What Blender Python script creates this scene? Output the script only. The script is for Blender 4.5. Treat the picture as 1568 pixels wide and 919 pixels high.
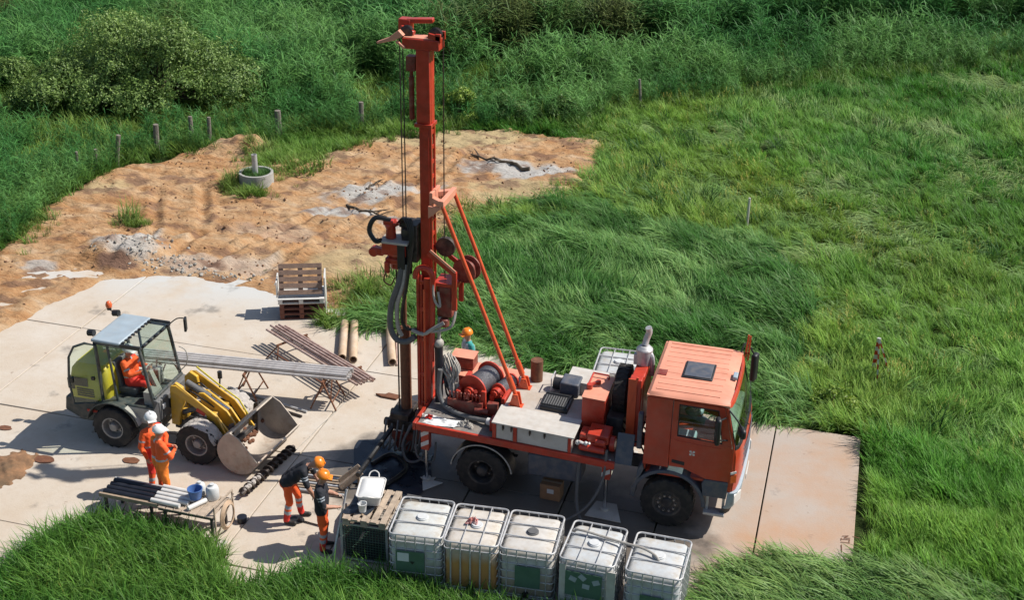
import bpy, bmesh, math, random
import numpy as np
from mathutils import Vector, Matrix, Euler
rad = math.radians
scene = bpy.context.scene
for o in list(bpy.data.objects):
    bpy.data.objects.remove(o)

# ------------------------------------------------------------------ camera
PHOTO_W, PHOTO_H, FOCAL = 1568.0, 919.0, 2000.0
CAM = np.array([6.3456, -22.6906, 15.1813])
YAW, PITCH, ROLL = -0.26207, 0.44763, 0.018895
def _cam_axes():
    f = np.array([math.sin(YAW)*math.cos(PITCH), math.cos(YAW)*math.cos(PITCH), -math.sin(PITCH)])
    r = np.array([math.cos(YAW), -math.sin(YAW), 0.0]); u = np.cross(r, f)
    c, s = math.cos(ROLL), math.sin(ROLL)
    return np.array([c*r+s*u, -s*r+c*u, f])
AX = _cam_axes()
cam_data = bpy.data.cameras.new('camera'); cam = bpy.data.objects.new('camera', cam_data)
scene.collection.objects.link(cam); scene.camera = cam
cam_data.sensor_width = 36.0; cam_data.sensor_fit = 'HORIZONTAL'
cam_data.lens = FOCAL/PHOTO_W*36.0; cam_data.clip_end = 2000.0; cam_data.clip_start = 0.2
cam.matrix_world = Matrix(((AX[0][0], AX[1][0], -AX[2][0], CAM[0]), (AX[0][1], AX[1][1], -AX[2][1], CAM[1]),
                           (AX[0][2], AX[1][2], -AX[2][2], CAM[2]), (0, 0, 0, 1)))
# ------------------------------------------------------------------ light
SUN_AZ, SUN_EL = math.atan2(.403, .915), rad(50)
world = bpy.data.worlds.new('World'); scene.world = world; world.use_nodes = True
wn = world.node_tree.nodes; bg = wn['Background']
sky = wn.new('ShaderNodeTexSky'); sky.sky_type = 'NISHITA'; sky.sun_disc = False
sky.sun_elevation = SUN_EL; sky.sun_rotation = math.pi/2 - SUN_AZ
world.node_tree.links.new(sky.outputs[0], bg.inputs[0]); bg.inputs[1].default_value = 0.08
sun_d = bpy.data.lights.new('sun', 'SUN'); sun_d.energy = 4.6; sun_d.angle = rad(0.5); sun_d.color = (1, .945, .87)
sun = bpy.data.objects.new('sun', sun_d); scene.collection.objects.link(sun)
sv = Vector((math.cos(SUN_EL)*math.cos(SUN_AZ), math.cos(SUN_EL)*math.sin(SUN_AZ), math.sin(SUN_EL)))
sun.rotation_euler = sv.to_track_quat('Z', 'Y').to_euler(); sun.location = (0, 0, 30)
vs = scene.view_settings
vs.view_transform = 'Standard'; vs.look = 'None'; vs.gamma = 1.0; vs.use_curve_mapping = False
vs.exposure = 0.38
scene.render.resolution_x = 1024; scene.render.resolution_y = 601

# ------------------------------------------------------------------ helpers
def ray(p):
    return np.array([(p[0]-PHOTO_W/2)/FOCAL, -(p[1]-PHOTO_H/2)/FOCAL, 1.0]) @ AX
def at_z(x, y, z=0.0):
    d = ray((x, y)); t = (z-CAM[2])/d[2]; return Vector(CAM+t*d)
def at_y(x, y, Y=0.0):
    d = ray((x, y)); t = (Y-CAM[1])/d[1]; return Vector(CAM+t*d)
def project(P):
    d = (np.asarray(P)-CAM) @ AX.T
    return np.c_[PHOTO_W/2+FOCAL*d[:, 0]/d[:, 2], PHOTO_H/2-FOCAL*d[:, 1]/d[:, 2]]
def V(*a): return Vector(a)
col = scene.collection
rng = random.Random(7)

def tag(o, label=None, cat=None, group=None, kind=None):
    if label: o['label'] = label
    if cat: o['category'] = cat
    if group: o['group'] = group
    if kind: o['kind'] = kind
    return o
def thing(name, loc, rz, label, cat, group=None):
    o = bpy.data.objects.new(name, None); col.objects.link(o)
    o.location = loc; o.rotation_euler = (0, 0, rz); o.empty_display_size = .2
    return tag(o, label, cat, group)
def copy_tree(o, parent=None):
    c = o.copy(); col.objects.link(c); c.parent = parent
    for ch in list(o.children): copy_tree(ch, c)
    return c

class MB:
    """collects shapes; build() links them as one mesh object"""
    def __init__(s, warp=None):
        s.v = []; s.f = []; s.m = []; s.T = None; s.warp = warp
    def add(s, vs_, fs, mi=0):
        b = len(s.v)
        for p in vs_:
            p = Vector(p)
            if s.T is not None: p = s.T @ p
            if s.warp: p = s.warp(p)
            s.v.append(p)
        for f in fs:
            s.f.append([b+i for i in f]); s.m.append(mi)
        return s
    def box(s, c, sz, rot=None, mi=0, top=1.0):
        x, y, z = sz[0]/2, sz[1]/2, sz[2]/2
        P = [V(-x, -y, -z), V(x, -y, -z), V(x, y, -z), V(-x, y, -z),
             V(-x*top, -y*top, z), V(x*top, -y*top, z), V(x*top, y*top, z), V(-x*top, y*top, z)]
        if rot is not None:
            M = rot if isinstance(rot, Matrix) else Euler(rot).to_matrix()
            P = [M @ p for p in P]
        c = Vector(c)
        return s.add([p+c for p in P], [(0, 3, 2, 1), (4, 5, 6, 7), (0, 1, 5, 4), (1, 2, 6, 5), (2, 3, 7, 6), (3, 0, 4, 7)], mi)
    def bb(s, x0, x1, y0, y1, z0, z1, mi=0):
        return s.box(((x0+x1)/2, (y0+y1)/2, (z0+z1)/2), (x1-x0, y1-y0, z1-z0), None, mi)
    def bar(s, p0, p1, w, h, mi=0, up=(0, 0, 1)):
        p0 = Vector(p0); p1 = Vector(p1); d = (p1-p0); L = d.length; d.normalize()
        u = Vector(up)
        if abs(d.dot(u)) > .98: u = V(1, 0, 0)
        y = u.cross(d).normalized(); z = d.cross(y)
        M = Matrix((d, y, z)).transposed()
        return s.box((p0+p1)/2, (L, w, h), M, mi)
    def ring(s, c, d, r, n, ph=0):
        d = Vector(d).normalized(); u = V(0, 0, 1) if abs(d.z) < .9 else V(1, 0, 0)
        a = d.cross(u).normalized(); b = d.cross(a)
        return [Vector(c)+a*(r*math.cos(2*math.pi*i/n+ph))+b*(r*math.sin(2*math.pi*i/n+ph)) for i in range(n)]
    def cyl(s, p0, p1, r0, r1=None, n=14, caps=True, mi=0):
        r1 = r0 if r1 is None else r1
        p0 = Vector(p0); p1 = Vector(p1); d = p1-p0
        P = s.ring(p0, d, r0, n)+s.ring(p1, d, r1, n)
        F = [(i, (i+1) % n, n+(i+1) % n, n+i) for i in range(n)]
        if caps: F += [tuple(range(n))[::-1], tuple(range(n, 2*n))]
        return s.add(P, F, mi)
    def pipe(s, p0, p1, r, ri, n=16, mi=0):
        p0 = Vector(p0); p1 = Vector(p1); d = p1-p0
        P = s.ring(p0, d, r, n)+s.ring(p1, d, r, n)+s.ring(p0, d, ri, n)+s.ring(p1, d, ri, n)
        F = []
        for i in range(n):
            j = (i+1) % n
            F += [(i, j, n+j, n+i), (2*n+j, 2*n+i, 3*n+i, 3*n+j), (j, i, 2*n+i, 2*n+j), (n+i, n+j, 3*n+j, 3*n+i)]
        return s.add(P, F, mi)
    def tube(s, pts, r, n=8, mi=0, smooth=0, closed=False):
        pts = [Vector(p) for p in pts]
        if smooth:
            Q = []; m = len(pts)
            for i in range(m if closed else m-1):
                g = (lambda k: pts[k % m]) if closed else (lambda k: pts[max(0, min(m-1, k))])
                a, b, c, d = g(i-1), g(i), g(i+1), g(i+2)
                for k in range(smooth):
                    t = k/smooth
                    Q.append(.5*((2*b)+(c-a)*t+(2*a-5*b+4*c-d)*t*t+(3*b-a-3*c+d)*t**3))
            if not closed: Q.append(pts[-1])
            if isinstance(r, (list, tuple)):
                r = [r[min(len(r)-1, int(k/smooth))]*(1-(k/smooth) % 1)+r[min(len(r)-1, int(k/smooth)+1)]*((k/smooth) % 1) for k in range(len(Q))]
            pts = Q
        N = len(pts); P = []; prev = None
        for i, p in enumerate(pts):
            if closed: d = pts[(i+1) % N]-pts[i-1]
            else: d = pts[min(i+1, N-1)]-pts[max(i-1, 0)]
            if d.length < 1e-7: d = V(0, 0, 1)
            d.normalize()
            if prev is None:
                u = V(0, 0, 1) if abs(d.z) < .9 else V(1, 0, 0)
                a = d.cross(u).normalized()
            else:
                a = prev-d*prev.dot(d)
                a = a.normalized() if a.length > 1e-6 else d.orthogonal().normalized()
            prev = a; b = d.cross(a)
            rr = r[i] if isinstance(r, (list, tuple)) else r
            P += [p+a*(rr*math.cos(2*math.pi*k/n))+b*(rr*math.sin(2*math.pi*k/n)) for k in range(n)]
        F = []
        for i in range(N if closed else N-1):
            for k in range(n):
                i2 = (i+1) % N
                F.append((i*n+k, i*n+(k+1) % n, i2*n+(k+1) % n, i2*n+k))
        if not closed: F += [tuple(range(n))[::-1], tuple(range((N-1)*n, N*n))]
        return s.add(P, F, mi)
    def lathe(s, prof, c=(0, 0, 0), axis=(0, 0, 1), n=24, mi=0, closed=False):
        """prof: (radius, height) along axis; caps the ends unless closed"""
        c = Vector(c); d = Vector(axis).normalized(); P = []; m = len(prof)
        for r, h in prof: P += s.ring(c+d*h, d, max(r, 1e-4), n)
        F = []
        for i in range(m if closed else m-1):
            j2 = (i+1) % m
            for k in range(n):
                F.append((i*n+k, i*n+(k+1) % n, j2*n+(k+1) % n, j2*n+k))
        if not closed: F += [tuple(range(n))[::-1], tuple(range((m-1)*n, m*n))]
        return s.add(P, F, mi)
    def prism(s, poly, axis, a, b, mi=0):
        """poly of 2D points in the plane normal to axis ('x': (y,z), 'y': (x,z), 'z': (x,y))"""
        n = len(poly)
        def pt(p, t): return {'x': V(t, p[0], p[1]), 'y': V(p[0], t, p[1]), 'z': V(p[0], p[1], t)}[axis]
        P = [pt(p, a) for p in poly]+[pt(p, b) for p in poly]
        F = [tuple(range(n))[::-1], tuple(range(n, 2*n))]+[(i, (i+1) % n, n+(i+1) % n, n+i) for i in range(n)]
        return s.add(P, F, mi)
    def frame(s, outer, inner, off, mi=0):
        """ring between two 3D polygons of equal count, extruded by vector off"""
        n = len(outer); o = Vector(off)
        A = [Vector(p) for p in outer]; B = [Vector(p) for p in inner]
        P = A+B+[p+o for p in A]+[p+o for p in B]; F = []
        for i in range(n):
            j = (i+1) % n
            F += [(i, j, n+j, n+i), (2*n+j, 2*n+i, 3*n+i, 3*n+j), (j, i, 2*n+i, 2*n+j), (n+i, n+j, 3*n+j, 3*n+i)]
        return s.add(P, F, mi)
    def panel(s, poly, off, mi=0):
        n = len(poly); o = Vector(off); P = [Vector(p) for p in poly]; P = P+[p+o for p in P]
        return s.add(P, [tuple(range(n))[::-1], tuple(range(n, 2*n))]+[(i, (i+1) % n, n+(i+1) % n, n+i) for i in range(n)], mi)
    def ball(s, c, r, n=12, mi=0, rot=None):
        r = (r, r, r) if not isinstance(r, (tuple, list)) else r
        P = [V(0, 0, -r[2])]; m = max(4, n//2)
        for i in range(1, m):
            t = math.pi*i/m-math.pi/2
            P += [V(r[0]*math.cos(t)*math.cos(2*math.pi*k/n), r[1]*math.cos(t)*math.sin(2*math.pi*k/n), r[2]*math.sin(t)) for k in range(n)]
        P.append(V(0, 0, r[2]))
        if rot is not None:
            M = Euler(rot).to_matrix(); P = [M @ p for p in P]
        F = []
        for k in range(n):
            F.append((0, 1+(k+1) % n, 1+k))
            for i in range(m-2): F.append((1+i*n+k, 1+i*n+(k+1) % n, 1+(i+1)*n+(k+1) % n, 1+(i+1)*n+k))
            F.append((1+(m-2)*n+k, 1+(m-2)*n+(k+1) % n, len(P)-1))
        c = Vector(c)
        return s.add([p+c for p in P], F, mi)
    def mesh(s, name, mats):
        me = bpy.data.meshes.new(name)
        me.from_pydata([tuple(p) for p in s.v], [], s.f)
        mats = mats if isinstance(mats, (list, tuple)) else [mats]
        for m in mats: me.materials.append(m)
        if len(mats) > 1: me.polygons.foreach_set('material_index', s.m)
        bm = bmesh.new(); bm.from_mesh(me); bmesh.ops.recalc_face_normals(bm, faces=bm.faces); bm.to_mesh(me); bm.free()
        me.polygons.foreach_set('use_smooth', [True]*len(me.polygons))
        me.set_sharp_from_angle(angle=rad(38))
        return me
    def build(s, name, mats, parent=None, bevel=0.0, label=None):
        o = bpy.data.objects.new(name, s.mesh(name, mats)); col.objects.link(o)
        o.parent = parent
        if bevel:
            b = o.modifiers.new('bevel', 'BEVEL'); b.width = bevel; b.segments = 2; b.limit_method = 'ANGLE'; b.angle_limit = rad(40)
            b.harden_normals = False
        if label: o['label'] = label
        return o

# ------------------------------------------------------------------ materials
def mat(name, c, rough=.5, metal=0., var=.18, scale=4., c2=None, c2amt=.5, c2scale=1.5, bump=0., bscale=30., coat=0., spec=.5, trans=0., c2edge=.12, dust=0., alpha=1., detail=6):
    c = tuple(v*.84 for v in c); c2 = tuple(v*.84 for v in c2) if c2 else None
    m = bpy.data.materials.new(name); m.use_nodes = True; nt = m.node_tree; N = nt.nodes; L = nt.links
    p = N['Principled BSDF']; p.inputs['Roughness'].default_value = rough; p.inputs['Metallic'].default_value = metal
    p.inputs['Specular IOR Level'].default_value = spec
    if coat: p.inputs['Coat Weight'].default_value = coat; p.inputs['Coat Roughness'].default_value = .15
    if trans: p.inputs['Transmission Weight'].default_value = trans
    if alpha < 1: p.inputs['Alpha'].default_value = alpha
    tc = N.new('ShaderNodeTexCoord')
    n1 = N.new('ShaderNodeTexNoise'); n1.inputs['Scale'].default_value = scale; n1.inputs['Detail'].default_value = detail
    n1.inputs['Roughness'].default_value = .65
    L.new(tc.outputs['Object'], n1.inputs['Vector'])
    mr = N.new('ShaderNodeMapRange'); mr.inputs[1].default_value = .3; mr.inputs[2].default_value = .7
    mr.inputs[3].default_value = 1-var; mr.inputs[4].default_value = 1+var; L.new(n1.outputs[0], mr.inputs[0])
    base = N.new('ShaderNodeMix'); base.data_type = 'RGBA'; base.blend_type = 'MULTIPLY'; base.inputs[0].default_value = 1
    base.inputs[6].default_value = (*c, 1); L.new(mr.outputs[0], base.inputs[7])
    out = base.outputs[2]
    if c2 is not None:
        n2 = N.new('ShaderNodeTexNoise'); n2.inputs['Scale'].default_value = c2scale; n2.inputs['Detail'].default_value = 8; n2.inputs['Roughness'].default_value = .7
        L.new(tc.outputs['Object'], n2.inputs['Vector'])
        r2 = N.new('ShaderNodeMapRange'); t = 1-c2amt
        r2.inputs[1].default_value = .25+.5*t-c2edge; r2.inputs[2].default_value = .25+.5*t+c2edge; L.new(n2.outputs[0], r2.inputs[0])
        mx = N.new('ShaderNodeMix'); mx.data_type = 'RGBA'; mx.inputs[7].default_value = (*c2, 1)
        L.new(r2.outputs[0], mx.inputs[0]); L.new(out, mx.inputs[6]); out = mx.outputs[2]
    if dust:
        g = N.new('ShaderNodeNewGeometry'); sp = N.new('ShaderNodeTexNoise'); sp.inputs['Scale'].default_value = 7; sp.inputs['Detail'].default_value = 8
        L.new(tc.outputs['Object'], sp.inputs['Vector'])
        rr = N.new('ShaderNodeMapRange'); rr.inputs[1].default_value = .42; rr.inputs[2].default_value = .75; rr.inputs[4].default_value = dust
        L.new(sp.outputs[0], rr.inputs[0])
        md = N.new('ShaderNodeMix'); md.data_type = 'RGBA'; md.inputs[7].default_value = (.34, .27, .2, 1)
        L.new(rr.outputs[0], md.inputs[0]); L.new(out, md.inputs[6]); out = md.outputs[2]
    L.new(out, p.inputs['Base Color'])
    rr2 = N.new('ShaderNodeMapRange'); rr2.inputs[1].default_value = .3; rr2.inputs[2].default_value = .7
    rr2.inputs[3].default_value = max(.02, rough-.1); rr2.inputs[4].default_value = min(1, rough+.1)
    L.new(n1.outputs[0], rr2.inputs[0]); L.new(rr2.outputs[0], p.inputs['Roughness'])
    if bump:
        nb = N.new('ShaderNodeTexNoise'); nb.inputs['Scale'].default_value = bscale; nb.inputs['Detail'].default_value = 5
        L.new(tc.outputs['Object'], nb.inputs['Vector'])
        b = N.new('ShaderNodeBump'); b.inputs['Strength'].default_value = bump; b.inputs['Distance'].default_value = .02
        L.new(nb.outputs[0], b.inputs['Height']); L.new(b.outputs[0], p.inputs['Normal'])
    return m
M = {}
M['red'] = mat('truck_red_paint', (.52, .042, .019), .36, var=.18, scale=3, coat=.1, dust=.12, c2=(.30, .035, .02), c2amt=.2, c2scale=2.6)
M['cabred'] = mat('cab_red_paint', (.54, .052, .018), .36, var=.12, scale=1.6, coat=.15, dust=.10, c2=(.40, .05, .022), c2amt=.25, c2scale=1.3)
M['roofred'] = mat('cab_roof_sun_bleached_paint', (.82, .345, .225), .5, var=.10, scale=2, coat=.05, c2=(.60, .22, .13), c2amt=.2, c2scale=1.8, dust=.12)  # faded red made paler, sunlight on upward faces painted into the tone
M['mastred'] = mat('mast_red_paint', (.54, .046, .022), .40, var=.18, scale=5, coat=.08, dust=.06, c2=(.30, .03, .018), c2amt=.22, c2scale=2.2)
M['orange'] = mat('orange_paint', (.72, .10, .03), .4, var=.1, scale=5, coat=.1)
M['rubber'] = mat('tyre_rubber', (.020, .020, .021), .8, var=.2, scale=9, dust=.10, bump=.3, bscale=60)
M['black'] = mat('black_plastic', (.018, .018, .02), .5, var=.2, scale=8)
M['chassis'] = mat('dark_chassis_steel', (.035, .035, .04), .6, var=.3, scale=6, dust=.3)
M['bluegrey'] = mat('blue_grey_plastic', (.075, .09, .12), .55, var=.15, scale=4, dust=.25)
M['rim'] = mat('rim_grey_steel', (.30, .295, .29), .5, metal=.2, var=.2, scale=10, dust=.4)
M['steel'] = mat('bare_steel', (.45, .45, .46), .35, metal=.8, var=.2, scale=10)
M['galv'] = mat('galvanised_steel', (.56, .56, .56), .45, metal=.3, var=.18, scale=14)
M['chrome'] = mat('bright_rod', (.75, .75, .76), .18, metal=1., var=.05)
M['whitepaint'] = mat('white_paint', (.72, .71, .68), .5, var=.1, scale=4, dust=.2)
M['boxwhite'] = mat('off_white_box_paint', (.60, .57, .52), .5, var=.1, scale=3, dust=.35)
M['deck'] = mat('deck_grey_plate', (.20, .19, .18), .65, var=.3, scale=6, dust=.6, bump=.3, bscale=80)
M['deckpale'] = mat('pale_platform_plate', (.55, .50, .44), .62, var=.15, scale=3, dust=.45, c2=(.40, .30, .22), c2amt=.25)
M['hose'] = mat('grey_hose', (.13, .13, .13), .6, var=.2, scale=20)
M['hosepale'] = mat('pale_hose', (.42, .40, .36), .6, var=.2, scale=20, dust=.3)
M['hoseblack'] = mat('black_hose', (.012, .012, .013), .42, var=.2, scale=20)
M['rope'] = mat('steel_rope', (.33, .33, .34), .45, metal=.6, var=.3, scale=60, bump=.6, bscale=90)
M['darkred'] = mat('greasy_dark_red', (.22, .03, .02), .5, var=.4, scale=9, dust=.3)
M['grease'] = mat('greasy_dark_metal', (.05, .04, .038), .5, metal=.4, var=.5, scale=12, dust=.3)
M['muddy'] = mat('drying_mud', (.48, .44, .40), .85, var=.2, scale=9, bump=.5, bscale=40)
M['yellow'] = mat('loader_yellow', (.72, .42, .035), .45, var=.12, scale=4, coat=.15, dust=.3)
M['limeyel'] = mat('loader_lime_yellow', (.56, .47, .025), .38, var=.1, scale=3, coat=.3, dust=.1)
M['lgrey'] = mat('loader_dark_grey', (.045, .06, .062), .5, var=.2, scale=5, dust=.3)
M['roofgrey'] = mat('loader_roof_grey', (.36, .44, .50), .5, var=.1, scale=3, dust=.15)
M['bucket'] = mat('bucket_worn_steel', (.50, .43, .355), .65, metal=.1, var=.2, scale=3, c2=(.30, .18, .11), c2amt=.25, c2scale=2.5, bump=.2)
M['wood'] = mat('weathered_wood', (.36, .27, .19), .8, var=.25, scale=8, bump=.4, bscale=40)
M['palewood'] = mat('pale_wood', (.44, .35, .265), .8, var=.3, scale=8, bump=.3, bscale=40)
M['redwood'] = mat('red_brown_pallet_wood', (.20, .075, .05), .8, var=.3, scale=8, bump=.4, bscale=40)
M['brownwood'] = mat('brown_pallet_wood', (.27, .18, .135), .8, var=.25, scale=6, bump=.4, bscale=40)
M['clay'] = mat('clay_casing', (.52, .36, .23), .7, var=.15, scale=5, c2=(.62, .50, .38), c2amt=.4)
M['rust'] = mat('rusty_steel', (.20, .085, .045), .75, metal=.2, var=.35, scale=12)
M['rodpink'] = mat('scaled_rod_steel', (.52, .38, .33), .55, metal=.1, var=.25, scale=12, c2=(.22, .10, .07), c2amt=.3, c2scale=4)
M['darkpipe'] = mat('dark_core_tube', (.016, .018, .026), .4, var=.2, scale=6)
M['hdpe'] = mat('milky_plastic_tank', (.66, .68, .68), .42, var=.06, scale=3, dust=.12)
M['plate'] = mat('green_label_plate', (.09, .17, .12), .45, var=.12, scale=6)
M['paper'] = mat('white_paper', (.75, .76, .75), .7, var=.05)
M['card'] = mat('cardboard', (.38, .21, .11), .85, var=.12, scale=6)
M['blue'] = mat('blue_plastic', (.08, .17, .42), .4, var=.08)
M['tarp'] = mat('wet_dark_tarpaulin', (.018, .024, .036), .32, var=.3, scale=3, bump=.2, bscale=14)  # dark blue tone carries the truck's shadow as well as the wet sheet
M['concrete_ring'] = mat('ring_concrete', (.40, .39, .36), .85, var=.2, scale=6, bump=.3)
M['skin'] = mat('skin', (.52, .27, .18), .55, var=.08)
M['hivis'] = mat('hi_vis_orange_cloth', (.95, .13, .025), .8, var=.1, scale=9, bump=.25, bscale=18)
M['hivis2'] = mat('hi_vis_orange_yellow_cloth', (1.0, .26, .03), .8, var=.1, scale=9, bump=.25, bscale=18)
M['hivisred'] = mat('hi_vis_red_cloth', (.80, .045, .03), .8, var=.1, scale=9)
M['navy'] = mat('black_navy_cloth', (.016, .018, .026), .85, var=.2, scale=9, bump=.25, bscale=18)
M['reflect'] = mat('silver_reflective_band', (.42, .46, .50), .4, var=.1)
M['teal'] = mat('teal_cloth', (.05, .34, .32), .8, var=.1)
M['boot'] = mat('black_boot', (.02, .018, .016), .6, var=.2)
M['glove'] = mat('pale_work_glove', (.55, .47, .38), .85, var=.15)
M['helmo'] = mat('orange_helmet_shell', (.95, .27, .02), .35, var=.04, coat=.3)
M['helmw'] = mat('white_helmet_shell', (.80, .80, .79), .35, var=.03, coat=.3)
M['bark'] = mat('bark', (.10, .075, .05), .9, var=.3, scale=8, bump=.5)
M['post'] = mat('grey_weathered_post', (.21, .185, .155), .9, var=.35, scale=9, bump=.6, bscale=25)
M['redsign'] = mat('red_board_paint', (.62, .05, .03), .5, var=.1)
M['lamp'] = mat('lamp_glass', (.75, .72, .68), .15, var=.05, coat=.4)
M['amber'] = mat('amber_lens', (.75, .13, .03), .25, var=.05, coat=.4)
M['lampred'] = mat('red_lens', (.4, .02, .02), .25, var=.05)
def glass(name, tint, rough=.03):
    m = bpy.data.materials.new(name); m.use_nodes = True; nt = m.node_tree; N = nt.nodes; L = nt.links
    N.remove(N['Principled BSDF']); o = N['Material Output']
    t = N.new('ShaderNodeBsdfTransparent'); t.inputs[0].default_value = (*tint, 1)
    g = N.new('ShaderNodeBsdfGlossy'); g.inputs['Roughness'].default_value = rough
    f = N.new('ShaderNodeLayerWeight'); pw = N.new('ShaderNodeMath'); pw.operation = 'POWER'; pw.inputs[1].default_value = 4.5; L.new(f.outputs['Facing'], pw.inputs[0])
    mm = N.new('ShaderNodeMath'); mm.operation = 'MULTIPLY_ADD'; mm.inputs[1].default_value = .9; mm.inputs[2].default_value = .035
    L.new(pw.outputs[0], mm.inputs[0])
    x = N.new('ShaderNodeMixShader'); L.new(mm.outputs[0], x.inputs[0]); L.new(t.outputs[0], x.inputs[1]); L.new(g.outputs[0], x.inputs[2])
    L.new(x.outputs[0], o.inputs[0]); return m
M['screen'] = glass('windscreen_glass', (.84, .96, .90))
M['doorglass'] = glass('pale_green_door_glass', (.90, .97, .93))
M['glass'] = glass('green_tinted_glass', (.50, .72, .62))
M['clear'] = glass('clear_cab_glass', (.90, .95, .93))

# ------------------------------------------------------------------ noise and polygons (numpy)
_tabs = {}
def vnoise(x, y, scale, seed=0):
    if seed not in _tabs: _tabs[seed] = np.random.RandomState(seed+11).rand(256, 256)
    t = _tabs[seed]; x = np.asarray(x)*scale; y = np.asarray(y)*scale
    xi = np.floor(x).astype(int); yi = np.floor(y).astype(int); fx = x-xi; fy = y-yi
    fx = fx*fx*(3-2*fx); fy = fy*fy*(3-2*fy)
    a = t[xi & 255, yi & 255]; b = t[(xi+1) & 255, yi & 255]; c = t[xi & 255, (yi+1) & 255]; d = t[(xi+1) & 255, (yi+1) & 255]
    return (a*(1-fx)+b*fx)*(1-fy)+(c*(1-fx)+d*fx)*fy
def fbm(x, y, scale, seed=0, octs=4):
    s = 0; a = 1; tot = 0
    for i in range(octs):
        s = s+a*vnoise(x, y, scale*2**i, seed+i*7); tot += a; a *= .5
    return s/tot
def inside(P, x, y):
    r = np.zeros(np.shape(x), bool); n = len(P)
    for i in range(n):
        x0, y0 = P[i][0], P[i][1]; x1, y1 = P[(i+1) % n][0], P[(i+1) % n][1]
        if y0 == y1: continue
        c = ((y0 > y) != (y1 > y)) & (x < (x1-x0)*(y-y0)/(y1-y0)+x0); r ^= c
    return r
def sdist(P, x, y):
    """positive inside"""
    d = np.full(np.shape(x), 1e9); n = len(P)
    for i in range(n):
        x0, y0 = P[i][0], P[i][1]; x1, y1 = P[(i+1) % n][0], P[(i+1) % n][1]
        dx, dy = x1-x0, y1-y0; t = np.clip(((x-x0)*dx+(y-y0)*dy)/(dx*dx+dy*dy+1e-9), 0, 1)
        d = np.minimum(d, np.hypot(x-x0-t*dx, y-y0-t*dy))
    return np.where(inside(P, x, y), d, -d)
def sstep(a, b, x):
    t = np.clip((x-a)/(b-a), 0, 1); return t*t*(3-2*t)
def gp(*pts): return [tuple(at_z(*p)[:2]) for p in pts]

# visible outline of the concrete and of the bare earth, on the ground
PAD = [(5.1, -2.75), (5.7, -2.0), (6.5, -1.6), (7.46, -1.6), (7.46, 3.35), (5.5, 3.45), (3.2, 3.9), (1.0, 4.36), (-.32, 4.47), (-2.6, 4.9), (-4.4, 5.15), (-5.4, 5.0), (-6.0, 5.3), (-6.6, 6.2), (-8.2, 6.6), (-11.2, 6.7),
       (-13.1, 5.8), (-13.8, 2.3), (-14.6, -2), (-15, -9), (-8.2, -9), (-7.7, -5.6), (-7.2, -4.5), (-6.6, -4.24), (-4.35, -4.28), (-3.85, -4.9), (-3.5, -5.5), (-2.9, -5.3), (-2.3, -4.6), (4.7, -4.65), (4.85, -3.4)]
DIRT = [(-13.77, 2.0), (-16, -4), (-18, -4), (-17.2, 2), (-16.3, 5.9), (-16.9, 9), (-17.2, 11), (-17.0, 12.8), (-15.1, 16.5), (-13.9, 17.6), (-12.9, 15.6), (-11.3, 16.2), (-9.7, 19.8), (-6.0, 21.6), (-2.45, 21.4),
        (-1.9, 18.5), (-2.4, 15.8), (-3.6, 15.0), (-4.4, 13.4), (-4.9, 10.5), (-5.7, 8.4), (-5.2, 6.4), (-6.0, 5.0), (-6.2, 4), (-8, 4), (-12, 4.5)]

# ------------------------------------------------------------------ setting: ground
def ground_material():
    m = bpy.data.materials.new('meadow_soil'); m.use_nodes = True; N = m.node_tree.nodes; L = m.node_tree.links; p = N['Principled BSDF']
    p.inputs['Roughness'].default_value = .95; p.inputs['Specular IOR Level'].default_value = .1
    g = N.new('ShaderNodeNewGeometry'); n = N.new('ShaderNodeTexNoise'); n.inputs['Scale'].default_value = 1.3; n.inputs['Detail'].default_value = 9
    L.new(g.outputs['Position'], n.inputs['Vector'])
    r = N.new('ShaderNodeValToRGB'); e = r.color_ramp.elements; e[0].position = .3; e[0].color = (.018, .03, .008, 1); e[1].position = .75; e[1].color = (.05, .075, .02, 1)
    L.new(n.outputs[0], r.inputs[0]); L.new(r.outputs[0], p.inputs['Base Color'])
    return m
mb = MB(); S = 260
mb.add([(-S, -S, -.10), (S, -S, -.10), (S, S, -.10), (-S, S, -.10)], [(0, 1, 2, 3)])
ground = mb.build('ground', ground_material()); tag(ground, 'dark soil under the meadow and reeds', 'ground', kind='structure')

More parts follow.
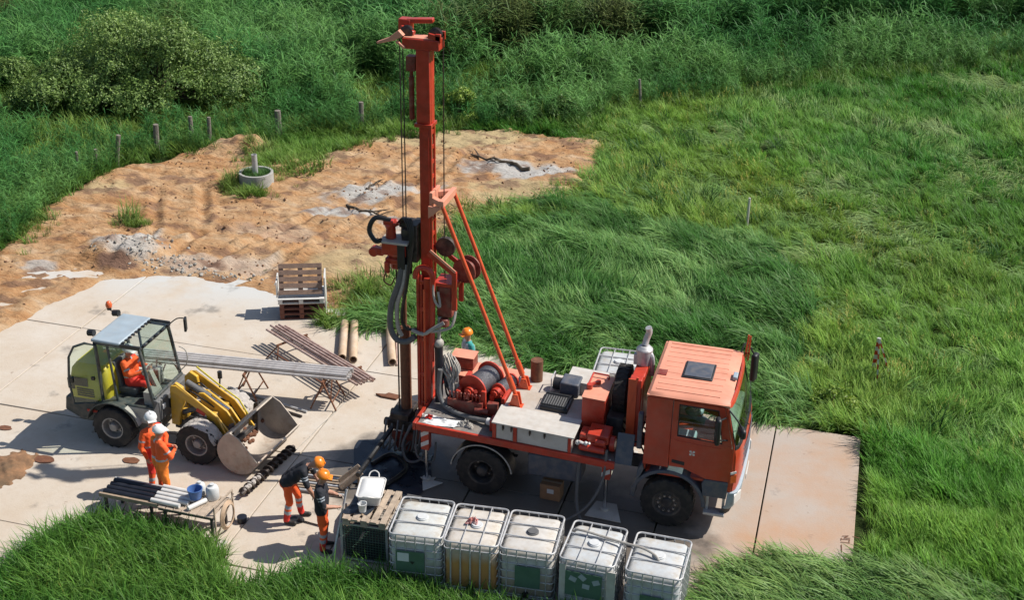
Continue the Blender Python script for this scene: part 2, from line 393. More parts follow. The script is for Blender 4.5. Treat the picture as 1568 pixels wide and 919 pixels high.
def concrete_material():
    m = bpy.data.materials.new('pad_concrete'); m.use_nodes = True; N = m.node_tree.nodes; L = m.node_tree.links; p = N['Principled BSDF']
    geo = N.new('ShaderNodeNewGeometry'); pos = geo.outputs['Position']
    sep = N.new('ShaderNodeSeparateXYZ'); L.new(pos, sep.inputs[0])
    def noise(sc, det=7, ro=.6):
        n = N.new('ShaderNodeTexNoise'); n.inputs['Scale'].default_value = sc; n.inputs['Detail'].default_value = det; n.inputs['Roughness'].default_value = ro
        L.new(pos, n.inputs['Vector']); return n.outputs[0]
    def mr(x, a, b, c=0., d=1.):
        n = N.new('ShaderNodeMapRange'); n.inputs[1].default_value = a; n.inputs[2].default_value = b; n.inputs[3].default_value = c; n.inputs[4].default_value = d
        L.new(x, n.inputs[0]); return n.outputs[0]
    def ma(op, a, b):
        n = N.new('ShaderNodeMath'); n.operation = op
        for i, q in enumerate((a, b)):
            if isinstance(q, (int, float)): n.inputs[i].default_value = q
            else: L.new(q, n.inputs[i])
        return n.outputs[0]
    def mix(f, a, b):
        n = N.new('ShaderNodeMix'); n.data_type = 'RGBA'
        if isinstance(f, (int, float)): n.inputs[0].default_value = f
        else: L.new(f, n.inputs[0])
        for i, q in ((6, a), (7, b)):
            if isinstance(q, tuple): n.inputs[i].default_value = (*q, 1)
            else: L.new(q, n.inputs[i])
        return n.outputs[2]
    c = mix(mr(noise(.55), .35, .68), (.47, .395, .31), (.52, .47, .405))
    c = mix(mr(noise(3.2, 9, .7), .45, .75, 0, .55), c, (.42, .33, .24))
    c = mix(mr(noise(14, 6), .55, .8, 0, .35), c, (.34, .29, .23))
    # grey-white washed-out area towards the earth bank
    w = ma('MULTIPLY', mr(sep.outputs[1], 4.2, 6.2), mr(noise(.7), .35, .55))
    c = mix(w, c, (.48, .48, .46))
    # orange clay film tracked over the truck end of the pad
    o = ma('MULTIPLY', mr(sep.outputs[0], 2.5, 5.2), mr(noise(.50, 6), .42, .70, .02, .8))
    c = mix(ma('MULTIPLY', mr(sep.outputs[0], 2.5, 5.2), .75), c, (.335, .285, .25)); c = mix(o, c, (.40, .225, .12))
    o2 = mr(noise(.35, 5), .60, .74, 0, .45); c = mix(o2, c, (.47, .31, .19))
    # wet, muddy ground around the drill and truck, truck shadow darkened in too
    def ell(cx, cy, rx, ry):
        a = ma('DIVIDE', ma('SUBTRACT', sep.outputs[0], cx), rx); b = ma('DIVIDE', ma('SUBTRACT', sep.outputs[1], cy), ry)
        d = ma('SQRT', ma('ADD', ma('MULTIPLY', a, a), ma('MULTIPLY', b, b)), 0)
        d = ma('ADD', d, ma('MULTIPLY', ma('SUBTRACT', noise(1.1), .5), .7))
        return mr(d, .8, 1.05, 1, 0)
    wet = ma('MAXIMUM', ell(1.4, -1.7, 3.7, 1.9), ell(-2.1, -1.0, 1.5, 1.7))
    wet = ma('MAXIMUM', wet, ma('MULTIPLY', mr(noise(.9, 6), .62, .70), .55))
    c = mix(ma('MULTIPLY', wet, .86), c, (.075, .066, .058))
    # small dark scuffs
    c = mix(mr(noise(5.5, 3, .4), .70, .76, 0, .5), c, (.20, .13, .09))
    L.new(c, p.inputs['Base Color'])
    L.new(mr(wet, 0, 1, .82, .34), p.inputs['Roughness'])
    b = N.new('ShaderNodeBump'); b.inputs['Strength'].default_value = .25; b.inputs['Distance'].default_value = .02
    L.new(noise(22, 8), b.inputs['Height']); L.new(b.outputs[0], p.inputs['Normal'])
    return m
M['concrete'] = concrete_material()
pad = bpy.data.objects.new('concrete_pad', None); col.objects.link(pad); tag(pad, 'pale concrete slab pad under the drilling site', 'pavement', kind='structure')
colx = [7.45, 5.58, 3.63, 1.68, -.27, -2.22, -4.15, -11.85, -15.9]
for k in range(len(colx)-1):
    x1, x0 = colx[k], colx[k+1]; xm = (x0+x1)/2
    rows = [-6.5, -2.55, 3.40] if k < 2 else [-8.72, -4.82, -.92, 2.98, 5.1 if xm > -5.9 else 6.88]
    for j in range(len(rows)-1):
        y0, y1 = rows[j], rows[j+1]; ym = (y0+y1)/2
        if k < 2 and j == 0 and xm > 5.5: y0 = -3.2
        g = .014
        mb = MB(); mb.bb(x0+g, x1-g, y0+g, y1-g, -.16, rng.uniform(-.007, .005))
        sl = mb.build('slab', M['concrete'], pad, bevel=.012)
        if k == 0 and j == 1: mark_slab = sl
# dark strokes of a site mark scrawled on the end slab, read from the long side
mb = MB(); o = at_z(1297, 829)
def stroke(a, b):
    A = V(o.x+a[0], o.y+a[1], .0085); B = V(o.x+b[0], o.y+b[1], .0085); mb.bar(A, B, .014, .003)
for a, b in (((-.10, .13), (.02, .17)), ((.02, .17), (-.06, .08)), ((-.06, .08), (.06, .10)), ((-.11, .06), (-.11, -.02)), ((-.11, .02), (.05, .05)), ((.05, .05), (.04, -.04)), ((-.12, -.08), (.06, -.06)),
             ((-.10, -.16), (-.08, -.42)), ((.10, .18), (.24, .15)), ((.14, -.04), (.2, -.04))):
    stroke(a, b)
mb.build('scrawled_mark', M['rust'], mark_slab)

def dirt_material():
    m = bpy.data.materials.new('bare_orange_earth'); m.use_nodes = True; N = m.node_tree.nodes; L = m.node_tree.links; p = N['Principled BSDF']
    p.inputs['Roughness'].default_value = .92; p.inputs['Specular IOR Level'].default_value = .15
    geo = N.new('ShaderNodeNewGeometry'); at = N.new('ShaderNodeAttribute'); at.attribute_name = 'mask'
    sp = N.new('ShaderNodeSeparateColor'); L.new(at.outputs['Color'], sp.inputs[0])
    mp = N.new('ShaderNodeMapping'); mp.inputs['Rotation'].default_value = (0, 0, rad(-24)); mp.inputs['Scale'].default_value = (.55, 1.6, 1)
    L.new(geo.outputs['Position'], mp.inputs['Vector'])
    def noise(sc, det, ro, v=None):
        n = N.new('ShaderNodeTexNoise'); n.inputs['Scale'].default_value = sc; n.inputs['Detail'].default_value = det; n.inputs['Roughness'].default_value = ro
        L.new(v or geo.outputs['Position'], n.inputs['Vector']); return n.outputs[0]
    def ramp(x, *st):
        r = N.new('ShaderNodeValToRGB'); e = r.color_ramp.elements
        for i, (q, c) in enumerate(st):
            el = e[i] if i < 2 else e.new(q)
            el.position = q; el.color = (*c, 1)
        L.new(x, r.inputs[0]); return r.outputs[0]
    def mix(f, a, b):
        n = N.new('ShaderNodeMix'); n.data_type = 'RGBA'; L.new(f, n.inputs[0])
        for i, q in ((6, a), (7, b)):
            if isinstance(q, tuple): n.inputs[i].default_value = (*q, 1)
            else: L.new(q, n.inputs[i])
        return n.outputs[2]
    c = ramp(noise(1.0, 9, .68, mp.outputs[0]), (.28, (.25, .115, .05)), (.42, (.39, .215, .10)), (.56, (.45, .29, .16)), (.72, (.51, .385, .26)))
    c = mix(ramp(noise(6, 9, .72), (.50, (0, 0, 0)), (.72, (.6, .6, .6))), c, (.15, .07, .035))
    c = mix(sp.outputs[1], c, (.42, .325, .18))
    g = ramp(noise(2.2, 9, .7), (.3, (.32, .30, .27)), (.7, (.48, .465, .44)))
    c = mix(sp.outputs[0], c, g)
    c = mix(sp.outputs[2], c, (.17, .10, .07))
    L.new(c, p.inputs['Base Color'])
    b = N.new('ShaderNodeBump'); b.inputs['Strength'].default_value = .9; b.inputs['Distance'].default_value = .10
    L.new(noise(7, 8, .65, mp.outputs[0]), b.inputs['Height']); L.new(b.outputs[0], p.inputs['Normal'])
    return m
def make_dirt():
    xs = np.arange(-18.5, -1.2, .09); ys = np.arange(-4.4, 22.6, .09); X, Y = np.meshgrid(xs, ys, indexing='ij')
    wx = X+(fbm(X, Y, .9, 3)-.5)*1.1; wy = Y+(fbm(X, Y, .9, 5)-.5)*1.1
    d = sdist(DIRT, wx, wy); dp = sdist(PAD, X+(fbm(X, Y, 1.3, 8)-.5)*.7, Y+(fbm(X, Y, 1.3, 9)-.5)*.7)
    # ruts run with the digging direction
    u = X*math.cos(rad(24))+Y*math.sin(rad(24)); v = -X*math.sin(rad(24))+Y*math.cos(rad(24))
    h = (fbm(u*.5, v*1.5, .8, 20, 5)-.45)*.40+(np.abs(fbm(u*.7, v*1.6, 2.3, 30, 4)-.5))*.34+(fbm(u*.6, v*1.3, 7, 40, 2)-.5)*.10
    # a low spoil bank by the reeds and a heap at the pad corner
    h = h+.35*np.exp(-(((X+13.9)/1.3)**2+((Y-17.0)/.7)**2))
    rub = np.exp(-(((X+12.9)/1.15)**2+((Y-7.3)/.75)**2)); h = h+.55*rub*(.6+.8*fbm(X, Y, 2.5, 50))
    # wheel ruts left by the loader
    for pts in ([(-10.2, 6.2), (-9.0, 10), (-7.6, 14), (-7.2, 19)], [(-12.4, 6.4), (-12.6, 9.5), (-14.2, 12.5)]):
        for off in (-.72, .72):
            dmin = np.full(X.shape, 9.)
            for (x0, y0), (x1, y1) in zip(pts[:-1], pts[1:]):
                L_ = math.hypot(x1-x0, y1-y0); t_ = np.clip(((X-x0)*(x1-x0)+(Y-y0)*(y1-y0))/L_**2, 0, 1)
                sd_ = ((X-x0)*(-(y1-y0))+(Y-y0)*(x1-x0))/L_; on_ = (t_ > 0) & (t_ < 1); dmin = np.where(on_, np.minimum(dmin, np.abs(sd_-off)), dmin)
            h = h-.085*np.exp(-(dmin/.15)**2)+.05*np.exp(-((dmin-.27)/.09)**2)
    h = h+.02
    h = np.where(d < .15, h*sstep(-.5, .15, d)-.16*(1-sstep(-.6, .15, d)), h)
    h = np.where(dp > -.5, np.minimum(h, .09-.30*(dp+.1)), h); h = np.maximum(h, -.18)
    nx, ny = X.shape; idx = np.arange(nx*ny).reshape(nx, ny)
    F = np.stack([idx[:-1, :-1], idx[1:, :-1], idx[1:, 1:], idx[:-1, 1:]], -1).reshape(-1, 4)
    keep = (h.ravel()[F].max(1) > -.15); F = F[keep]
    used = np.unique(F); remap = -np.ones(nx*ny, int); remap[used] = np.arange(len(used))
    P = np.stack([X.ravel(), Y.ravel(), h.ravel()], -1)[used]; F = remap[F]
    me = bpy.data.meshes.new('bare_earth'); me.from_pydata(P.tolist(), [], F.tolist())
    n1 = fbm(X, Y, 1.0, 60); n2 = fbm(X, Y, 2.6, 70)
    def blob(p, rx, ry, a): # soft patch, its outline broken by noise
        c = at_z(*p); x = X-c.x; y = Y-c.y; ca, sa = math.cos(rad(a)), math.sin(rad(a))
        q = np.hypot((x*ca+y*sa)/rx, (-x*sa+y*ca)/ry)+(n1-.5)*1.1+(n2-.5)*.7
        return 1-sstep(.65, 1.05, q)
    grey = np.maximum.reduce([blob((575, 300), 1.9, 1.0, 40), blob((520, 328), 1.3, .6, 20), blob((800, 262), 1.9, .8, 10), blob((835, 262), 1.2, .6, 20), .9*blob((205, 385), 1.3, 1.1, 0), .8*blob((620, 345), .8, .5, 0),
                             .45*blob((330, 405), 2.0, .7, 15), .8*blob((60, 412), .7, .35, 0), .25*blob((430, 360), 1.4, .7, 0), .6*blob((640, 385), .7, .5, 10)])
    pale = np.maximum.reduce([blob((700, 212), 3.5, 1.2, 15), blob((820, 300), 1.8, 1.2, 0)*.9, blob((560, 400), 2.2, 1.4, 30)*.8, blob((480, 240), 1.6, .8, 0)*.5, blob((160, 290), 1.0, .7, 0)*.8])
    dark = np.maximum.reduce([blob((180, 412), .75, .3, 0), .8*blob((320, 408), .5, .2, 0), .5*blob((400, 300), .7, .4, 0)])+.7*sstep(.60, .70, fbm(X*.8, Y*1.5, 2.1, 80, 3))
    a = me.color_attributes.new('mask', 'FLOAT_COLOR', 'POINT')
    Cc = np.stack([grey, pale, np.clip(dark, 0, 1), np.ones_like(grey)], -1).reshape(-1, 4)[used].astype(np.float32)
    a.data.foreach_set('color', Cc.ravel())
    me.materials.append(dirt_material()); me.polygons.foreach_set('use_smooth', [True]*len(me.polygons))
    ob = bpy.data.objects.new('bare_earth', me); col.objects.link(ob)
    tag(ob, 'churned orange bare earth beside the concrete pad', 'ground', kind='structure')
    from functools import partial
    return X, Y, h
DX, DY, DH = make_dirt()
def dirt_z(x, y):
    i = int(round((x-DX[0, 0])/.09)); j = int(round((y-DY[0, 0])/.09))
    if 0 <= i < DX.shape[0] and 0 <= j < DX.shape[1]: return max(-.1, float(DH[i, j]))
    return -.1

# ------------------------------------------------------------------ drilling truck
truck = thing('drill_truck', (0, 0, 0), 0, 'red two-axle drilling truck with tall raised mast on the concrete pad', 'drill truck')
def tilt(p): return V(p.x, p.y, p.z+.045*(.7-p.x))
def wheel(parent, c, r, w, side, rimmat, nuts=10, rimr=.54, deep=.06, tread=22, rimcol2=None, tyremat=None):
    """side = +1/-1 outward direction along y"""
    c = Vector(c); d = V(0, side, 0); rr = r*rimr
    mb = MB()
    mb.lathe([(.06, -w*.4), (rr*.97, -w*.42), (rr*.97, w*.30), (rr*1.02, w*.46), (rr*.9, w*.44), (rr*.82, w*.20-deep), (rr*.45, w*.20-deep), (rr*.40, w*.32), (rr*.33, w*.40), (.02, w*.42)], c, d, 24)
    wh = mb.build('wheel', rimmat, parent)
    mb = MB()
    prof = [(rr*.98, -w*.45), (r*.80, -w*.5), (r*.95, -w*.47), (r*.995, -w*.38), (r, -w*.1), (r, w*.1), (r*.995, w*.38), (r*.95, w*.47), (r*.80, w*.5), (rr*1.0, w*.45), (rr*.95, w*.3), (rr*.95, -w*.3)]
    mb.lathe(prof, c, d, 40, closed=True)
    for k in range(tread):
        a = 2*math.pi*k/tread; u = V(math.cos(a), 0, math.sin(a)); t = V(-math.sin(a), 0, math.cos(a))
        for sgn in (-1, 1):
            Mx = Matrix((t, V(0, 1, 0), u)).transposed()
            sk = Matrix.Rotation(sgn*.35, 3, 'Z')
            mb.box(c+u*(r*.985)+V(0, sgn*w*.24, 0), (2*math.pi*r/tread*.55, w*.44, r*.05), Mx @ sk)
    mb.build('tyre', tyremat or M['rubber'], wh)
    if nuts:
        mb = MB()
        for k in range(nuts):
            a = 2*math.pi*k/nuts; q = c+d*(w*.20-deep)+V(math.cos(a), 0, math.sin(a))*(rr*.60)
            mb.cyl(q, q+d*.04, rr*.075, n=6)
        tag(mb.build('wheel_nuts', M['steel'], wh), kind='stuff')
    return wh
FA = 3.8
for s in (-1, 1):
    wheel(truck, (FA, s*1.07, .525), .525, .30, s, M['chassis'], nuts=10, deep=-.04)
    wheel(truck, (0, s*1.06, .525), .525, .32, s, M['chassis'], nuts=8, deep=.14)
mb = MB()
for s in (-1, 1):
    mb.bb(-1.4, 4.75, s*.42-.05, s*.42+.05, .78, 1.05)
for x in (-1.2, -.5, .6, 1.5, 2.4, 3.2, 4.4): mb.bb(x-.06, x+.06, -.37, .37, .82, 1.0)
mb.cyl((0, -.95, .525), (0, .95, .525), .09); mb.ball((0, 0, .525), .24); mb.cyl((FA, -.95, .5), (FA, .95, .5), .07)
for s in (-1, 1):
    for ax in (0, FA):
        for k in range(4): mb.bb(ax-.6+.08*k, ax+.6-.08*k, s*.58-.04, s*.58+.04, .64+.03*k, .665+.03*k)
mb.cyl((2.9, 0, .8), (0.2, 0, .62), .06)
mb.build('chassis_frame', M['chassis'], truck, bevel=.008)
# side fuel tank and side skirts
mb = MB(); mb.bb(.95, 2.05, -1.17, -.62, .62, 1.14); mb.build('fuel_tank', M['bluegrey'], truck, bevel=.05)
mb = MB(); mb.bb(.95, 2.05, .62, 1.17, .62, 1.14); mb.build('battery_box', M['bluegrey'], truck, bevel=.04)
# rear fenders
def arch(mb, cx, y0, y1, r, a0, a1, th, n=16, cz=.525, sx=1.0):
    pts = []
    for k in range(n+1):
        a = rad(a0+(a1-a0)*k/n); pts.append((cx+sx*r*math.cos(a), cz+r*math.sin(a)))
    out = [(cx+(x-cx)*(1+th/r), cz+(z-cz)*(1+th/r)) for x, z in pts]
    mb.prism(pts+out[::-1], 'y', y0, y1)
for s in (-1, 1):
    mb = MB(); arch(mb, 0, s*.86, s*1.215, .635, 8, 172, .018, n=20); mb.build('fender', M['black'], truck)
    mb = MB(); arch(mb, 0, s*1.214, s*1.228, .633, 8, 172, .026, n=20); mb.build('fender_edge', M['hosepale'], truck)

# deck with red side beam
mb = MB(tilt); mb.bb(-1.36, 2.7, -1.17, 1.2, 1.30, 1.352); mb.build('deck_plate', M['deck'], truck, bevel=.006)
for s in (-1, 1):
    mb = MB(tilt); mb.bb(-1.38, 2.72, s*1.20-.035, s*1.20+.035, 1.215, 1.362); mb.build('side_beam', M['red'], truck, bevel=.008)
mb = MB(tilt); mb.bb(-1.45, -1.385, -1.235, 1.235, 1.2, 1.37); mb.build('rear_beam', M['red'], truck, bevel=.008)
mb = MB(tilt); mb.bb(-1.3, 2.6, -.9, .9, 1.08, 1.295); mb.build('subframe', M['darkred'], truck, bevel=.01)
# raised pale platform in the middle of the deck
mb = MB(tilt); mb.bb(.26, 1.98, -.50, 1.18, 1.68, 1.715); mb.build('platform_plate', M['deckpale'], truck, bevel=.006)
mb = MB(tilt); mb.bb(.32, 1.92, -.44, 1.12, 1.353, 1.678); mb.build('platform_base', M['darkred'], truck)
# long near-side tool box: frame, lid, door panels with catches
mb = MB(tilt)
mb.bb(.24, 1.84, -1.18, -.52, 1.364, 1.72)
tb = mb.build('tool_box', M['boxwhite'], truck, bevel=.008)
mb = MB(tilt); mb.bb(.215, 1.90, -1.235, -.50, 1.722, 1.752); mb.build('lid', M['boxwhite'], tb, bevel=.006)
for x in (.225, .655, 1.775):
    mb = MB(tilt); mb.bb(x, x+.075 if x < 1.7 else x+.06, -1.205, -1.181, 1.366, 1.72); mb.build('frame_strip', M['red'], tb, bevel=.004)
for a, b in ((.31, .645), (.74, 1.765)):
    mb = MB(tilt); mb.bb(a, b, -1.196, -1.181, 1.385, 1.705); mb.build('door_panel', M['boxwhite'], tb, bevel=.006)
for x in (.45, .62, 1.0, 1.30):
    mb = MB(tilt); mb.bb(x-.02, x+.02, -1.222, -1.197, 1.63, 1.70); mb.bb(x-.012, x+.012, -1.232, -1.222, 1.60, 1.66); mb.build('catch', M['grease'], tb)
# far-side boxes
mb = MB(tilt); mb.bb(1.3, 2.1, .55, 1.19, 1.717, 1.98); fb = mb.build('far_locker', M['boxwhite'], truck, bevel=.01)
mb = MB(tilt); mb.bb(-1.1, .2, .55, 1.19, 1.353, 1.60); fb = mb.build('far_tank', M['red'], truck, bevel=.02)
mb = MB(tilt); mb.bb(-1.12, .22, .52, 1.21, 1.602, 1.63); mb.build('tank_top', M['roofred'], fb, bevel=.006)  # same red as the tank, with sunlight put into the paler colour
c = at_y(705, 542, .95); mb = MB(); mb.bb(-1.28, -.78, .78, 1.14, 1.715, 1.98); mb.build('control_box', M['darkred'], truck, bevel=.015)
mb = MB(); mb.bb(-1.29, -.77, .77, 1.15, 1.982, 2.0); mb.build('control_box_lid', M['roofred'], truck)  # lid tone lightened to look sunlit
# black grated cooler on the platform, with fan and pale casing
mb = MB(tilt); mb.bb(.98, 1.55, -.36, .30, 1.717, 1.80); gr = mb.build('cooler', M['black'], truck, bevel=.01)
for k in range(11):
    mb = MB(tilt); x = 1.02+k*.05; mb.bb(x, x+.022, -.30, .10, 1.802, 1.83); mb.build('cooler_slat', M['hose'], gr)
mb = MB(tilt); mb.tube([(1.0, -.33, 1.85), (1.5, -.33, 1.85), (1.5, .12, 1.85), (1.0, .12, 1.85)], .016, 6, closed=True); mb.build('guard_rail', M['black'], gr)
mb = MB(tilt); mb.bb(1.22, 1.62, .34, .78, 1.717, 2.02); gc = mb.build('grey_casing', M['bluegrey'], truck, bevel=.03)
mb = MB(tilt); mb.cyl((1.21, .56, 1.86), (1.05, .56, 1.86), .13, n=18); mb.build('fan', M['black'], gc)
mb = MB(tilt); mb.tube([(1.03, .40, 1.72), (1.03, .40, 2.03), (1.03, .74, 2.03), (1.03, .74, 1.72)], .014, 6); mb.build('fan_guard', M['galv'], gc)
# red power pack with tread plate top, sunlit paleness in its colour
mb = MB(tilt); mb.bb(1.88, 2.34, -.52, .45, 1.64, 2.28); pp = mb.build('power_pack', M['red'], truck, bevel=.012)
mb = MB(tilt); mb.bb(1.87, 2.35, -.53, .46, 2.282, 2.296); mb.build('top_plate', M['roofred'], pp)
mb = MB(tilt)
mb.tube([(1.92, -.1, 2.30), (1.92, -.1, 2.38), (1.92, .36, 2.38), (2.24, .36, 2.38), (2.24, .36, 2.30)], .022, 6)
mb.cyl((1.95, -.15, 2.295), (1.95, -.15, 2.40), .06); mb.cyl((2.08, .1, 2.295), (2.08, .1, 2.37), .05); mb.bar((1.95, -.15, 2.38), (2.1, .1, 2.36), .05, .04)
mb.build('valve_block', M['red'], pp)
mb = MB(tilt)
mb.bb(1.90, 2.1, -.5, -.3, 1.353, 1.64); mb.bb(2.2, 2.34, -.5, -.3, 1.353, 1.64)
mb.build('stand', M['red'], pp)
mb = MB(tilt)
mb.bb(1.96, 2.5, -1.08, -.66, 1.42, 1.62); mb.bb(2.12, 2.55, -1.05, -.6, 1.622, 1.80); mb.bb(1.96, 2.12, -1.0, -.66, 1.622, 1.73)
mb.cyl((2.0, -1.12, 1.52), (2.5, -1.12, 1.52), .07); mb.cyl((2.3, -1.12, 1.70), (2.5, -1.12, 1.70), .05); mb.cyl((2.55, -.85, 1.56), (2.66, -.85, 1.56), .16)
pu = mb.build('mud_pump', M['red'], truck, bevel=.015)
mb = MB(tilt); mb.tube([(1.93, -1.1, 1.60), (2.0, -1.14, 1.64), (2.1, -1.12, 1.60), (2.2, -1.16, 1.66)], .026, 6, smooth=3); mb.ball((1.95, -1.12, 1.6), .05); mb.ball((2.12, -1.13, 1.62), .045)
mb.build('pump_fitting', M['whitepaint'], pu)
mb = MB(tilt); mb.bb(2.0, 2.5, -.6, .6, 1.353, 1.42); mb.bb(2.36, 2.7, -.35, .4, 1.353, 1.85); mb.build('engine_block', M['chassis'], truck, bevel=.02)
# spare wheel standing behind the cab
c = at_y(947, 592, .25)
sw = None
mb = MB(); w0 = V(2.55, .35, 2.06); mb.lathe([(.28, -.13), (.42, -.15), (.5, -.12), (.515, 0), (.5, .12), (.42, .15), (.28, .13), (.26, 0)], w0, (1, 0, 0), 36, closed=True)
for k in range(26):
    a = 2*math.pi*k/26; u = V(0, math.cos(a), math.sin(a)); t = V(0, -math.sin(a), math.cos(a))
    for sg in (-1, 1):
        mb.box(w0+u*.505+V(sg*.07, 0, 0), (.10, .06, .035), Matrix((V(1, 0, 0), t, u)).transposed() @ Matrix.Rotation(sg*.35, 3, 'Z'))
sw = mb.build('spare_wheel', M['rubber'], truck)
mb = MB(); mb.lathe([(.02, -.02), (.25, -.02), (.275, -.1), (.275, .1), (.25, .03), (.02, .03)], w0, (1, 0, 0), 24); mb.build('rim', M['rim'], sw)
mb = MB(); mb.bb(2.42, 2.66, -.25, .95, 1.34, 1.56); mb.build('spare_wheel_rack', M['darkred'], truck, bevel=.01)
# red cabinet columns behind the cab, silver exhaust silencer and stack
mb = MB(); mb.bb(2.80, 3.05, -.50, -.28, 1.25, 2.78); mb.bb(2.80, 3.05, -.22, .75, 1.3, 2.72); cb = mb.build('cabinet', M['mastred'], truck, bevel=.02)
mb = MB(); mb.bb(2.79, 2.96, -.53, -.505, 1.3, 2.8); mb.bar((2.84, -.54, 2.3), (2.97, -.54, 2.86), .02, .05); mb.build('cabinet_edge', M['orange'], cb)
mb = MB(); mb.cyl((2.93, .35, 2.722), (2.93, .35, 3.05), .17, n=20); mb.cyl((2.93, .35, 3.05), (2.93, .35, 3.12), .17, .10, n=20); ex = mb.build('exhaust_silencer', M['galv'], truck, bevel=.01)
mb = MB(); mb.tube([(2.93, .35, 3.12), (2.95, .4, 3.25), (2.99, .42, 3.4), (2.97, .40, 3.5)], .065, 12, smooth=4); mb.build('stack', M['galv'], ex)
mb = MB(); mb.bb(2.74, 2.9, .24, .34, 2.722, 2.95); mb.tube([(3.12, .3, 2.5), (3.1, .3, 2.9), (3.0, .33, 3.0)], .05, 8, smooth=4); mb.build('exhaust_bracket', M['galv'], ex)
mb = MB(); mb.bb(3.10, 3.2, -1.02, -.90, 1.55, 2.35); mb.build('air_intake', M['bluegrey'], truck, bevel=.02)
mb = MB(); mb.box((2.88, -1.02, 1.50), (.34, .035, .62), (rad(-24), 0, 0)); mb.build('hinged_flap', M['bluegrey'], truck, bevel=.008)
mb = MB()
for k in range(6):
    y = -.7+.2*k; mb.tube([(2.7, y, 1.7), (2.9, y+.05, 1.45), (3.1, y, 1.5), (3.25, y, 1.2)], .018, 6, smooth=4)
mb.build('cab_hoses', M['hoseblack'], truck)

# ---- cab
def sy(z): return 1.2-.07*min(1, max(0, (z-2.0)/.85))
cab = MB()
for s in (-1, 1):
    def q(x, z): return V(x, s*sy(z), z)
    cab.panel([q(3.27, 1.36), q(3.765, 1.36), q(3.765, 2.82), q(3.285, 2.82)], (0, -s*.05, 0))
    cab.panel([q(3.27, 2.822), q(4.79, 2.822), q(4.79, 2.87), q(3.28, 2.87)], (0, -s*.05, 0))        # cant rail
    cab.panel([q(4.956, 1.0), q(5.0, 1.0), q(5.0, 2.02), q(4.956, 2.02)], (0, -s*.05, 0))
    cab.panel([q(4.956, 2.02), q(5.0, 2.02), q(4.80, 2.86), q(4.746, 2.82)], (0, -s*.06, 0))          # A pillar
cab.bb(3.27, 3.32, -1.14, 1.14, 1.2, 2.82)                                                           # rear wall
cab.bb(3.33, 4.96, -1.13, 1.13, 1.12, 1.18)                                                           # floor
PL = [(4.955, -1.198), (5.03, -1.17), (5.085, -1.08), (5.12, -.85), (5.14, -.45), (5.145, 0), (5.14, .45), (5.12, .85), (5.085, 1.08), (5.03, 1.17), (4.955, 1.198)]
def strip(mb, levels, th=.04, mi=0, pl=PL):
    """wraps the front plan line over levels (z, dx, yscale)"""
    n = len(pl); P = []
    for z, dx, ys in levels: P += [V(x+dx, y*ys, z) for x, y in pl]
    m = len(levels)
    P2 = [p+V(-th, 0, 0) for p in P]; b = len(P)
    F = [(j*n+i, j*n+i+1, (j+1)*n+i+1, (j+1)*n+i) for j in range(m-1) for i in range(n-1)]
    G = [(b+d, b+c, b+b2, b+a) for a, b2, c, d in F]
    E = []
    for j in range(m-1):
        E += [(j*n, (j+1)*n, b+(j+1)*n, b+j*n), (j*n+n-1, b+j*n+n-1, b+(j+1)*n+n-1, (j+1)*n+n-1)]
    for i in range(n-1):
        E += [(i, b+i, b+i+1, i+1), ((m-1)*n+i, (m-1)*n+i+1, b+(m-1)*n+i+1, b+(m-1)*n+i)]
    mb.add(P+P2, F+G+E, mi)
strip(cab, [(1.02, .0, 1), (1.4, .02, 1), (1.8, .01, 1), (1.97, -.02, 1)])
strip(cab, [(2.79, -.215, .945), (2.875, -.25, .94)], pl=PL[1:-1])
cabo = cab.build('cab_shell', M['cabred'], truck, bevel=.012)
mb = MB(); strip(mb, [(1.975, -.028, .992), (2.3, -.10, .975), (2.6, -.165, .958), (2.788, -.212, .947)], th=.012, pl=PL[1:-1]); mb.build('windscreen', M['screen'], cabo)
mb = MB(); strip(mb, [(1.955, -.008, 1.0), (2.01, -.02, .997)], th=.03, pl=PL[1:-1])
for s in (-1, 1): mb.tube([(5.01, s*1.165, 1.99), (4.98, s*1.15, 2.1), (4.80, s*1.098, 2.80)], .022, 6)
mb.build('windscreen_seal', M['black'], cabo)
# roof with pressed ribs, hatch, patches, marker lamps
mb = MB()
RX = [3.255, 3.32, 3.6, 4.2, 4.6, 4.76, 4.835]; RY = [-1.15, -1.08, -.6, 0, .6, 1.08, 1.15]
def rz(i, j):
    e = (.055 if i in (0, 6) else 0)+(.055 if j in (0, 6) else 0)
    return 2.935-e-.012*((RY[j]/1.1)**2)-(.03 if i == 5 else 0)
P = [V(RX[i], RY[j], rz(i, j)) for i in range(7) for j in range(7)]
P += [V(p.x, p.y, 2.872) for p in P]
F = [(i*7+j, (i+1)*7+j, (i+1)*7+j+1, i*7+j+1) for i in range(6) for j in range(6)]
G = [tuple(49+k for k in f[::-1]) for f in F]; E = []
bd = [i*7 for i in range(7)]+[42+j for j in range(1, 7)]+[i*7+6 for i in range(5, -1, -1)]+[j for j in range(5, 0, -1)]
for a, b in zip(bd, bd[1:]+bd[:1]): E.append((a, b, 49+b, 49+a))
mb.add(P, F+G+E)
for y in (-.95, -.72, -.5, .42, .62, .82, 1.0):
    mb.bb(3.40, 4.62, y-.025, y+.025, 2.91, 2.938)
for y in (-.25, .0, .2): mb.bb(4.36, 4.64, y-.02, y+.02, 2.91, 2.940); mb.bb(3.42, 3.75, y-.02, y+.02, 2.91, 2.940)
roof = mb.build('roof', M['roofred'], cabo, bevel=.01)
h = at_z(1071, 568, 2.95)
mb = MB(); mb.bb(h.x-.30, h.x+.30, h.y-.34, h.y+.34, 2.925, 2.962); mb.build('roof_hatch', M['black'], cabo, bevel=.03)
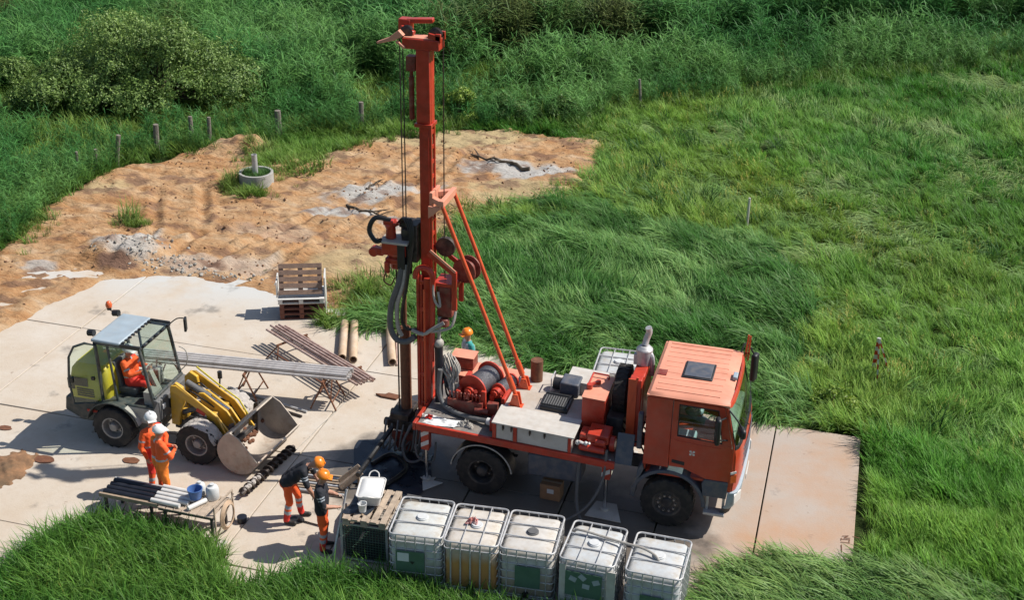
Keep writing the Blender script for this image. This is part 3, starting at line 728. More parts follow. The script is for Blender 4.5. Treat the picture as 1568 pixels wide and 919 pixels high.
mb = MB(); mb.bb(h.x-.26, h.x+.26, h.y-.30, h.y+.30, 2.964, 2.978); mb.build('hatch_pane', M['bluegrey'], cabo, bevel=.012)
mb = MB(); mb.bb(3.33, 3.5, -.42, -.2, 2.93, 2.946); mb.build('roof_patch', M['darkred'], cabo)
p = at_z(1126, 576, 2.95); mb = MB(); mb.bb(p.x-.04, p.x+.05, p.y-.12, p.y+.12, 2.915, 2.985); mb.build('marker_lamp', M['roofgrey'], cabo, bevel=.015)
# doors with windows, handles
for s in (-1, 1):
    def q(x, z, o=.004): return V(x, s*(sy(z)+o), z)
    mb = MB()
    mb.panel([q(3.778, 1.40), q(4.05, 1.40), q(4.50, 1.235), q(4.945, 1.235), q(4.945, 2.03), q(3.778, 2.03)], (0, -s*.045, 0))
    mb.frame([q(3.778, 2.031), q(4.945, 2.031), q(4.742, 2.815), q(3.778, 2.815)], [q(3.91, 2.10), q(4.75, 2.07), q(4.63, 2.73), q(3.90, 2.745)], (0, -s*.045, 0))
    mb.tube([q(3.86, 1.99, .002), q(4.3, 1.965, .002), q(4.75, 1.955, .002)], .010, 6)
    door = mb.build('door', M['cabred'], truck, bevel=.008)
    mb = MB(); mb.panel([q(3.90, 2.09, -.012), q(4.76, 2.06, -.012), q(4.64, 2.74, -.012), q(3.89, 2.755, -.012)], (0, -s*.008, 0)); mb.build('window_pane', M['clear'], door)
    mb = MB(); mb.tube([q(3.905, 2.095, .0), q(4.755, 2.065, .0), q(4.635, 2.735, .0), q(3.895, 2.75, .0)], .016, 6, closed=True); mb.build('window_seal', M['black'], door)
    mb = MB(); mb.panel([q(3.83, 1.49, .001), q(4.08, 1.46, .001), q(4.08, 1.54, .001), q(3.83, 1.56, .001)], (0, s*.012, 0)); mb.build('handle', M['black'], door, bevel=.006)
    if s < 0:
        # small white four-petal mark on the door
        mb = MB(); c0 = q(4.21, 1.76, .0)
        for a in (45, 135, 225, 315):
            d = V(math.cos(rad(a)), 0, math.sin(rad(a))); e = V(-d.z, 0, d.x)
            mb.panel([c0+d*.005, c0+d*.045+e*.026, c0+d*.068+e*.01, c0+d*.068-e*.01, c0+d*.045-e*.026], (0, s*.004, 0))
        mb.build('door_emblem', M['whitepaint'], door)
# front: grille, bumper, lamps, wipers, plate
mb = MB()
for k in range(4): strip(mb, [(1.30+.13*k, .035, .72), (1.37+.13*k, .045, .72)], th=.02, pl=PL[2:-2])
mb.build('grille', M['bluegrey'], cabo, bevel=.006)
mb = MB(); strip(mb, [(.62, -.02, 1.0), (.72, .03, 1.01), (1.0, .05, 1.01), (1.015, .0, 1.0)], th=.06); mb.build('bumper', M['roofgrey'], cabo, bevel=.015)
mb = MB(); strip(mb, [(.48, -.08, .98), (.615, -.03, .99)], th=.06); mb.build('lower_apron', M['chassis'], cabo, bevel=.01)
for s in (-1, 1):
    mb = MB(); mb.panel([(5.06, s*1.185, .74), (5.165, s*.93, .74), (5.165, s*.93, .96), (5.06, s*1.185, .96)], (.03, s*.01, 0)); mb.build('headlight', M['lamp'], cabo, bevel=.01)
    mb = MB(); mb.panel([(4.97, s*1.205, 1.22), (5.08, s*1.14, 1.22), (5.08, s*1.14, 1.42), (4.97, s*1.205, 1.38)], (.012, s*.012, 0)); mb.build('indicator', M['amber'], cabo, bevel=.008)
    mb = MB(); mb.panel([(4.97, s*1.207, 1.425), (5.07, s*1.15, 1.44), (5.07, s*1.15, 1.49), (4.97, s*1.207, 1.47)], (.012, s*.012, 0)); mb.build('side_flash', M['whitepaint'], cabo)
    mb = MB(); mb.bar((5.16, s*.2, 2.0), (5.05, s*.75, 2.45), .012, .02); mb.build('wiper', M['black'], cabo)
mb = MB(); mb.bb(5.21, 5.222, -.26, .26, .78, .89); mb.build('number_plate', M['whitepaint'], cabo)
# interior
mb = MB(); mb.bb(4.62, 4.95, -1.08, 1.08, 1.75, 2.02); mb.build('dashboard', M['hosepale'], cabo, bevel=.04)
for s in (-1, 1):
    mb = MB(); mb.box((3.95, s*.62, 1.72), (.5, .5, .16)); mb.box((3.72, s*.62, 2.1), (.14, .48, .72), (0, rad(-10), 0)); mb.box((3.66, s*.62, 2.52), (.1, .28, .18)); mb.build('seat', M['roofgrey'], cabo, bevel=.05)
mb = MB(); mb.tube([V(4.5+.06*math.sin(a), .62+.23*math.cos(a), 2.08+.2*math.sin(a)*.5) for a in [2*math.pi*k/20 for k in range(20)]], .018, 6, closed=True); mb.bar((4.5, .62, 2.08), (4.65, .62, 1.9), .05, .05); mb.build('steering_wheel', M['black'], cabo)
for k in range(4):
    mb = MB(); mb.bb(3.325, 3.36, -1.0, 1.0, 2.0+.14*k, 2.08+.14*k); mb.build('rear_shelf', M['hosepale'], cabo)
# front fenders, steps
for s in (-1, 1):
    mb = MB(); arch(mb, FA, s*.88, s*1.225, .665, 2, 178, .07, n=22, cz=.56, sx=1.02)
    mb.prism([(4.48, .85), (4.93, .85), (4.945, 1.225), (4.50, 1.225), (4.44, 1.12)], 'y', s*1.02, s*1.215)
    mb.prism([(3.10, .56), (3.145, .56), (3.2, .98), (3.30, 1.22), (3.27, 1.35), (3.18, 1.2)], 'y', s*.9, s*1.22)
    mb.build('fender', M['bluegrey'], truck, bevel=.01)
    mb = MB(); mb.bb(4.52, 4.93, s*1.12-.12, s*1.12+.10, .44, .50); mb.bb(4.55, 4.60, s*1.1-.02, s*1.1+.02, .5, .86); mb.bb(4.86, 4.91, s*1.1-.02, s*1.1+.02, .5, .86); mb.build('step', M['galv'], truck, bevel=.006)
# mirrors
mb = MB(); c = at_y(1099, 661, -1.42); mb.box(c, (.10, .20, .56), (0, 0, rad(15))); mi_ = mb.build('mirror', M['black'], truck, bevel=.04)
mb = MB(); mb.tube([(4.78, -1.16, 2.62), c+V(0, 0, .22), c+V(0, .02, .26)], .018, 6); mb.build('mirror_arm', M['black'], mi_); mb = MB(); mb.tube([(4.85, -1.18, 2.15), c+V(0, 0, -.2)], .018, 6); mb.build('mirror_arm', M['black'], mi_)
mb = MB(); c = at_y(1136, 663, -1.18); mb.box(c, (.12, .26, .20), (0, 0, rad(25))); mi_ = mb.build('mirror', M['black'], truck, bevel=.05)
mb = MB(); mb.tube([(4.76, -1.1, 2.83), (4.98, -1.16, 2.62), c+V(0, 0, .08)], .016, 6, smooth=4); mb.build('mirror_arm', M['black'], mi_)
mb = MB(); c = at_y(1155, 562, 1.45); mb.box(c, (.12, .22, .62), (0, 0, rad(-15))); mi_ = mb.build('mirror', M['black'], truck, bevel=.04)
mb = MB(); mb.tube([(4.78, 1.13, 2.86), (4.85, 1.3, 3.0), c+V(0, 0, .25)], .018, 6, smooth=4); mb.build('mirror_arm', M['black'], mi_)
mb = MB(); c = at_y(1141, 548, 1.15)
mb.bar(c, c+V(.03, 0, .52), .02, .035); mb.bar(c+V(.06, 0, -.05), c+V(.07, 0, .50), .02, .035); mb.bar(c+V(-.01, 0, .1), c+V(.08, 0, .12), .02, .03); mb.build('corner_marker', M['orange'], truck)
mb = MB(); c = at_y(1061, 630, -.7); mb.ball(c, (.16, .12, .10), 12); mb.cyl(c, c+V(0, 0, .14), .05); mb.build('work_lamp', M['hose'], truck)

# ---- outriggers
def jack(x, s, plate, zt):
    mb = MB(); y = s*1.06
    mb.bb(x-.085, x+.085, y-.085, y+.085, .80, zt); j = mb.build('outrigger', M['red'], truck, bevel=.008)
    for k in range(2):
        mb = MB(); z = .86+.24*k; f = s*.087
        mb.prism([(x-.084, z), (x+.084, z+.10), (x+.084, z+.20), (x-.084, z+.10)], 'y', y+f, y+f+s*.004); mb.build('white_stripe', M['whitepaint'], j)
    mb = MB(); mb.cyl((x, y, .08), (x, y, .82), .042); mb.build('rod', M['chrome'], j)
    mb = MB(); mb.cyl((x, y, .03), (x, y, .09), .09)
    mb.prism([(x+a, y+b) for a, b in plate], 'z', .012, .035); mb.build('foot_plate', M['galv'] if False else M['boxwhite'], j, bevel=.004)
jack(-1.22, -1, [(-.16, .05), (-.07, -.02), (-.06, -.1), (.06, -.42), (.36, -.02), (.14, 0), (.16, .14), (.02, .08)], 1.25)
jack(2.55, -1, [(-.34, -.30), (.40, -.34), (.20, .26), (-.22, .26)], 1.2)
jack(-1.22, 1, [(-.25, -.25), (.25, -.25), (.25, .25), (-.25, .25)], 1.25)
jack(2.55, 1, [(-.25, -.25), (.25, -.25), (.25, .25), (-.25, .25)], 1.2)

# ---- mast
MX = -1.5
mb = MB(); mb.bb(MX-.11, MX+.09, -.12, .10, .92, 7.42); mast = mb.build('mast', M['mastred'], truck, bevel=.012)
mb = MB(); mb.bb(MX+.103, MX+.145, -.14, -.09, 3.6, 7.4); mb.bb(MX+.103, MX+.145, .06, .11, 3.6, 7.4)
for k in range(12): mb.bb(MX+.103, MX+.13, -.09, .06, 3.9+.3*k, 3.98+.3*k)
mb.build('rack_rail', M['red'], mast, bevel=.004)
mb = MB(); mb.bb(MX-.145, MX+.125, -.155, .135, 7.43, 8.86); sl = mb.build('upper_mast', M['mastred'], truck, bevel=.015)
mb = MB(); mb.bb(MX-.18, MX+.16, -.19, .17, 7.36, 7.43); mb.build('collar', M['red'], sl, bevel=.006)
mb = MB(); mb.cyl((MX-.28, -.02, 7.46), (MX-.28, -.02, 8.3), .05); mb.cyl((MX-.28, -.02, 8.25), (MX-.28, -.02, 8.55), .035); mb.bb(MX-.36, MX-.18, -.1, .08, 8.42, 8.7); mb.build('lift_cylinder', M['darkred'], sl, bevel=.006)
mb = MB(); mb.bb(-1.90, -1.18, -.18, .16, 8.862, 9.06); cr = mb.build('crown', M['mastred'], truck, bevel=.015)
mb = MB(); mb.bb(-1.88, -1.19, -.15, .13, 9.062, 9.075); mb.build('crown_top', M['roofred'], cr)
for y in (-.14, .12):
    mb = MB(); mb.bb(-1.26, -1.15, y-.03, y+.03, 9.02, 9.18); mb.bar((-1.40, y+.0, 9.14), (-1.16, y+.0, 9.09), .06, .10); mb.build('crown_cheek', M['red'], cr, bevel=.01)
for x in (-1.30, -1.86):
    mb = MB(); mb.lathe([(.02, -.05), (.12, -.05), (.13, -.045), (.10, -.02), (.10, .02), (.13, .045), (.12, .05), (.02, .05)], (x, .0, 9.13), (0, 1, 0), 20); mb.build('sheave', M['grease'], cr)
mb = MB(); mb.bb(-2.08, -1.84, .12, .34, 9.09, 9.34); mb.bar((-1.92, .2, 9.3), (-1.42, .26, 9.33), .16, .09); mb.bar((-2.0, .1, 9.2), (-1.72, .0, 9.12), .1, .08); mb.build('jib_hoist', M['red'], cr, bevel=.02)
mb = MB(); mb.prism([(-1.84, 9.12), (-2.02, 9.02), (-2.36, 8.93), (-2.38, 8.96), (-2.14, 9.06), (-1.94, 9.22)], 'y', -.26, -.14); mb.bar((-2.0, -.2, 9.0), (-1.84, -.2, 8.88), .06, .05); mb.build('fairlead_horn', M['roofred'], cr, bevel=.01)
# winch and hoist lines
mb = MB()
for (x, y, z0, z1) in ((-2.03, 0.05, 5.15, 9.13), (-1.93, -.05, 5.15, 9.13), (-1.16, .02, 5.0, 9.1), (-1.15, .02, 3.0, 5.0)):
    mb.cyl((x, y, z0), (x, y, z1), .012, n=6)
mb.build('hoist_cable', M['grease'], truck)
# bracket and pair of back struts
zb = 6.0
mb = MB()
mb.prism([(MX+.12, -.20), (MX+.42, -.42), (MX+.46, -.32), (MX+.20, -.12)], 'z', zb-.12, zb-.02)
mb.prism([(MX+.12, .20), (MX+.42, .42), (MX+.46, .32), (MX+.20, .12)], 'z', zb-.12, zb-.02)
mb.bb(MX+.38, MX+.47, -.42, .42, zb-.14, zb); mb.bb(MX+.122, MX+.19, -.24, .24, zb-.4, zb+.08)
mb.prism([(MX+.15, zb-.4), (MX+.15, zb-.14), (MX+.44, zb-.14)], 'y', -.40, -.36); mb.prism([(MX+.15, zb-.4), (MX+.15, zb-.14), (MX+.44, zb-.14)], 'y', .36, .40)
mb.build('strut_bracket', M['roofred'], truck, bevel=.006)
for s in (-1, 1):
    f = at_y(790, 606, -.38) if s < 0 else at_y(803, 582, .40)
    top = V(MX+.43, s*.38, zb-.10)
    mb = MB(); mb.cyl(top, f, .042, n=14); d = (f-top).normalized()
    mb.cyl(f-d*.45, f-d*.15, .062, n=14)
    st = mb.build('back_strut', M['orange'], truck)
    mb = MB(); zf = 1.715
    mb.prism([(f.x-.12, zf), (f.x+.12, zf), (f.x+.06, f.z+.06), (f.x-.05, f.z+.06)], 'y', f.y-.09, f.y-.055)
    mb.prism([(f.x-.12, zf), (f.x+.12, zf), (f.x+.06, f.z+.06), (f.x-.05, f.z+.06)], 'y', f.y+.055, f.y+.09)
    mb.cyl((f.x, f.y-.11, f.z), (f.x, f.y+.11, f.z), .03); mb.bb(f.x-.15, f.x+.15, f.y-.1, f.y+.1, zf-.001+.0, zf+.02); mb.build('strut_foot', M['orange'], st, bevel=.005)
# lower mast cradle: twin channels, hose arch
mb = MB()
mb.bb(MX-.17, MX-.11, -.27, -.15, .55, 4.35); mb.bb(MX-.11, MX-.05, -.25, -.18, .6, 4.3); mb.bb(MX-.01, MX+.13, -.27, -.15, 1.0, 4.25)
for z in (1.3, 2.0, 2.8, 3.5, 4.1): mb.bb(MX-.11, MX-.01, -.26, -.17, z, z+.09)
cr2 = mb.build('mast_cradle', M['red'], truck, bevel=.012)
mb = MB(); R0 = .17; cx = MX+.02; pts = [(MX-.17, -.29, 4.24)]
for k in range(9):
    a = math.pi*(1-k/8); pts.append((cx-.01+.18*math.cos(a), -.29, 4.32+.18*math.sin(a)))
pts += [(cx+.17, -.28, 4.0), (cx+.15, -.27, 3.2), (cx+.12, -.27, 2.4)]
mb.tube(pts, .058, 10); mb.build('hose_arch', M['red'], cr2)
mb = MB(); mb.tube([(MX-.25, -.32, 3.08), (MX+.0, -.36, 3.04), (MX+.2, -.34, 3.18), (MX+.42, -.28, 3.32)], .04, 8, smooth=3); mb.build('clamp_band', M['hosepale'], cr2)
mb = MB(); mb.bar((MX-.1, -.34, 1.32), (MX+.46, -.40, 1.22), .06, .08); mb.cyl((MX+.44, -.46, 1.18), (MX+.44, -.32, 1.18), .09); mb.cyl((MX+.03, -.36, 1.35), (MX+.03, -.36, 4.05), .022); mb.build('lock_lever', M['orange'], cr2, bevel=.006)
mb = MB(); mb.cyl((MX+.28, -.2, 1.45), (MX+.28, -.2, 2.75), .085, n=18); lc = mb.build('raising_cylinder', M['darkpipe'], truck)
mb = MB(); mb.ball((MX+.28, -.2, 2.8), .11); mb.cyl((MX+.28, -.2, 2.8), (MX+.3, -.2, 3.4), .04); mb.build('cylinder_head', M['hosepale'], lc)
# carriage winch bracket on the mast back
mb = MB()
mb.bar((MX+.1, -.26, 4.82), (MX+.62, -.24, 4.42), .06, .10); mb.bar((MX+.1, .22, 4.82), (MX+.62, .22, 4.42), .06, .10)
mb.bb(MX+.58, MX+.68, -.27, -.20, 3.62, 4.46); mb.bb(MX+.58, MX+.68, .18, .25, 3.62, 4.46); mb.bb(MX+.2, MX+.68, -.25, .23, 4.10, 4.18)
bk = mb.build('carriage_bracket', M['mastred'], truck, bevel=.008)
mb = MB(); mb.bar((MX+.14, -.28, 4.88), (MX+.66, -.27, 4.47), .02, .05); mb.build('bracket_edge', M['roofred'], bk)
mb = MB(); mb.bb(MX+.24, MX+.56, -.2, .2, 3.4, 4.08); mb.cyl((MX+.4, -.18, 3.38), (MX+.4, -.18, 3.2), .1); mb.build('gear_case', M['darkred'], bk, bevel=.03)
mb = MB(); mb.lathe([(.05, -.12), (.26, -.12), (.26, -.09), (.17, -.08), (.17, .08), (.26, .09), (.26, .12), (.05, .12)], (MX+.80, .06, 4.42), (.25, 1, 0), 22); mb.build('rope_drum', M['darkred'], bk)
mb = MB(); mb.lathe([(.04, -.05), (.2, -.05), (.21, 0), (.2, .05), (.04, .05)], (MX+.36, .05, 4.86), (0, 1, 0), 20); mb.build('sheave', M['grease'], bk)
mb = MB(); mb.tube([(MX+.30, -.28, 4.0), (MX+.36, -.34, 3.7), (MX+.24, -.34, 3.86), (MX+.2, -.3, 4.3)], .026, 6, smooth=5); mb.tube([(MX+.66, -.25, 3.6), (MX+.6, -.36, 3.3), (MX+.3, -.36, 3.15), (MX+.1, -.3, 3.1)], .03, 6, smooth=5); mb.build('bracket_hose', M['hosepale'], bk)
# rotary head on its carriage
hx = -2.12
mb = MB(); mb.bb(MX-.30, MX-.142, -.24, .22, 4.55, 5.35); mb.bb(MX-.5, MX-.30, -.16, .16, 4.7, 5.2); car = mb.build('head_carriage', M['grease'], truck, bevel=.015)
mb = MB(); mb.bb(hx-.26, hx+.25, -.30, .27, 4.66, 4.92); mb.bb(hx-.50, hx-.25, -.24, -.08, 4.60, 4.76); mb.cyl((hx-.46, -.25, 4.66), (hx-.46, -.05, 4.66), .1)
mb.cyl((hx-.02, 0, 4.66), (hx-.02, 0, 4.3), .2, .16, n=20); mb.bb(hx-.22, hx+.2, -.22, .2, 4.44, 4.56); mb.bb(hx-.22, hx-.12, -.28, -.18, 4.25, 4.5)
head = mb.build('rotary_head', M['red'], truck, bevel=.02)
mb = MB(); mb.bb(hx-.30, hx+.30, -.33, .30, 4.922, 4.97); mb.build('top_flange', M['deckpale'], head, bevel=.008)
mb = MB(); mb.cyl((hx-.12, -.1, 4.97), (hx-.12, -.1, 5.28), .11, .09, n=16); mb.cyl((hx-.2, -.18, 5.22), (hx+.0, -.02, 5.30), .08); mb.bb(hx-.25, hx-.05, -.2, .0, 5.26, 5.36); mb.build('drive_motor', M['red'], head, bevel=.02)
mb = MB(); mb.cyl((hx+.14, .1, 4.97), (hx+.14, .1, 5.32), .12, .10, n=16); mb.bb(hx+.02, hx+.36, -.02, .2, 5.18, 5.34); mb.build('drive_motor', M['grease'], head, bevel=.02)
mb = MB(); mb.bb(hx+.08, hx+.24, -.32, -.2, 4.4, 4.92); mb.cyl((hx+.3, -.22, 4.3), (hx+.3, -.22, 4.9), .06); mb.build('valve_bank', M['black'], head, bevel=.01)
mb = MB(); mb.tube([(hx-.18, -.27, 4.3), (hx-.22, -.3, 4.1), (hx-.08, -.3, 4.02), (hx+.02, -.3, 4.2)], .016, 6, smooth=5); mb.build('lifting_shackle', M['rust'], head)
mb = MB()
mb.tube([(hx-.10, -.14, 5.36), (hx-.4, -.2, 5.40), (hx-.52, -.25, 5.15), (hx-.38, -.3, 4.95), (hx-.25, -.3, 4.98)], .05, 8, smooth=6)
for k in range(4):
    mb.tube([(hx+.02+.06*k, -.05, 5.3), (hx+.2+.05*k, -.2, 5.45), (hx+.36+.02*k, -.30, 5.1), (hx+.32, -.32, 4.6-.1*k)], .022, 6, smooth=6)
mb.tube([(hx+.34, -.28, 4.85), (hx+.3, -.34, 4.2), (hx+.16, -.34, 3.4), (hx+.24, -.34, 3.12), (MX-.16, -.28, 3.08)], .034, 8, smooth=7)
mb.build('head_hose', M['hoseblack'], head)
mb = MB()
mb.tube([(hx+.16, -.25, 4.5), (hx+.10, -.3, 4.1), (hx-.06, -.32, 3.6), (hx-.10, -.32, 3.1), (hx+.02, -.32, 2.82), (hx+.24, -.3, 2.78), (MX-.2, -.28, 2.92)], .062, 10, smooth=7)
mb.build('feed_hose', M['hose'], head)
mb = MB(); mb.tube([(hx+.24, -.25, 4.5), (hx+.20, -.3, 4.1), (hx+.06, -.32, 3.6), (hx+.06, -.30, 3.1), (hx+.14, -.3, 2.9)], .045, 10, smooth=7); mb.build('feed_hose', M['hosepale'], head)
# drill string and casing
mb = MB(); mb.cyl((-2.02, 0, 2.9), (-2.02, 0, 4.4), .045, n=12); mb.build('drill_rod', M['rust'], truck)
mb = MB(); mb.pipe((-2.02, 0, -.05), (-2.02, 0, 2.95), .115, .09, n=20); mb.build('casing_pipe', M['rust'], truck)
mb = MB(); mb.cyl((-2.16, -.06, 1.0), (-2.16, -.06, 4.25), .018, n=8); mb.build('guide_rod', M['grease'], truck)
# breakout clamp at the mast foot with hoses
mb = MB(); mb.bb(-2.36, -1.68, -.30, .28, .62, .86); mb.bb(-2.28, -1.86, -.34, .32, .88, 1.04); mb.cyl((-2.45, -.2, .74), (-2.2, -.2, .74), .09); mb.cyl((-2.45, .2, .74), (-2.2, .2, .74), .09); mb.cyl((-1.66, -.33, .4), (-1.66, -.33, 1.0), .07)
cl = mb.build('breakout_clamp', M['grease'], truck, bevel=.02)
mb = MB(); mb.prism([(-2.32, .60), (-1.7, .60), (-1.78, .18), (-2.1, .10)], 'y', -.32, -.28); mb.prism([(-2.32, .60), (-1.7, .60), (-1.78, .18), (-2.1, .10)], 'y', .26, .30); mb.bb(-1.68, -1.46, -.42, .42, .55, 1.2); mb.build('clamp_frame', M['darkred'], cl, bevel=.01)
mb = MB()
for k in range(7):
    r1 = random.Random(k); x = -2.35+.13*k; y = -.34-.03*(k % 2); z = .8+.1*r1.random()
    mb.tube([(x, y, z), (x-.08+.1*r1.random(), y-.16, z-.25-.2*r1.random()), (x-.05, y-.1, .18+.1*r1.random()), (x+.2*r1.random(), y+.02, .42)], .022, 6, smooth=6)
mb.tube([(-1.75, -.4, .9), (-1.9, -.6, .5), (-1.75, -.75, .2), (-1.45, -.7, .3), (-1.35, -.5, .9)], .03, 6, smooth=6)
mb.tube([(-1.5, -.8, 1.1), (-1.45, -1.0, .55), (-1.1, -1.0, .45), (-1.05, -.95, .9)], .02, 6, smooth=6)
mb.build('clamp_hose', M['hose'], cl)
# winch set on the rear deck: two rope drums, control hoses, valve gear
def drum(c, L, r, rf, fm, tilt_):
    c = Vector(c); d = V(.28, 1, 0).normalized()
    mb = MB(); mb.lathe([(.04, 0), (rf, 0), (rf, .035), (r*.7, .04), (r*.7, L-.04), (rf, L-.035), (rf, L), (.04, L)], c, d, 32)
    w = mb.build('winch_drum', fm, truck)
    mb = MB(); pr = [(r*.7, .042)]
    n = max(6, int(L/.035))
    for k in range(n):
        t = .045+(L-.09)*k/n; pr += [(r-.008, t), (r+.008, t+(L-.09)/n*.5)]
    pr += [(r-.008, L-.045), (r*.7, L-.042)]
    mb.lathe(pr, c, d, 32); mb.build('rope_coil', M['rope'], w)
    mb = MB(); mb.cyl(c-d*.14, c, .11, n=16); mb.cyl(c-d*.19, c-d*.14, .075, n=8); mb.bb(c.x-.13, c.x-.04, c.y-.2, c.y-.08, c.z-.14, c.z-.02); mb.cyl(c-d*.08+V(.1, 0, .02), c-d*.16+V(.16, 0, .05), .04); mb.bar(c-d*.1+V(-.1, 0, 0), c-d*.1+V(.2, 0, -.12), .05, .05); mb.build('gear_hub', M['red'], w)
    return w
drum((-.48, -.25, 1.86), .74, .245, .32, M['mastred'], 0)
drum((.02, -.05, 1.80), .55, .14, .165, M['mastred'], 0)
mb = MB(tilt); mb.bb(-.80, -.70, -.40, .50, 1.353, 1.8); mb.bb(-.86, .22, -.40, -.30, 1.353, 1.50); mb.bb(-.86, .24, .42, .5, 1.353, 1.62); mb.bb(-.25, -.15, -.42, -.34, 1.5, 1.9); mb.bb(.16, .24, -.34, .4, 1.5, 1.78)
mb.build('winch_frame', M['mastred'], truck, bevel=.012)
mb = MB(); mb.bb(-.95, -.2, -.50, -.41, 1.42, 1.7)
for k in range(9):
    x = -.9+.08*k; mb.cyl((x, -.46, 1.7), (x+.01, -.5, 1.86), .014, n=6); mb.ball((x+.01, -.5, 1.88), .028, 8)
mb.cyl((-.35, -.52, 1.55), (-.05, -.52, 1.55), .06); mb.bb(-.1, .12, -.5, -.36, 1.5, 1.72); mb.build('control_levers', M['darkred'], truck, bevel=.008)
mb = MB()
for k in range(16):
    r1 = random.Random(40+k); x0 = MX+.24+.05*(k % 8); y0 = -.12+.05*(k % 3)
    mb.tube([(x0, y0, 2.55-.05*(k % 4)), (x0+.08+.1*r1.random(), y0-.1, 2.2), (-.98+.2*r1.random(), -.2-.12*r1.random(), 1.85), (-.85+.16*r1.random(), -.38, 1.6)], .017, 6, smooth=6)
mb.build('control_hose_bundle', M['hosepale'], truck)
mb = MB()
for k in range(7):
    r1 = random.Random(80+k)
    mb.tube([(MX+.25, -.1+.05*k, 2.3), (MX+.4, -.2, 1.95+.1*r1.random()), (MX+.5+.2*r1.random(), -.25, 1.6), (MX+.75, -.3+.08*k, 1.45)], .02, 6, smooth=6)
mb.build('black_hose_bundle', M['hoseblack'], truck)
mb = MB(tilt); mb.tube([(MX+.36, -.36, 2.2), (MX+.34, -.40, 1.75), (MX+.46, -.48, 1.48), (-.75, -.62, 1.42), (-.35, -.72, 1.42), (.0, -.78, 1.46)], .052, 10, smooth=7); hs = mb.build('suction_hose', M['hose'], truck)
mb = MB(tilt); mb.cyl((.0, -.78, 1.46), (.17, -.82, 1.47), .075, n=14); mb.build('hose_coupling', M['whitepaint'], hs)
mb = MB(tilt); mb.bb(.10, .235, -.98, -.72, 1.366, 1.6); mb.build('coupling_box', M['red'], truck, bevel=.01)
mb = MB(); mb.cyl((.62, .78, 1.67), (.62, .78, 2.2), .13, .13, n=18); mb.build('filter_drum', M['rust'], truck)
# hose hanging from the pump to the ground
mb = MB(); mb.tube([(2.02, -1.15, 1.2), (2.0, -1.22, .75), (2.05, -1.4, .25), (2.25, -1.75, .05), (2.35, -2.05, .045)], .035, 8, smooth=7)
mb.tube([(2.55, -1.16, 1.5), (2.5, -1.3, .8), (2.2, -1.6, .3), (1.6, -1.9, .055), (.6, -1.95, .05), (-.6, -1.78, .05), (-1.4, -1.75, .05)], .026, 8, smooth=8)
mb.build('drain_hose', M['hose'], truck)

M['ragred'] = mat('pink_red_rag', (.50, .09, .07), .9, var=.5, scale=14, c2=(.6, .5, .48), c2amt=.45, c2scale=9)
M['pipesilver'] = mat('dull_silver_pipe', (.60, .57, .55), .4, metal=.15, var=.15, scale=9, c2=(.38, .33, .30), c2amt=.25, c2scale=3)

# ------------------------------------------------------------------ liquid tanks in wire cages
def liquid_mat(name, tank, liquid, level, stain=.2):
    m = mat(name, tank, .42, var=.12, scale=2.2, dust=.38, c2=(.50, .42, .30), c2amt=.25, c2scale=2.0); N = m.node_tree.nodes; L = m.node_tree.links; p = N['Principled BSDF']
    src = p.inputs['Base Color'].links[0].from_socket
    tc = N.new('ShaderNodeTexCoord'); s = N.new('ShaderNodeSeparateXYZ'); L.new(tc.outputs['Object'], s.inputs[0])
    n = N.new('ShaderNodeTexNoise'); n.inputs['Scale'].default_value = 3; n.inputs['Detail'].default_value = 7; L.new(tc.outputs['Object'], n.inputs['Vector'])
    a = N.new('ShaderNodeMath'); a.operation = 'MULTIPLY_ADD'; a.inputs[1].default_value = .3; L.new(n.outputs[0], a.inputs[0]); L.new(s.outputs[2], a.inputs[2])
    r = N.new('ShaderNodeMapRange'); r.inputs[1].default_value = level+.32; r.inputs[2].default_value = level-.02; L.new(a.outputs[0], r.inputs[0])
    x = N.new('ShaderNodeMix'); x.data_type = 'RGBA'; x.inputs[7].default_value = (*liquid, 1); L.new(r.outputs[0], x.inputs[0]); L.new(src, x.inputs[6]); L.new(x.outputs[2], p.inputs['Base Color'])
    return m
T_WHITE = (.58, .61, .62)
def rrect(hx, hy, r, z, n=5):
    P = []
    for cx, cy, a0 in ((hx-r, hy-r, 0), (-hx+r, hy-r, 90), (-hx+r, -hy+r, 180), (hx-r, -hy+r, 270)):
        for k in range(n+1):
            a = rad(a0+90*k/n); P.append(V(cx+r*math.cos(a), cy+r*math.sin(a), z))
    return P
def loft(mb, rings, mi=0):
    n = len(rings[0]); P = [p for r in rings for p in r]
    F = [(i*n+k, i*n+(k+1) % n, (i+1)*n+(k+1) % n, (i+1)*n+k) for i in range(len(rings)-1) for k in range(n)]
    F += [tuple(range(n))[::-1], tuple(range((len(rings)-1)*n, len(rings)*n))]
    mb.add(P, F, mi)
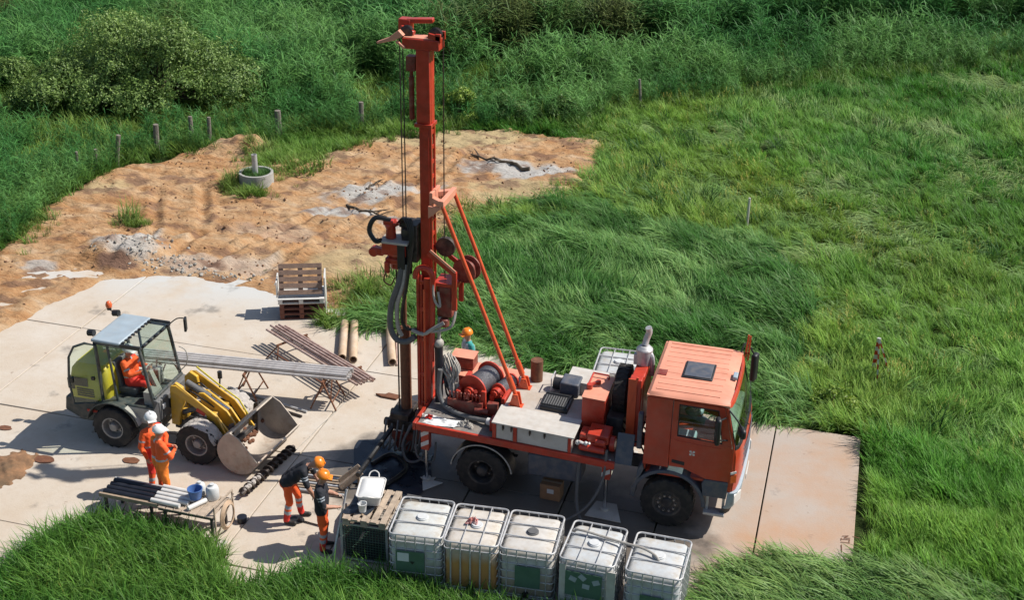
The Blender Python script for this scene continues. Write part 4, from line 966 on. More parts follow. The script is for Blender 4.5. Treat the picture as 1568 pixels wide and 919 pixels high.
def ibc(loc, rz_, label, bottle_mat, front='grid', plate=None, paper=False, extra=None, strips=False):
    t = thing('liquid_tank', loc, rz_, label, 'tank', 'caged liquid tanks')
    mb = MB()
    for x in (-.44, 0, .44): mb.bb(x-.06, x+.06, -.58, .58, 0.004, .025)
    for x in (-.44, 0, .44):
        for y in (-.5, 0, .5): mb.bb(x-.06, x+.06, y-.07, y+.07, .025, .11)
    mb.bb(-.5, .5, -.6, .6, .11, .135); mb.build('base_pallet', M['galv'], t, bevel=.005)
    mb = MB(); loft(mb, [rrect(.44, .54, .1, .137), rrect(.475, .575, .11, .19), rrect(.478, .578, .11, .6), rrect(.475, .575, .11, 1.04), rrect(.45, .55, .12, 1.09), rrect(.40, .50, .12, 1.115), rrect(.2, .25, .12, 1.125)])
    bo = mb.build('bottle', bottle_mat, t)
    mb = MB(); mb.lathe([(.11, 0), (.11, .03), (.095, .035), (.095, .05), (.03, .052)], (0, .02, 1.121), (0, 0, 1), 20); mb.build('cap', M['hdpe'] if extra != 'dark' else M['hose'], bo)
    mb = MB(); mb.cyl((0, -.575, .21), (0, -.64, .21), .05); mb.bb(-.06, .06, -.67, -.63, .17, .25); mb.build('valve', M['hoseblack'], bo)
    g = .0115
    mb = MB()
    for hx, hy in ((.49, .59),):
        for z in (.17, .33, .50, .67, .84, 1.0):
            if strips and z not in (.17, 1.0):
                # front face open, only the other three sides
                mb.tube([V(-hx, -hy, z), V(-hx, hy, z), V(hx, hy, z), V(hx, -hy, z)], g, 6)
            else: mb.tube(rrect(hx, hy, .06, z, 3), g, 6, closed=True)
        for x in (-.36, -.18, 0, .18, .36):
            mb.cyl((x, -hy-.012, .14), (x, -hy-.012, 1.14), g if not strips else .016, n=6); mb.cyl((x, hy+.012, .14), (x, hy+.012, 1.14), g, n=6)
        for y in (-.46, -.27, -.09, .09, .27, .46):
            mb.cyl((-hx-.012, y, .14), (-hx-.012, y, 1.14), g, n=6); mb.cyl((hx+.012, y, .14), (hx+.012, y, 1.14), g, n=6)
        mb.tube(rrect(hx+.005, hy+.005, .09, 1.15, 4), .018, 8, closed=True)
        for y in (-.18, .2): mb.tube([V(-hx, y, 1.15), V(-.3, y, 1.146), V(.3, y, 1.146), V(hx, y, 1.15)], .013, 6)
        if front == 'cross':
            for x in (-.17, .17): mb.tube([V(x, -hy, 1.15), V(x, 0, 1.150), V(x, hy, 1.15)], .010, 6)
    mb.build('cage', M['galv'], t)
    if plate:
        x0, x1, z0, z1 = plate
        mb = MB(); mb.bb(x0, x1, -.632, -.617, z0, z1); pl = mb.build('label_plate', M['plate'], t)
        if paper:
            mb = MB(); mb.bb(x0+.03, x0+(x1-x0)*.46, -.637, -.6325, z0+(z1-z0)*.5, z1-.04); mb.build('paper_label', M['paper'], pl)
            mb = MB(); c = V((x0*.42+x1*.58), -.6345, z0+.5*(z1-z0)-.02); mb.panel([c+V(-.05, 0, .03), c+V(.05, 0, .03), c+V(0, 0, -.035)], (0, -.003, 0)); mb.build('warning_mark', M['black'], pl)
    return t
tk1 = ibc((-.33, -3.87, 0), .11, 'caged tank with green plate and white paper label, next to the mesh box', liquid_mat('tank_grey_green', (.62, .64, .62), (.20, .21, .15), .45), plate=(-.36, .17, .38, .82), paper=True)
tk2 = ibc((.70, -3.81, 0), .09, 'caged tank holding orange-brown liquid, red rag on its lid', liquid_mat('tank_brown', (.66, .62, .56), (.50, .25, .085), .85), strips=True, front='cross')
tk3 = ibc((1.73, -3.72, 0), .07, 'caged tank with plain green plate and tan sides, beside the brown tank', liquid_mat('tank_tan', (.64, .62, .58), (.40, .32, .24), .6), plate=(-.20, .26, .38, .83), extra='dark')
tk4 = ibc((2.87, -3.74, 0), -.02, 'caged tank with wide dark green scratched plate, second from the pad end', liquid_mat('tank_white', T_WHITE, (.62, .62, .60), .3), front='cross', plate=(-.36, .30, .42, .93))
tk5 = ibc((4.05, -3.76, 0), -.01, 'clean white caged tank at the pad end of the row of tanks', liquid_mat('tank_white_clean', T_WHITE, (.64, .65, .64), .2), plate=(-.20, .22, .3, .72))
mb = MB()  # torn paper scraps stuck on the wide plate
for (x, z, a) in ((-.22, .78, 20), (.02, .66, 5), (.2, .78, -25), (-.05, .84, 40)):
    mb.box((x, -.635, z), (.13, .004, .10), (0, rad(a), 0))
mb.build('paper_scraps', M['reflect'], tk4)
for (x, s) in ((-.45, .09), (.40, .14)):
    mb = MB(); mb.bb(x-.02, x+s, -.626, -.612, .16, 1.06); mb.build('corner_post', M['boxwhite'], tk4)
pc = at_z(942, 545, 1.15)
tk6 = ibc((1.95, 3.15, 0), .05, 'white caged tank standing behind the truck against the tall grass', liquid_mat('tank_white_back', T_WHITE, (.64, .65, .64), .2), front='cross')
mb = MB(); n = 30   # crumpled red and white rag
def crumple(name, c, r, h, m, label, cat, seed, sxy=(1, 1), N=16, rz_=0):
    r0 = np.random.RandomState(seed); mb = MB(); P = []; F = []
    for i in range(N+1):
        for j in range(N+1):
            u = i/N*2-1; v = j/N*2-1; e = 1-max(abs(u), abs(v))**4
            rr = 1+.18*math.sin(3*math.atan2(v, u)+seed)
            P.append((u*r*sxy[0]*rr, v*r*sxy[1]*rr, .006+e*h*abs(math.sin(u*5.1+seed)*math.cos(v*6.3+seed*2)+.5*math.sin(u*11+v*9))+r0.rand()*.008))
    for i in range(N):
        for j in range(N): F.append((i*(N+1)+j, (i+1)*(N+1)+j, (i+1)*(N+1)+j+1, i*(N+1)+j+1))
    mb.add(P, F); o = mb.build(name, m); o.location = c; o.rotation_euler = (0, 0, rz_)
    return tag(o, label, cat)
crumple('rag', V(.60, -3.74, 1.157), .10, .07, M['ragred'], 'crumpled red rag lying on top of the brown tank', 'rag', 3)
mb = MB(); mb.tube([(2.42, -3.42, .9), (2.45, -3.44, 1.14), (2.62, -3.5, 1.21), (3.0, -3.56, 1.2), (3.4, -3.64, 1.2), (3.75, -3.72, 1.215), (3.98, -3.82, 1.19), (4.07, -3.9, 1.15)], .024, 8, smooth=6)
o = mb.build('garden_hose', M['hosepale']); tag(o, 'pale hose lying across the two white tanks', 'hose')

# ------------------------------------------------------------------ wheel loader
LO = V(-7.1, -.98, 0); yc = -.98
loader = thing('wheel_loader', LO, 0, 'small yellow and grey wheel loader with open cab door and lowered bucket', 'wheel loader')
W2L = Matrix.Translation(-LO)
def LMB(front=False):
    m = MB(); m.T = W2L @ (FR if front else Matrix.Identity(4)); return m
piv = V(-6.9, yc, 0)
FR = Matrix.Translation(piv) @ Matrix.Rotation(rad(-6), 4, 'Z') @ Matrix.Translation(-piv)
def lwheel(x, s, front):
    c = V(x, yc+s*.66, .47); c = (FR @ c if front else c)-LO
    return wheel(loader, c, .47, .33, s, M['rim'] if not front else M['rim'], nuts=8, deep=.08, tread=18, rimr=.53)
for s in (-1, 1):
    lwheel(-8.05, s, False); wf = lwheel(-5.95, s, True)
    # dried pale mud caked on the front tyres
    mb = LMB(True); r0 = random.Random(5+s)
    for k in range(120):
        a = rad(r0.uniform(12, 128)); y = yc+s*.66+r0.uniform(-.155, .155); rr = .47+r0.uniform(-.008, .004)
        mb.ball((-5.95+rr*math.cos(a), y, .47+rr*math.sin(a)), (r0.uniform(.05, .10), r0.uniform(.04, .08), r0.uniform(.012, .022)), 7, rot=(0, -a+math.pi/2, 0))
    mb.build('mud_cake', M['muddy'], wf)
mb = LMB(); mb.prism([(-9.30, .62), (-9.25, .95), (-8.9, 1.0), (-7.3, 1.0), (-7.0, .8), (-7.0, .5), (-7.6, .42), (-8.9, .42)], 'y', yc-.60, yc+.60); mb.build('rear_frame', M['lgrey'], loader, bevel=.03)
mb = LMB(); loft(mb, [[V(p.x-8.62, p.y+yc, z) for p in rrect(h, w, .1, 0)] for h, w, z in ((.47, .64, 1.0), (.47, .64, 1.38), (.43, .58, 1.66), (.34, .48, 1.78))]); hd = mb.build('engine_hood', M['limeyel'], loader)
mb = LMB()
for k in range(4): mb.bb(-8.9, -8.5, yc-.655, yc-.64, 1.06+.055*k, 1.09+.055*k)
mb.build('hood_louvre', M['black'], hd)
mb = LMB(); mb.bb(-9.06, -8.62, yc-.652, yc-.641, 1.30, 1.50); mb.build('hood_window', M['black'], hd, bevel=.004)
mb = LMB(); mb.bb(-9.11, -8.95, yc-.66, yc-.3, 1.2, 1.46); mb.build('rear_lamp', M['black'], hd, bevel=.02)
mb = LMB(); mb.bb(-8.75, -8.5, yc-.612, yc-.602, .66, .72); mb.build('side_sticker', M['redsign'], loader)
for s in (-1, 1):
    mb = LMB(); A = [(-8.05+.60*math.cos(rad(a)), .47+.58*math.sin(rad(a))) for a in range(12, 171, 12)]
    mb.prism(A+[(-8.05+(x+8.05)*1.05, .47+(z-.47)*1.05) for x, z in A[::-1]], 'y', yc+s*.48, yc+s*.80); fd = mb.build('fender', M['lgrey'], loader, bevel=.008)
    mb = LMB(); A = [(-8.05+.64*math.cos(rad(a)), .47+.615*math.sin(rad(a))) for a in range(14, 60, 9)]
    mb.prism(A+[(-8.05+(x+8.05)*1.02, .47+(z-.47)*1.02) for x, z in A[::-1]], 'y', yc+s*.62, yc+s*.78); mb.build('worn_strip', M['muddy'], fd)
# cab
cy0, cy1 = -1.60, -.40
def post(mb, a, b, w=.06): mb.bar(a, b, w, w)
mb = LMB()
for y in (cy0, cy1):
    post(mb, (-8.28, y, 1.0), (-8.34, y, 2.42)); post(mb, (-7.08, y, 1.0), (-7.30, y, 2.40)); post(mb, (-8.34, y, 2.40), (-7.28, y, 2.40)); post(mb, (-8.28, y, 1.0), (-7.08, y, 1.0)); post(mb, (-7.95, y, 1.0), (-8.05, y, 2.4), .045)
post(mb, (-8.34, cy0, 2.4), (-8.34, cy1, 2.4)); post(mb, (-7.29, cy0, 2.4), (-7.29, cy1, 2.4)); post(mb, (-8.28, cy0, 1.02), (-8.28, cy1, 1.02)); post(mb, (-7.08, cy0, 1.25), (-7.08, cy1, 1.25))
cabf = mb.build('cab_frame', M['lgrey'], loader, bevel=.01)
mb = LMB(); mb.prism([(-7.98, .99), (-7.1, .99), (-6.98, 1.22), (-6.96, .75), (-7.3, .62), (-7.98, .66)], 'y', cy0-.04, cy1+.04); mb.build('cab_floor', M['hosepale'], cabf, bevel=.02)
mb = LMB(); mb.prism([(-7.1, 1.24), (-6.95, 1.20), (-6.92, .78), (-7.05, .72)], 'y', cy0-.03, cy1+.03); fp = mb.build('front_panel', M['hose'], cabf, bevel=.02)
for y in (-1.25, -.8):
    mb = LMB(); mb.box((-6.915, y, 1.0), (.03, .05, .22)); mb.build('slot', M['black'], fp)
mb = LMB(); mb.box((-6.92, -1.5, 1.06), (.03, .10, .10)); mb.build('sticker', M['paper'], fp)
mb = LMB(); mb.bb(-8.40, -7.72, cy0-.05, cy1+.05, 2.43, 2.50); rf = mb.build('roof', M['roofgrey'], cabf, bevel=.03)
mb = LMB(); mb.bb(-7.66, -7.26, cy0+.02, cy1-.02, 2.44, 2.455); mb.build('roof_window', M['clear'], cabf)
mb = LMB()
for k in range(9): mb.bb(-7.72, -7.655, cy0+.02+.133*k, cy0+.085+.133*k, 2.452, 2.48)
for k in range(5): mb.bb(-7.26, -7.2, cy0+.05+.25*k, cy0+.15+.25*k, 2.43, 2.47)
mb.bb(-7.72, -7.26, cy0-.05, cy0, 2.42, 2.47); mb.bb(-7.72, -7.26, cy1, cy1+.05, 2.42, 2.47); mb.build('roof_vents', M['black'], rf)
mb = LMB(); mb.panel([(-7.10, cy0+.03, 1.28), (-7.10, cy1-.03, 1.28), (-7.29, cy1-.03, 2.37), (-7.29, cy0+.03, 2.37)], (.008, 0, 0)); mb.build('windscreen', M['clear'], cabf)
mb = LMB(); mb.panel([(-8.30, cy0+.03, 1.05), (-8.30, cy1-.03, 1.05), (-8.345, cy1-.03, 2.37), (-8.345, cy0+.03, 2.37)], (.008, 0, 0)); mb.build('rear_window', M['doorglass'], cabf)
mb = LMB(); mb.panel([(-8.0, cy1, 1.05), (-7.12, cy1, 1.05), (-7.30, cy1, 2.37), (-8.06, cy1, 2.37)], (0, .008, 0)); mb.build('side_window', M['clear'], cabf)
# open door swung back along the hood
mb = LMB(); dp = [(-8.30, -1.64, .98), (-8.30, -1.64, 2.36), (-8.5, -1.72, 2.42), (-8.72, -1.80, 2.34), (-8.84, -1.84, 2.1), (-8.90, -1.86, 1.55), (-8.86, -1.85, .98)]
mb.tube(dp, .028, 6, closed=True); dr = mb.build('door', M['lgrey'], loader)
mb = LMB(); mb.panel([(x, y, z) for x, y, z in dp], (0, .006, 0)); mb.build('door_pane', M['doorglass'], dr)
mb = LMB(); mb.bb(-8.84, -8.80, -1.88, -1.82, 1.5, 1.62); mb.bb(-8.45, -8.38, -1.73, -1.68, 1.55, 1.62); mb.build('door_handle', M['black'], dr)
mb = LMB(); mb.box((-7.95, yc, 1.12), (.5, .5, .14)); mb.box((-8.18, yc, 1.45), (.13, .48, .62), (0, rad(-10), 0)); mb.bb(-8.15, -7.75, yc-.22, yc+.22, .99, 1.06); mb.build('seat', M['hose'], cabf, bevel=.04)
mb = LMB(); mb.bar((-7.3, yc, 1.0), (-7.52, yc, 1.55), .12, .1); mb.tube([V(-7.55+.05*math.sin(a), yc+.19*math.cos(a), 1.58+.12*math.sin(a)) for a in [2*math.pi*k/18 for k in range(18)]], .017, 6, closed=True); mb.bb(-7.4, -7.15, yc-.5, yc-.2, 1.0, 1.3); mb.build('steering_column', M['hosepale'], cabf)
mb = LMB(); mb.bb(-7.9, -7.5, cy1-.24, cy1-.04, 1.0, 1.4); mb.cyl((-7.6, cy1-.14, 1.4), (-7.55, cy1-.16, 1.62), .02); mb.build('side_console', M['hosepale'], cabf, bevel=.02)
# beacon, lamps, mirrors
b0 = at_y(160, 492, -.5)
mb = LMB(); mb.cyl((-8.36, -.46, 2.48), (-8.62, -.5, 2.62), .014, n=6); mb.cyl((-8.62, -.5, 2.62), (-8.62, -.5, 2.68), .05); be = mb.build('beacon_arm', M['black'], loader)
mb = LMB(); mb.lathe([(.065, 0), (.072, .06), (.05, .12), (.02, .14)], (-8.62, -.5, 2.68), (0, 0, 1), 14); mb.build('beacon', M['amber'], be)
for (x, y) in ((-8.42, -1.5), (-8.42, -.52)):
    mb = LMB(); mb.cyl((x+.04, y, 2.58), (x-.1, y, 2.56), .07, n=12); mb.cyl((x, y, 2.49), (x, y, 2.58), .015, n=6); mb.build('work_lamp', M['black'], loader)
mb = LMB(); mb.tube([(-7.28, -.40, 2.4), (-7.1, -.34, 2.55), (-6.95, -.3, 2.56)], .015, 6, smooth=3); mb.box((-6.93, -.3, 2.42), (.05, .16, .30), (0, 0, rad(20))); mb.build('mirror', M['black'], loader, bevel=.01)
mb = LMB(); mb.tube([(-7.12, -.38, 1.3), (-6.95, -.36, 1.5), (-6.95, -.36, 1.8), (-7.1, -.38, 1.9)], .012, 6, smooth=4); mb.build('grab_handle', M['hosepale'], loader)
# front frame, boom, cylinder
mb = LMB(True); mb.bb(-6.85, -5.5, yc-.24, yc+.24, .38, .62); mb.bb(-6.2, -5.7, yc-.5, yc+.5, .38, .56); mb.build('front_frame', M['chassis'], loader, bevel=.02)
mb = LMB(True)
for s in (-1, 1):
    y = yc+s*.27
    mb.prism([(-6.88, .5), (-6.68, .5), (-6.62, .85), (-6.48, 1.15), (-6.52, 1.46), (-6.70, 1.54), (-6.84, 1.40), (-6.86, .9)], 'y', y-.04, y+.04)
mb.bb(-6.9, -6.6, yc-.23, yc+.23, .5, .72)
tw = mb.build('boom_tower', M['yellow'], loader, bevel=.015)
mb = LMB(True)
for s in (-1, 1):
    y = yc+s*.36
    mb.prism([(-6.76, 1.50), (-6.62, 1.52), (-5.68, 1.02), (-5.24, .48), (-5.30, .36), (-5.42, .38), (-5.80, .90), (-6.78, 1.38)], 'y', y-.022, y+.022)
mb.bb(-5.95, -5.8, yc-.34, yc+.34, .82, .95); boom = mb.build('boom_arm', M['yellow'], loader, bevel=.012)
mb = LMB(True); mb.prism([(-6.3, 1.28), (-6.15, 1.3), (-5.6, .98), (-5.35, .62), (-5.5, .52), (-6.2, 1.0)], 'y', yc-.10, yc-.05); mb.prism([(-6.3, 1.28), (-6.15, 1.3), (-5.6, .98), (-5.35, .62), (-5.5, .52), (-6.2, 1.0)], 'y', yc+.05, yc+.10); mb.build('link_plate', M['yellow'], boom, bevel=.01)
for s in (-1, 1):
    mb = LMB(True); mb.tube([(-6.62, yc+s*.40, 1.60), (-6.1, yc+s*.40, 1.28), (-5.62, yc+s*.42, 1.0), (-5.42, yc+s*.44, .62)], .02, 6); mb.build('hydraulic_pipe', M['limeyel'] if s > 0 else M['yellow'], boom)
mb = LMB(True); mb.cyl((-6.62, yc, 1.42), (-6.05, yc, 1.18), .075, n=14); cy_ = mb.build('tilt_cylinder', M['hose'], boom)
mb = LMB(True); mb.cyl((-6.05, yc, 1.18), (-5.6, yc, .98), .035, n=12); mb.build('piston_rod', M['chrome'], cy_)
for s in (-1, 1):
    mb = LMB(True); mb.cyl((-6.7, yc+s*.16, .75), (-6.2, yc+s*.16, .98), .055, n=12); mb.cyl((-6.2, yc+s*.16, .98), (-5.8, yc+s*.16, .9), .03, n=10); mb.build('lift_cylinder', M['hose'], boom)
mb = LMB(True)
for k in range(5): mb.tube([(-6.75, yc-.2+.1*k, 1.0), (-6.45, yc-.22+.1*k, 1.35), (-6.2, yc-.15+.08*k, 1.22), (-5.9, yc-.1+.05*k, 1.02)], .016, 6, smooth=5)
mb.build('boom_hose', M['hoseblack'], boom)
mb = LMB(True); mb.box((-6.05, yc-.388, 1.02), (.22, .004, .09), (0, rad(25), 0)); mb.build('arm_sticker', M['redsign'], boom)
mb = LMB(True); mb.cyl((-6.2, yc+.62, 1.30), (-6.2, yc+.62, 1.46), .05); mb.cyl((-6.25, yc+.62, .95), (-6.2, yc+.62, 1.32), .018); mb.build('front_lamp', M['black'], loader)
mb = LMB(True); mb.prism([(-5.40, .25), (-5.30, .95), (-5.18, 1.02), (-5.24, .25)], 'y', yc-.5, yc-.46); mb.prism([(-5.40, .25), (-5.30, .95), (-5.18, 1.02), (-5.24, .25)], 'y', yc+.46, yc+.5); mb.bb(-5.36, -5.26, yc-.46, yc+.46, .38, .48); mb.cyl((-5.3, yc-.58, .42), (-5.3, yc-.3, .42), .08); qh = mb.build('quick_hitch', M['chassis'], loader, bevel=.012)
# bucket: curved shell with lip and side plates
bc = V(-4.86, 0, .50); R0 = .47; ang = [90+8*k for k in range(0, 29)]
prof = [(bc.x+.10+R0*.9*math.cos(rad(100)), bc.z+.10+R0*math.sin(rad(100)))]
bc = V(-4.93, 0, .50); prof = [(-5.06, 1.0), (-5.22, .90)]+[(bc.x+R0*math.cos(rad(a)), bc.z+R0*math.sin(rad(a))) for a in range(140, 331, 12)]+[(-4.44, .40)]
inn = [(-5.04, .97), (-5.19, .875)]+[(bc.x+(R0-.03)*math.cos(rad(a)), bc.z+(R0-.03)*math.sin(rad(a))) for a in range(140, 331, 12)]+[(-4.46, .415)]
mb = LMB(True); bw = .82
mb.prism(prof+inn[::-1], 'y', yc-bw, yc+bw); bu = mb.build('bucket', M['bucket'], loader)
sp_ = [(x, z) for x, z in prof]
for s in (-1, 1):
    mb = LMB(True); mb.prism([(a, b) for a, b in sp_]+[(-4.60, .60), (-4.86, .90)], 'y', yc+s*bw, yc+s*(bw+.025)); mb.build('side_plate', M['bucket'], bu, bevel=.005)
mb = LMB(True); mb.bar((-4.50, yc, .31), (-4.41, yc, .45), 2*bw+.06, .03); mb.build('cutting_edge', M['bucket'], bu)
r0 = random.Random(3); mb = LMB(True)
for k in range(26):
    a = rad(r0.uniform(175, 235)); y = yc+r0.gauss(.1, .24); rr = R0-.04
    mb.ball((bc.x+rr*math.cos(a), max(yc-.8, min(yc+.8, y)), bc.z+rr*math.sin(a)), (.05, .06, .05), 6)
tag(mb.build('stuck_soil', M['rust'], bu), kind='stuff')

# ------------------------------------------------------------------ pallets by the earth bank
def pallet(loc, rz_, m, label, rx=0., group=None, L=1.2, D=.8):
    t = thing('pallet', loc, rz_, label, 'pallet', group); t.rotation_euler = (rx, 0, rz_)
    for k in range(5):
        y = -D/2+.06+k*(D-.12)/4
        mb = MB(); mb.bb(-L/2, L/2, y-.06, y+.06, .122, .144); mb.build('deck_board', m, t, bevel=.003)
    for x in (-L/2+.06, 0, L/2-.06):
        mb = MB(); mb.bb(x-.06, x+.06, -D/2, D/2, .1, .1215); mb.build('cross_board', m, t)
        for y in (-D/2+.07, 0, D/2-.07):
            mb = MB(); mb.bb(x-.055, x+.055, y-.065, y+.065, .0225, .0995); mb.build('block', m, t)
    for y in (-D/2+.06, 0, D/2-.06):
        mb = MB(); mb.bb(-L/2, L/2, y-.05, y+.05, 0.001, .022); mb.build('bottom_board', m, t)
    return t
pa = at_z(428, 490); pb = at_z(497, 488); pd = (pb-pa).normalized(); pn = V(-pd.y, pd.x, 0); pc = (pa+pb)/2+pn*.40
pr = math.atan2(pd.y, pd.x)
for k in range(3): pallet(pc+V(0, 0, .004+.146*k), pr, M['redwood'], ['red-brown pallet at the bottom of the pallet stack on the ground', 'red-brown pallet in the middle of the red-brown stack', 'red-brown pallet directly under the white-painted pallet'][k], group='stacked pallets by the earth bank', L=1.12)
pallet(pc+V(0, 0, .004+.146*3)-pn*.02, pr, M['whitepaint'], 'white-painted pallet on top of the red-brown pallets', group='stacked pallets by the earth bank', L=1.18)
# brown pallet stood on edge against the back, leaning away
pu_ = pc+pn*.30+V(0, 0, .59)
t = pallet(pu_, pr, M['brownwood'], 'brown pallet propped upright on the white-painted pallet', rx=rad(72), group='stacked pallets by the earth bank', L=1.1)
t.rotation_euler = (rad(68), 0, pr); t.location = pc+pn*.05+V(0, 0, .598)+pn*.1
t.location = pc-pn*.06+V(0, 0, 1.0)
for s, z0, z1 in ((-1, .59, 1.02), (1, .02, 1.12)):
    mb = MB(); mb.box((0, 0, (z1-z0)/2), (.035, .62, z1-z0)); o = mb.build('white_board', M['whitepaint'], bevel=.003); o.location = pc+pd*(s*.612)+V(0, 0, z0)
    o.rotation_euler = (0, 0, pr); tag(o, ['short white board standing on the white pallet edge', 'tall white board standing at the side of the pallet stack'][s > 0], 'board')

# ------------------------------------------------------------------ pipes on trestles
def trestle(name, loc, rz_, w, h, label, spread=.3):
    t = thing(name, loc, rz_, label, 'trestle')
    mb = MB(); mb.bar((0, -w/2, h), (0, w/2, h), .05, .05); mb.build('top_rail', M['rust'], t)
    for s in (-1, 1):
        for q_ in (-1, 1):
            mb = MB(); mb.bar((0, s*w*.42, h-.02), (q_*spread, s*w*.5, .012), .03, .03); mb.build('leg', M['rust'], t)
    mb = MB(); mb.bar((-spread*.7, -w*.46, h*.3), (-spread*.7, w*.46, h*.3), .025, .025); mb.bar((spread*.7, -w*.46, h*.3), (spread*.7, w*.46, h*.3), .025, .025); mb.build('brace', M['rust'], t)
    return t
def pipe_thing(name, a, b, r, m, label, cat, group, hollow=True, n=12):
    a = Vector(a); b = Vector(b); d = b-a; L = d.length
    mb = MB()
    if hollow: mb.pipe((0, 0, 0), (L, 0, 0), r, r*.8, n)
    else: mb.cyl((0, 0, 0), (L, 0, 0), r, n=n)
    o = mb.build(name, m); o.location = a; o.rotation_euler = Matrix((d.normalized(), V(-d.y, d.x, 0).normalized(), d.normalized().cross(V(-d.y, d.x, 0).normalized()))).transposed().to_euler()
    return tag(o, label, cat, group)
A0 = V(-8.85, .84, .70); A1 = V(-3.86, 1.39, .70); dd = (A1-A0).normalized(); nn = V(-dd.y, dd.x, 0)
for k in range(10):
    lay = 0 if k < 5 else 1; j = k-5*lay
    off = (j-2+.5*lay)*.100; e = rng.uniform(-.05, .05)
    if lay and j == 4: continue
    pipe_thing('steel_pipe', A0+nn*off+V(0, 0, .066+lay*.083)+dd*e, A1+nn*off+V(0, 0, .066+lay*.083)+dd*e, .037, M['pipesilver'], 'long silver steel pipe in the bundle on trestles behind the loader', 'pipe', 'silver pipes on the trestles')
tp = A0+dd*4.45; trestle('trestle', (tp.x, tp.y, 0), math.atan2(dd.y, dd.x), .72, .70, 'rusty trestle under the free end of the silver pipes')
tp = A0+dd*2.6; trestle('trestle', (tp.x, tp.y, 0), math.atan2(dd.y, dd.x), .72, .70, 'rusty trestle under the middle of the silver pipes')
tp = A0+dd*.55; trestle('trestle', (tp.x, tp.y, 0), math.atan2(dd.y, dd.x), .72, .70, 'rusty trestle under the silver pipes behind the loader cab')
B0 = V(-6.72, 3.62, .40); B1 = V(-3.62, 1.72, .40); dd = (B1-B0).normalized(); nn = V(-dd.y, dd.x, 0)
for k in range(9):
    lay = 0 if k < 6 else 1; j = k-6*lay; off = (j-2.5+(1.5 if lay else 0))*.092; e = rng.uniform(-.22, .12)
    pipe_thing('drill_rod', B0+nn*off+V(0, 0, .052+lay*.062)+dd*e, B1+nn*off+V(0, 0, .052+lay*.062)+dd*e*.4, .030, M['rodpink'], 'reddish scaled drill rod in the bundle beside the clay casings', 'drill rod', 'reddish drill rods on the rack')
rk = thing('rod_rack', (B0+dd*1.75)*1 - V(0, 0, .40), math.atan2(dd.y, dd.x), 'low rusty rack carrying the reddish drill rods', 'rack')
for x in (-1.1, 1.1):
    mb = MB(); mb.bar((x, -.45, .38), (x, .45, .38), .04, .04); mb.build('cross_rail', M['rust'], rk)
    for s in (-1, 1):
        for q_ in (-1, 1):
            mb = MB(); mb.bar((x, s*.4, .37), (x+q_*.22, s*.62, .012), .028, .028); mb.build('leg', M['rust'], rk)
for s in (-1, 1):
    mb = MB(); mb.bar((-1.1, s*.52, .2), (1.1, s*.52, .2), .025, .025); mb.build('side_brace', M['rust'], rk)
for i, (a, b) in enumerate((((528, 500), (524, 554)), ((543, 500), (541, 557)), ((596, 502), (601, 561)))):
    pa_ = at_z(*a); pb_ = at_z(*b); pipe_thing('clay_casing', pb_+V(0, 0, .105), pa_+V(0, 0, .105), .10, M['clay'], ['tan casing pipe on the concrete nearest the pallet stack, one of a pair', 'tan casing pipe lying tight beside the first casing', 'lone tan casing pipe lying closest to the drill mast'][i], 'pipe', 'tan casing pipes on the pad', n=20)
pa_ = at_z(606, 501); pb_ = at_z(608, 561); pipe_thing('thin_rod', pb_+V(0, 0, .024), pa_+V(0, 0, .024), .02, M['rodpink'], 'thin pale rod lying beside the lone tan casing', 'rod', None, hollow=False)
for i, (a, b) in enumerate((((300, 588), (462, 640)), ((350, 595), (470, 633)))):  # dark bar paints the pipe bundle's shadow strip, the pale one is steel
    pa_ = at_z(*a); pb_ = at_z(*b); pipe_thing('iron_bar', pa_+V(0, 0, .034), pb_+V(0, 0, .034), .03, M['grease'] if i == 0 else M['galv'], ['dark iron bar lying on the slab behind the bucket', 'pale steel bar lying on the slab behind the bucket'][i], 'bar', None, hollow=False)
pa_ = at_z(455, 690); pb_ = at_z(528, 617)
mb = MB(); r0 = random.Random(4); mb.tube([pa_.lerp(pb_, k/8)+V(r0.uniform(-.02, .02), 0, .014) for k in range(9)], .009, 6, smooth=3); o = mb.build('tether_rope', M['hosepale']); tag(o, 'thin pale rope lying straight across the slab to the auger', 'rope')
# auger flight lying on the slab
a0 = at_z(373, 762); a1 = at_z(450, 691); L = (a1-a0).length
au = thing('auger', a0+V(0, 0, .112), math.atan2((a1-a0).y, (a1-a0).x), 'dark spiral auger lying on the slab between bucket and workers', 'auger')
mb = MB(); mb.cyl((-.08, 0, 0), (L, 0, 0), .045, n=12); mb.build('stem', M['grease'], au)
mb = MB(); turns = 11; P = []; F = []; n = turns*14
for k in range(n+1):
    a = 2*math.pi*turns*k/n; x = L*k/n
    for r, dx in ((.04, -.008), (.11, -.008), (.11, .012), (.04, .012)): P.append((x+dx, r*math.cos(a), r*math.sin(a)))
for k in range(n):
    for q_ in range(4): F.append((k*4+q_, k*4+(q_+1) % 4, k*4+4+(q_+1) % 4, k*4+4+q_))
mb.add(P, F); mb.build('flight', M['grease'], au)
mb = MB(); r0 = random.Random(9)
for k in range(9): mb.ball((L*(.03+.035*k), r0.uniform(-.03, .03), .05), (.05, .06, .055), 7)
mb.build('mud_lump', M['muddy'], au)

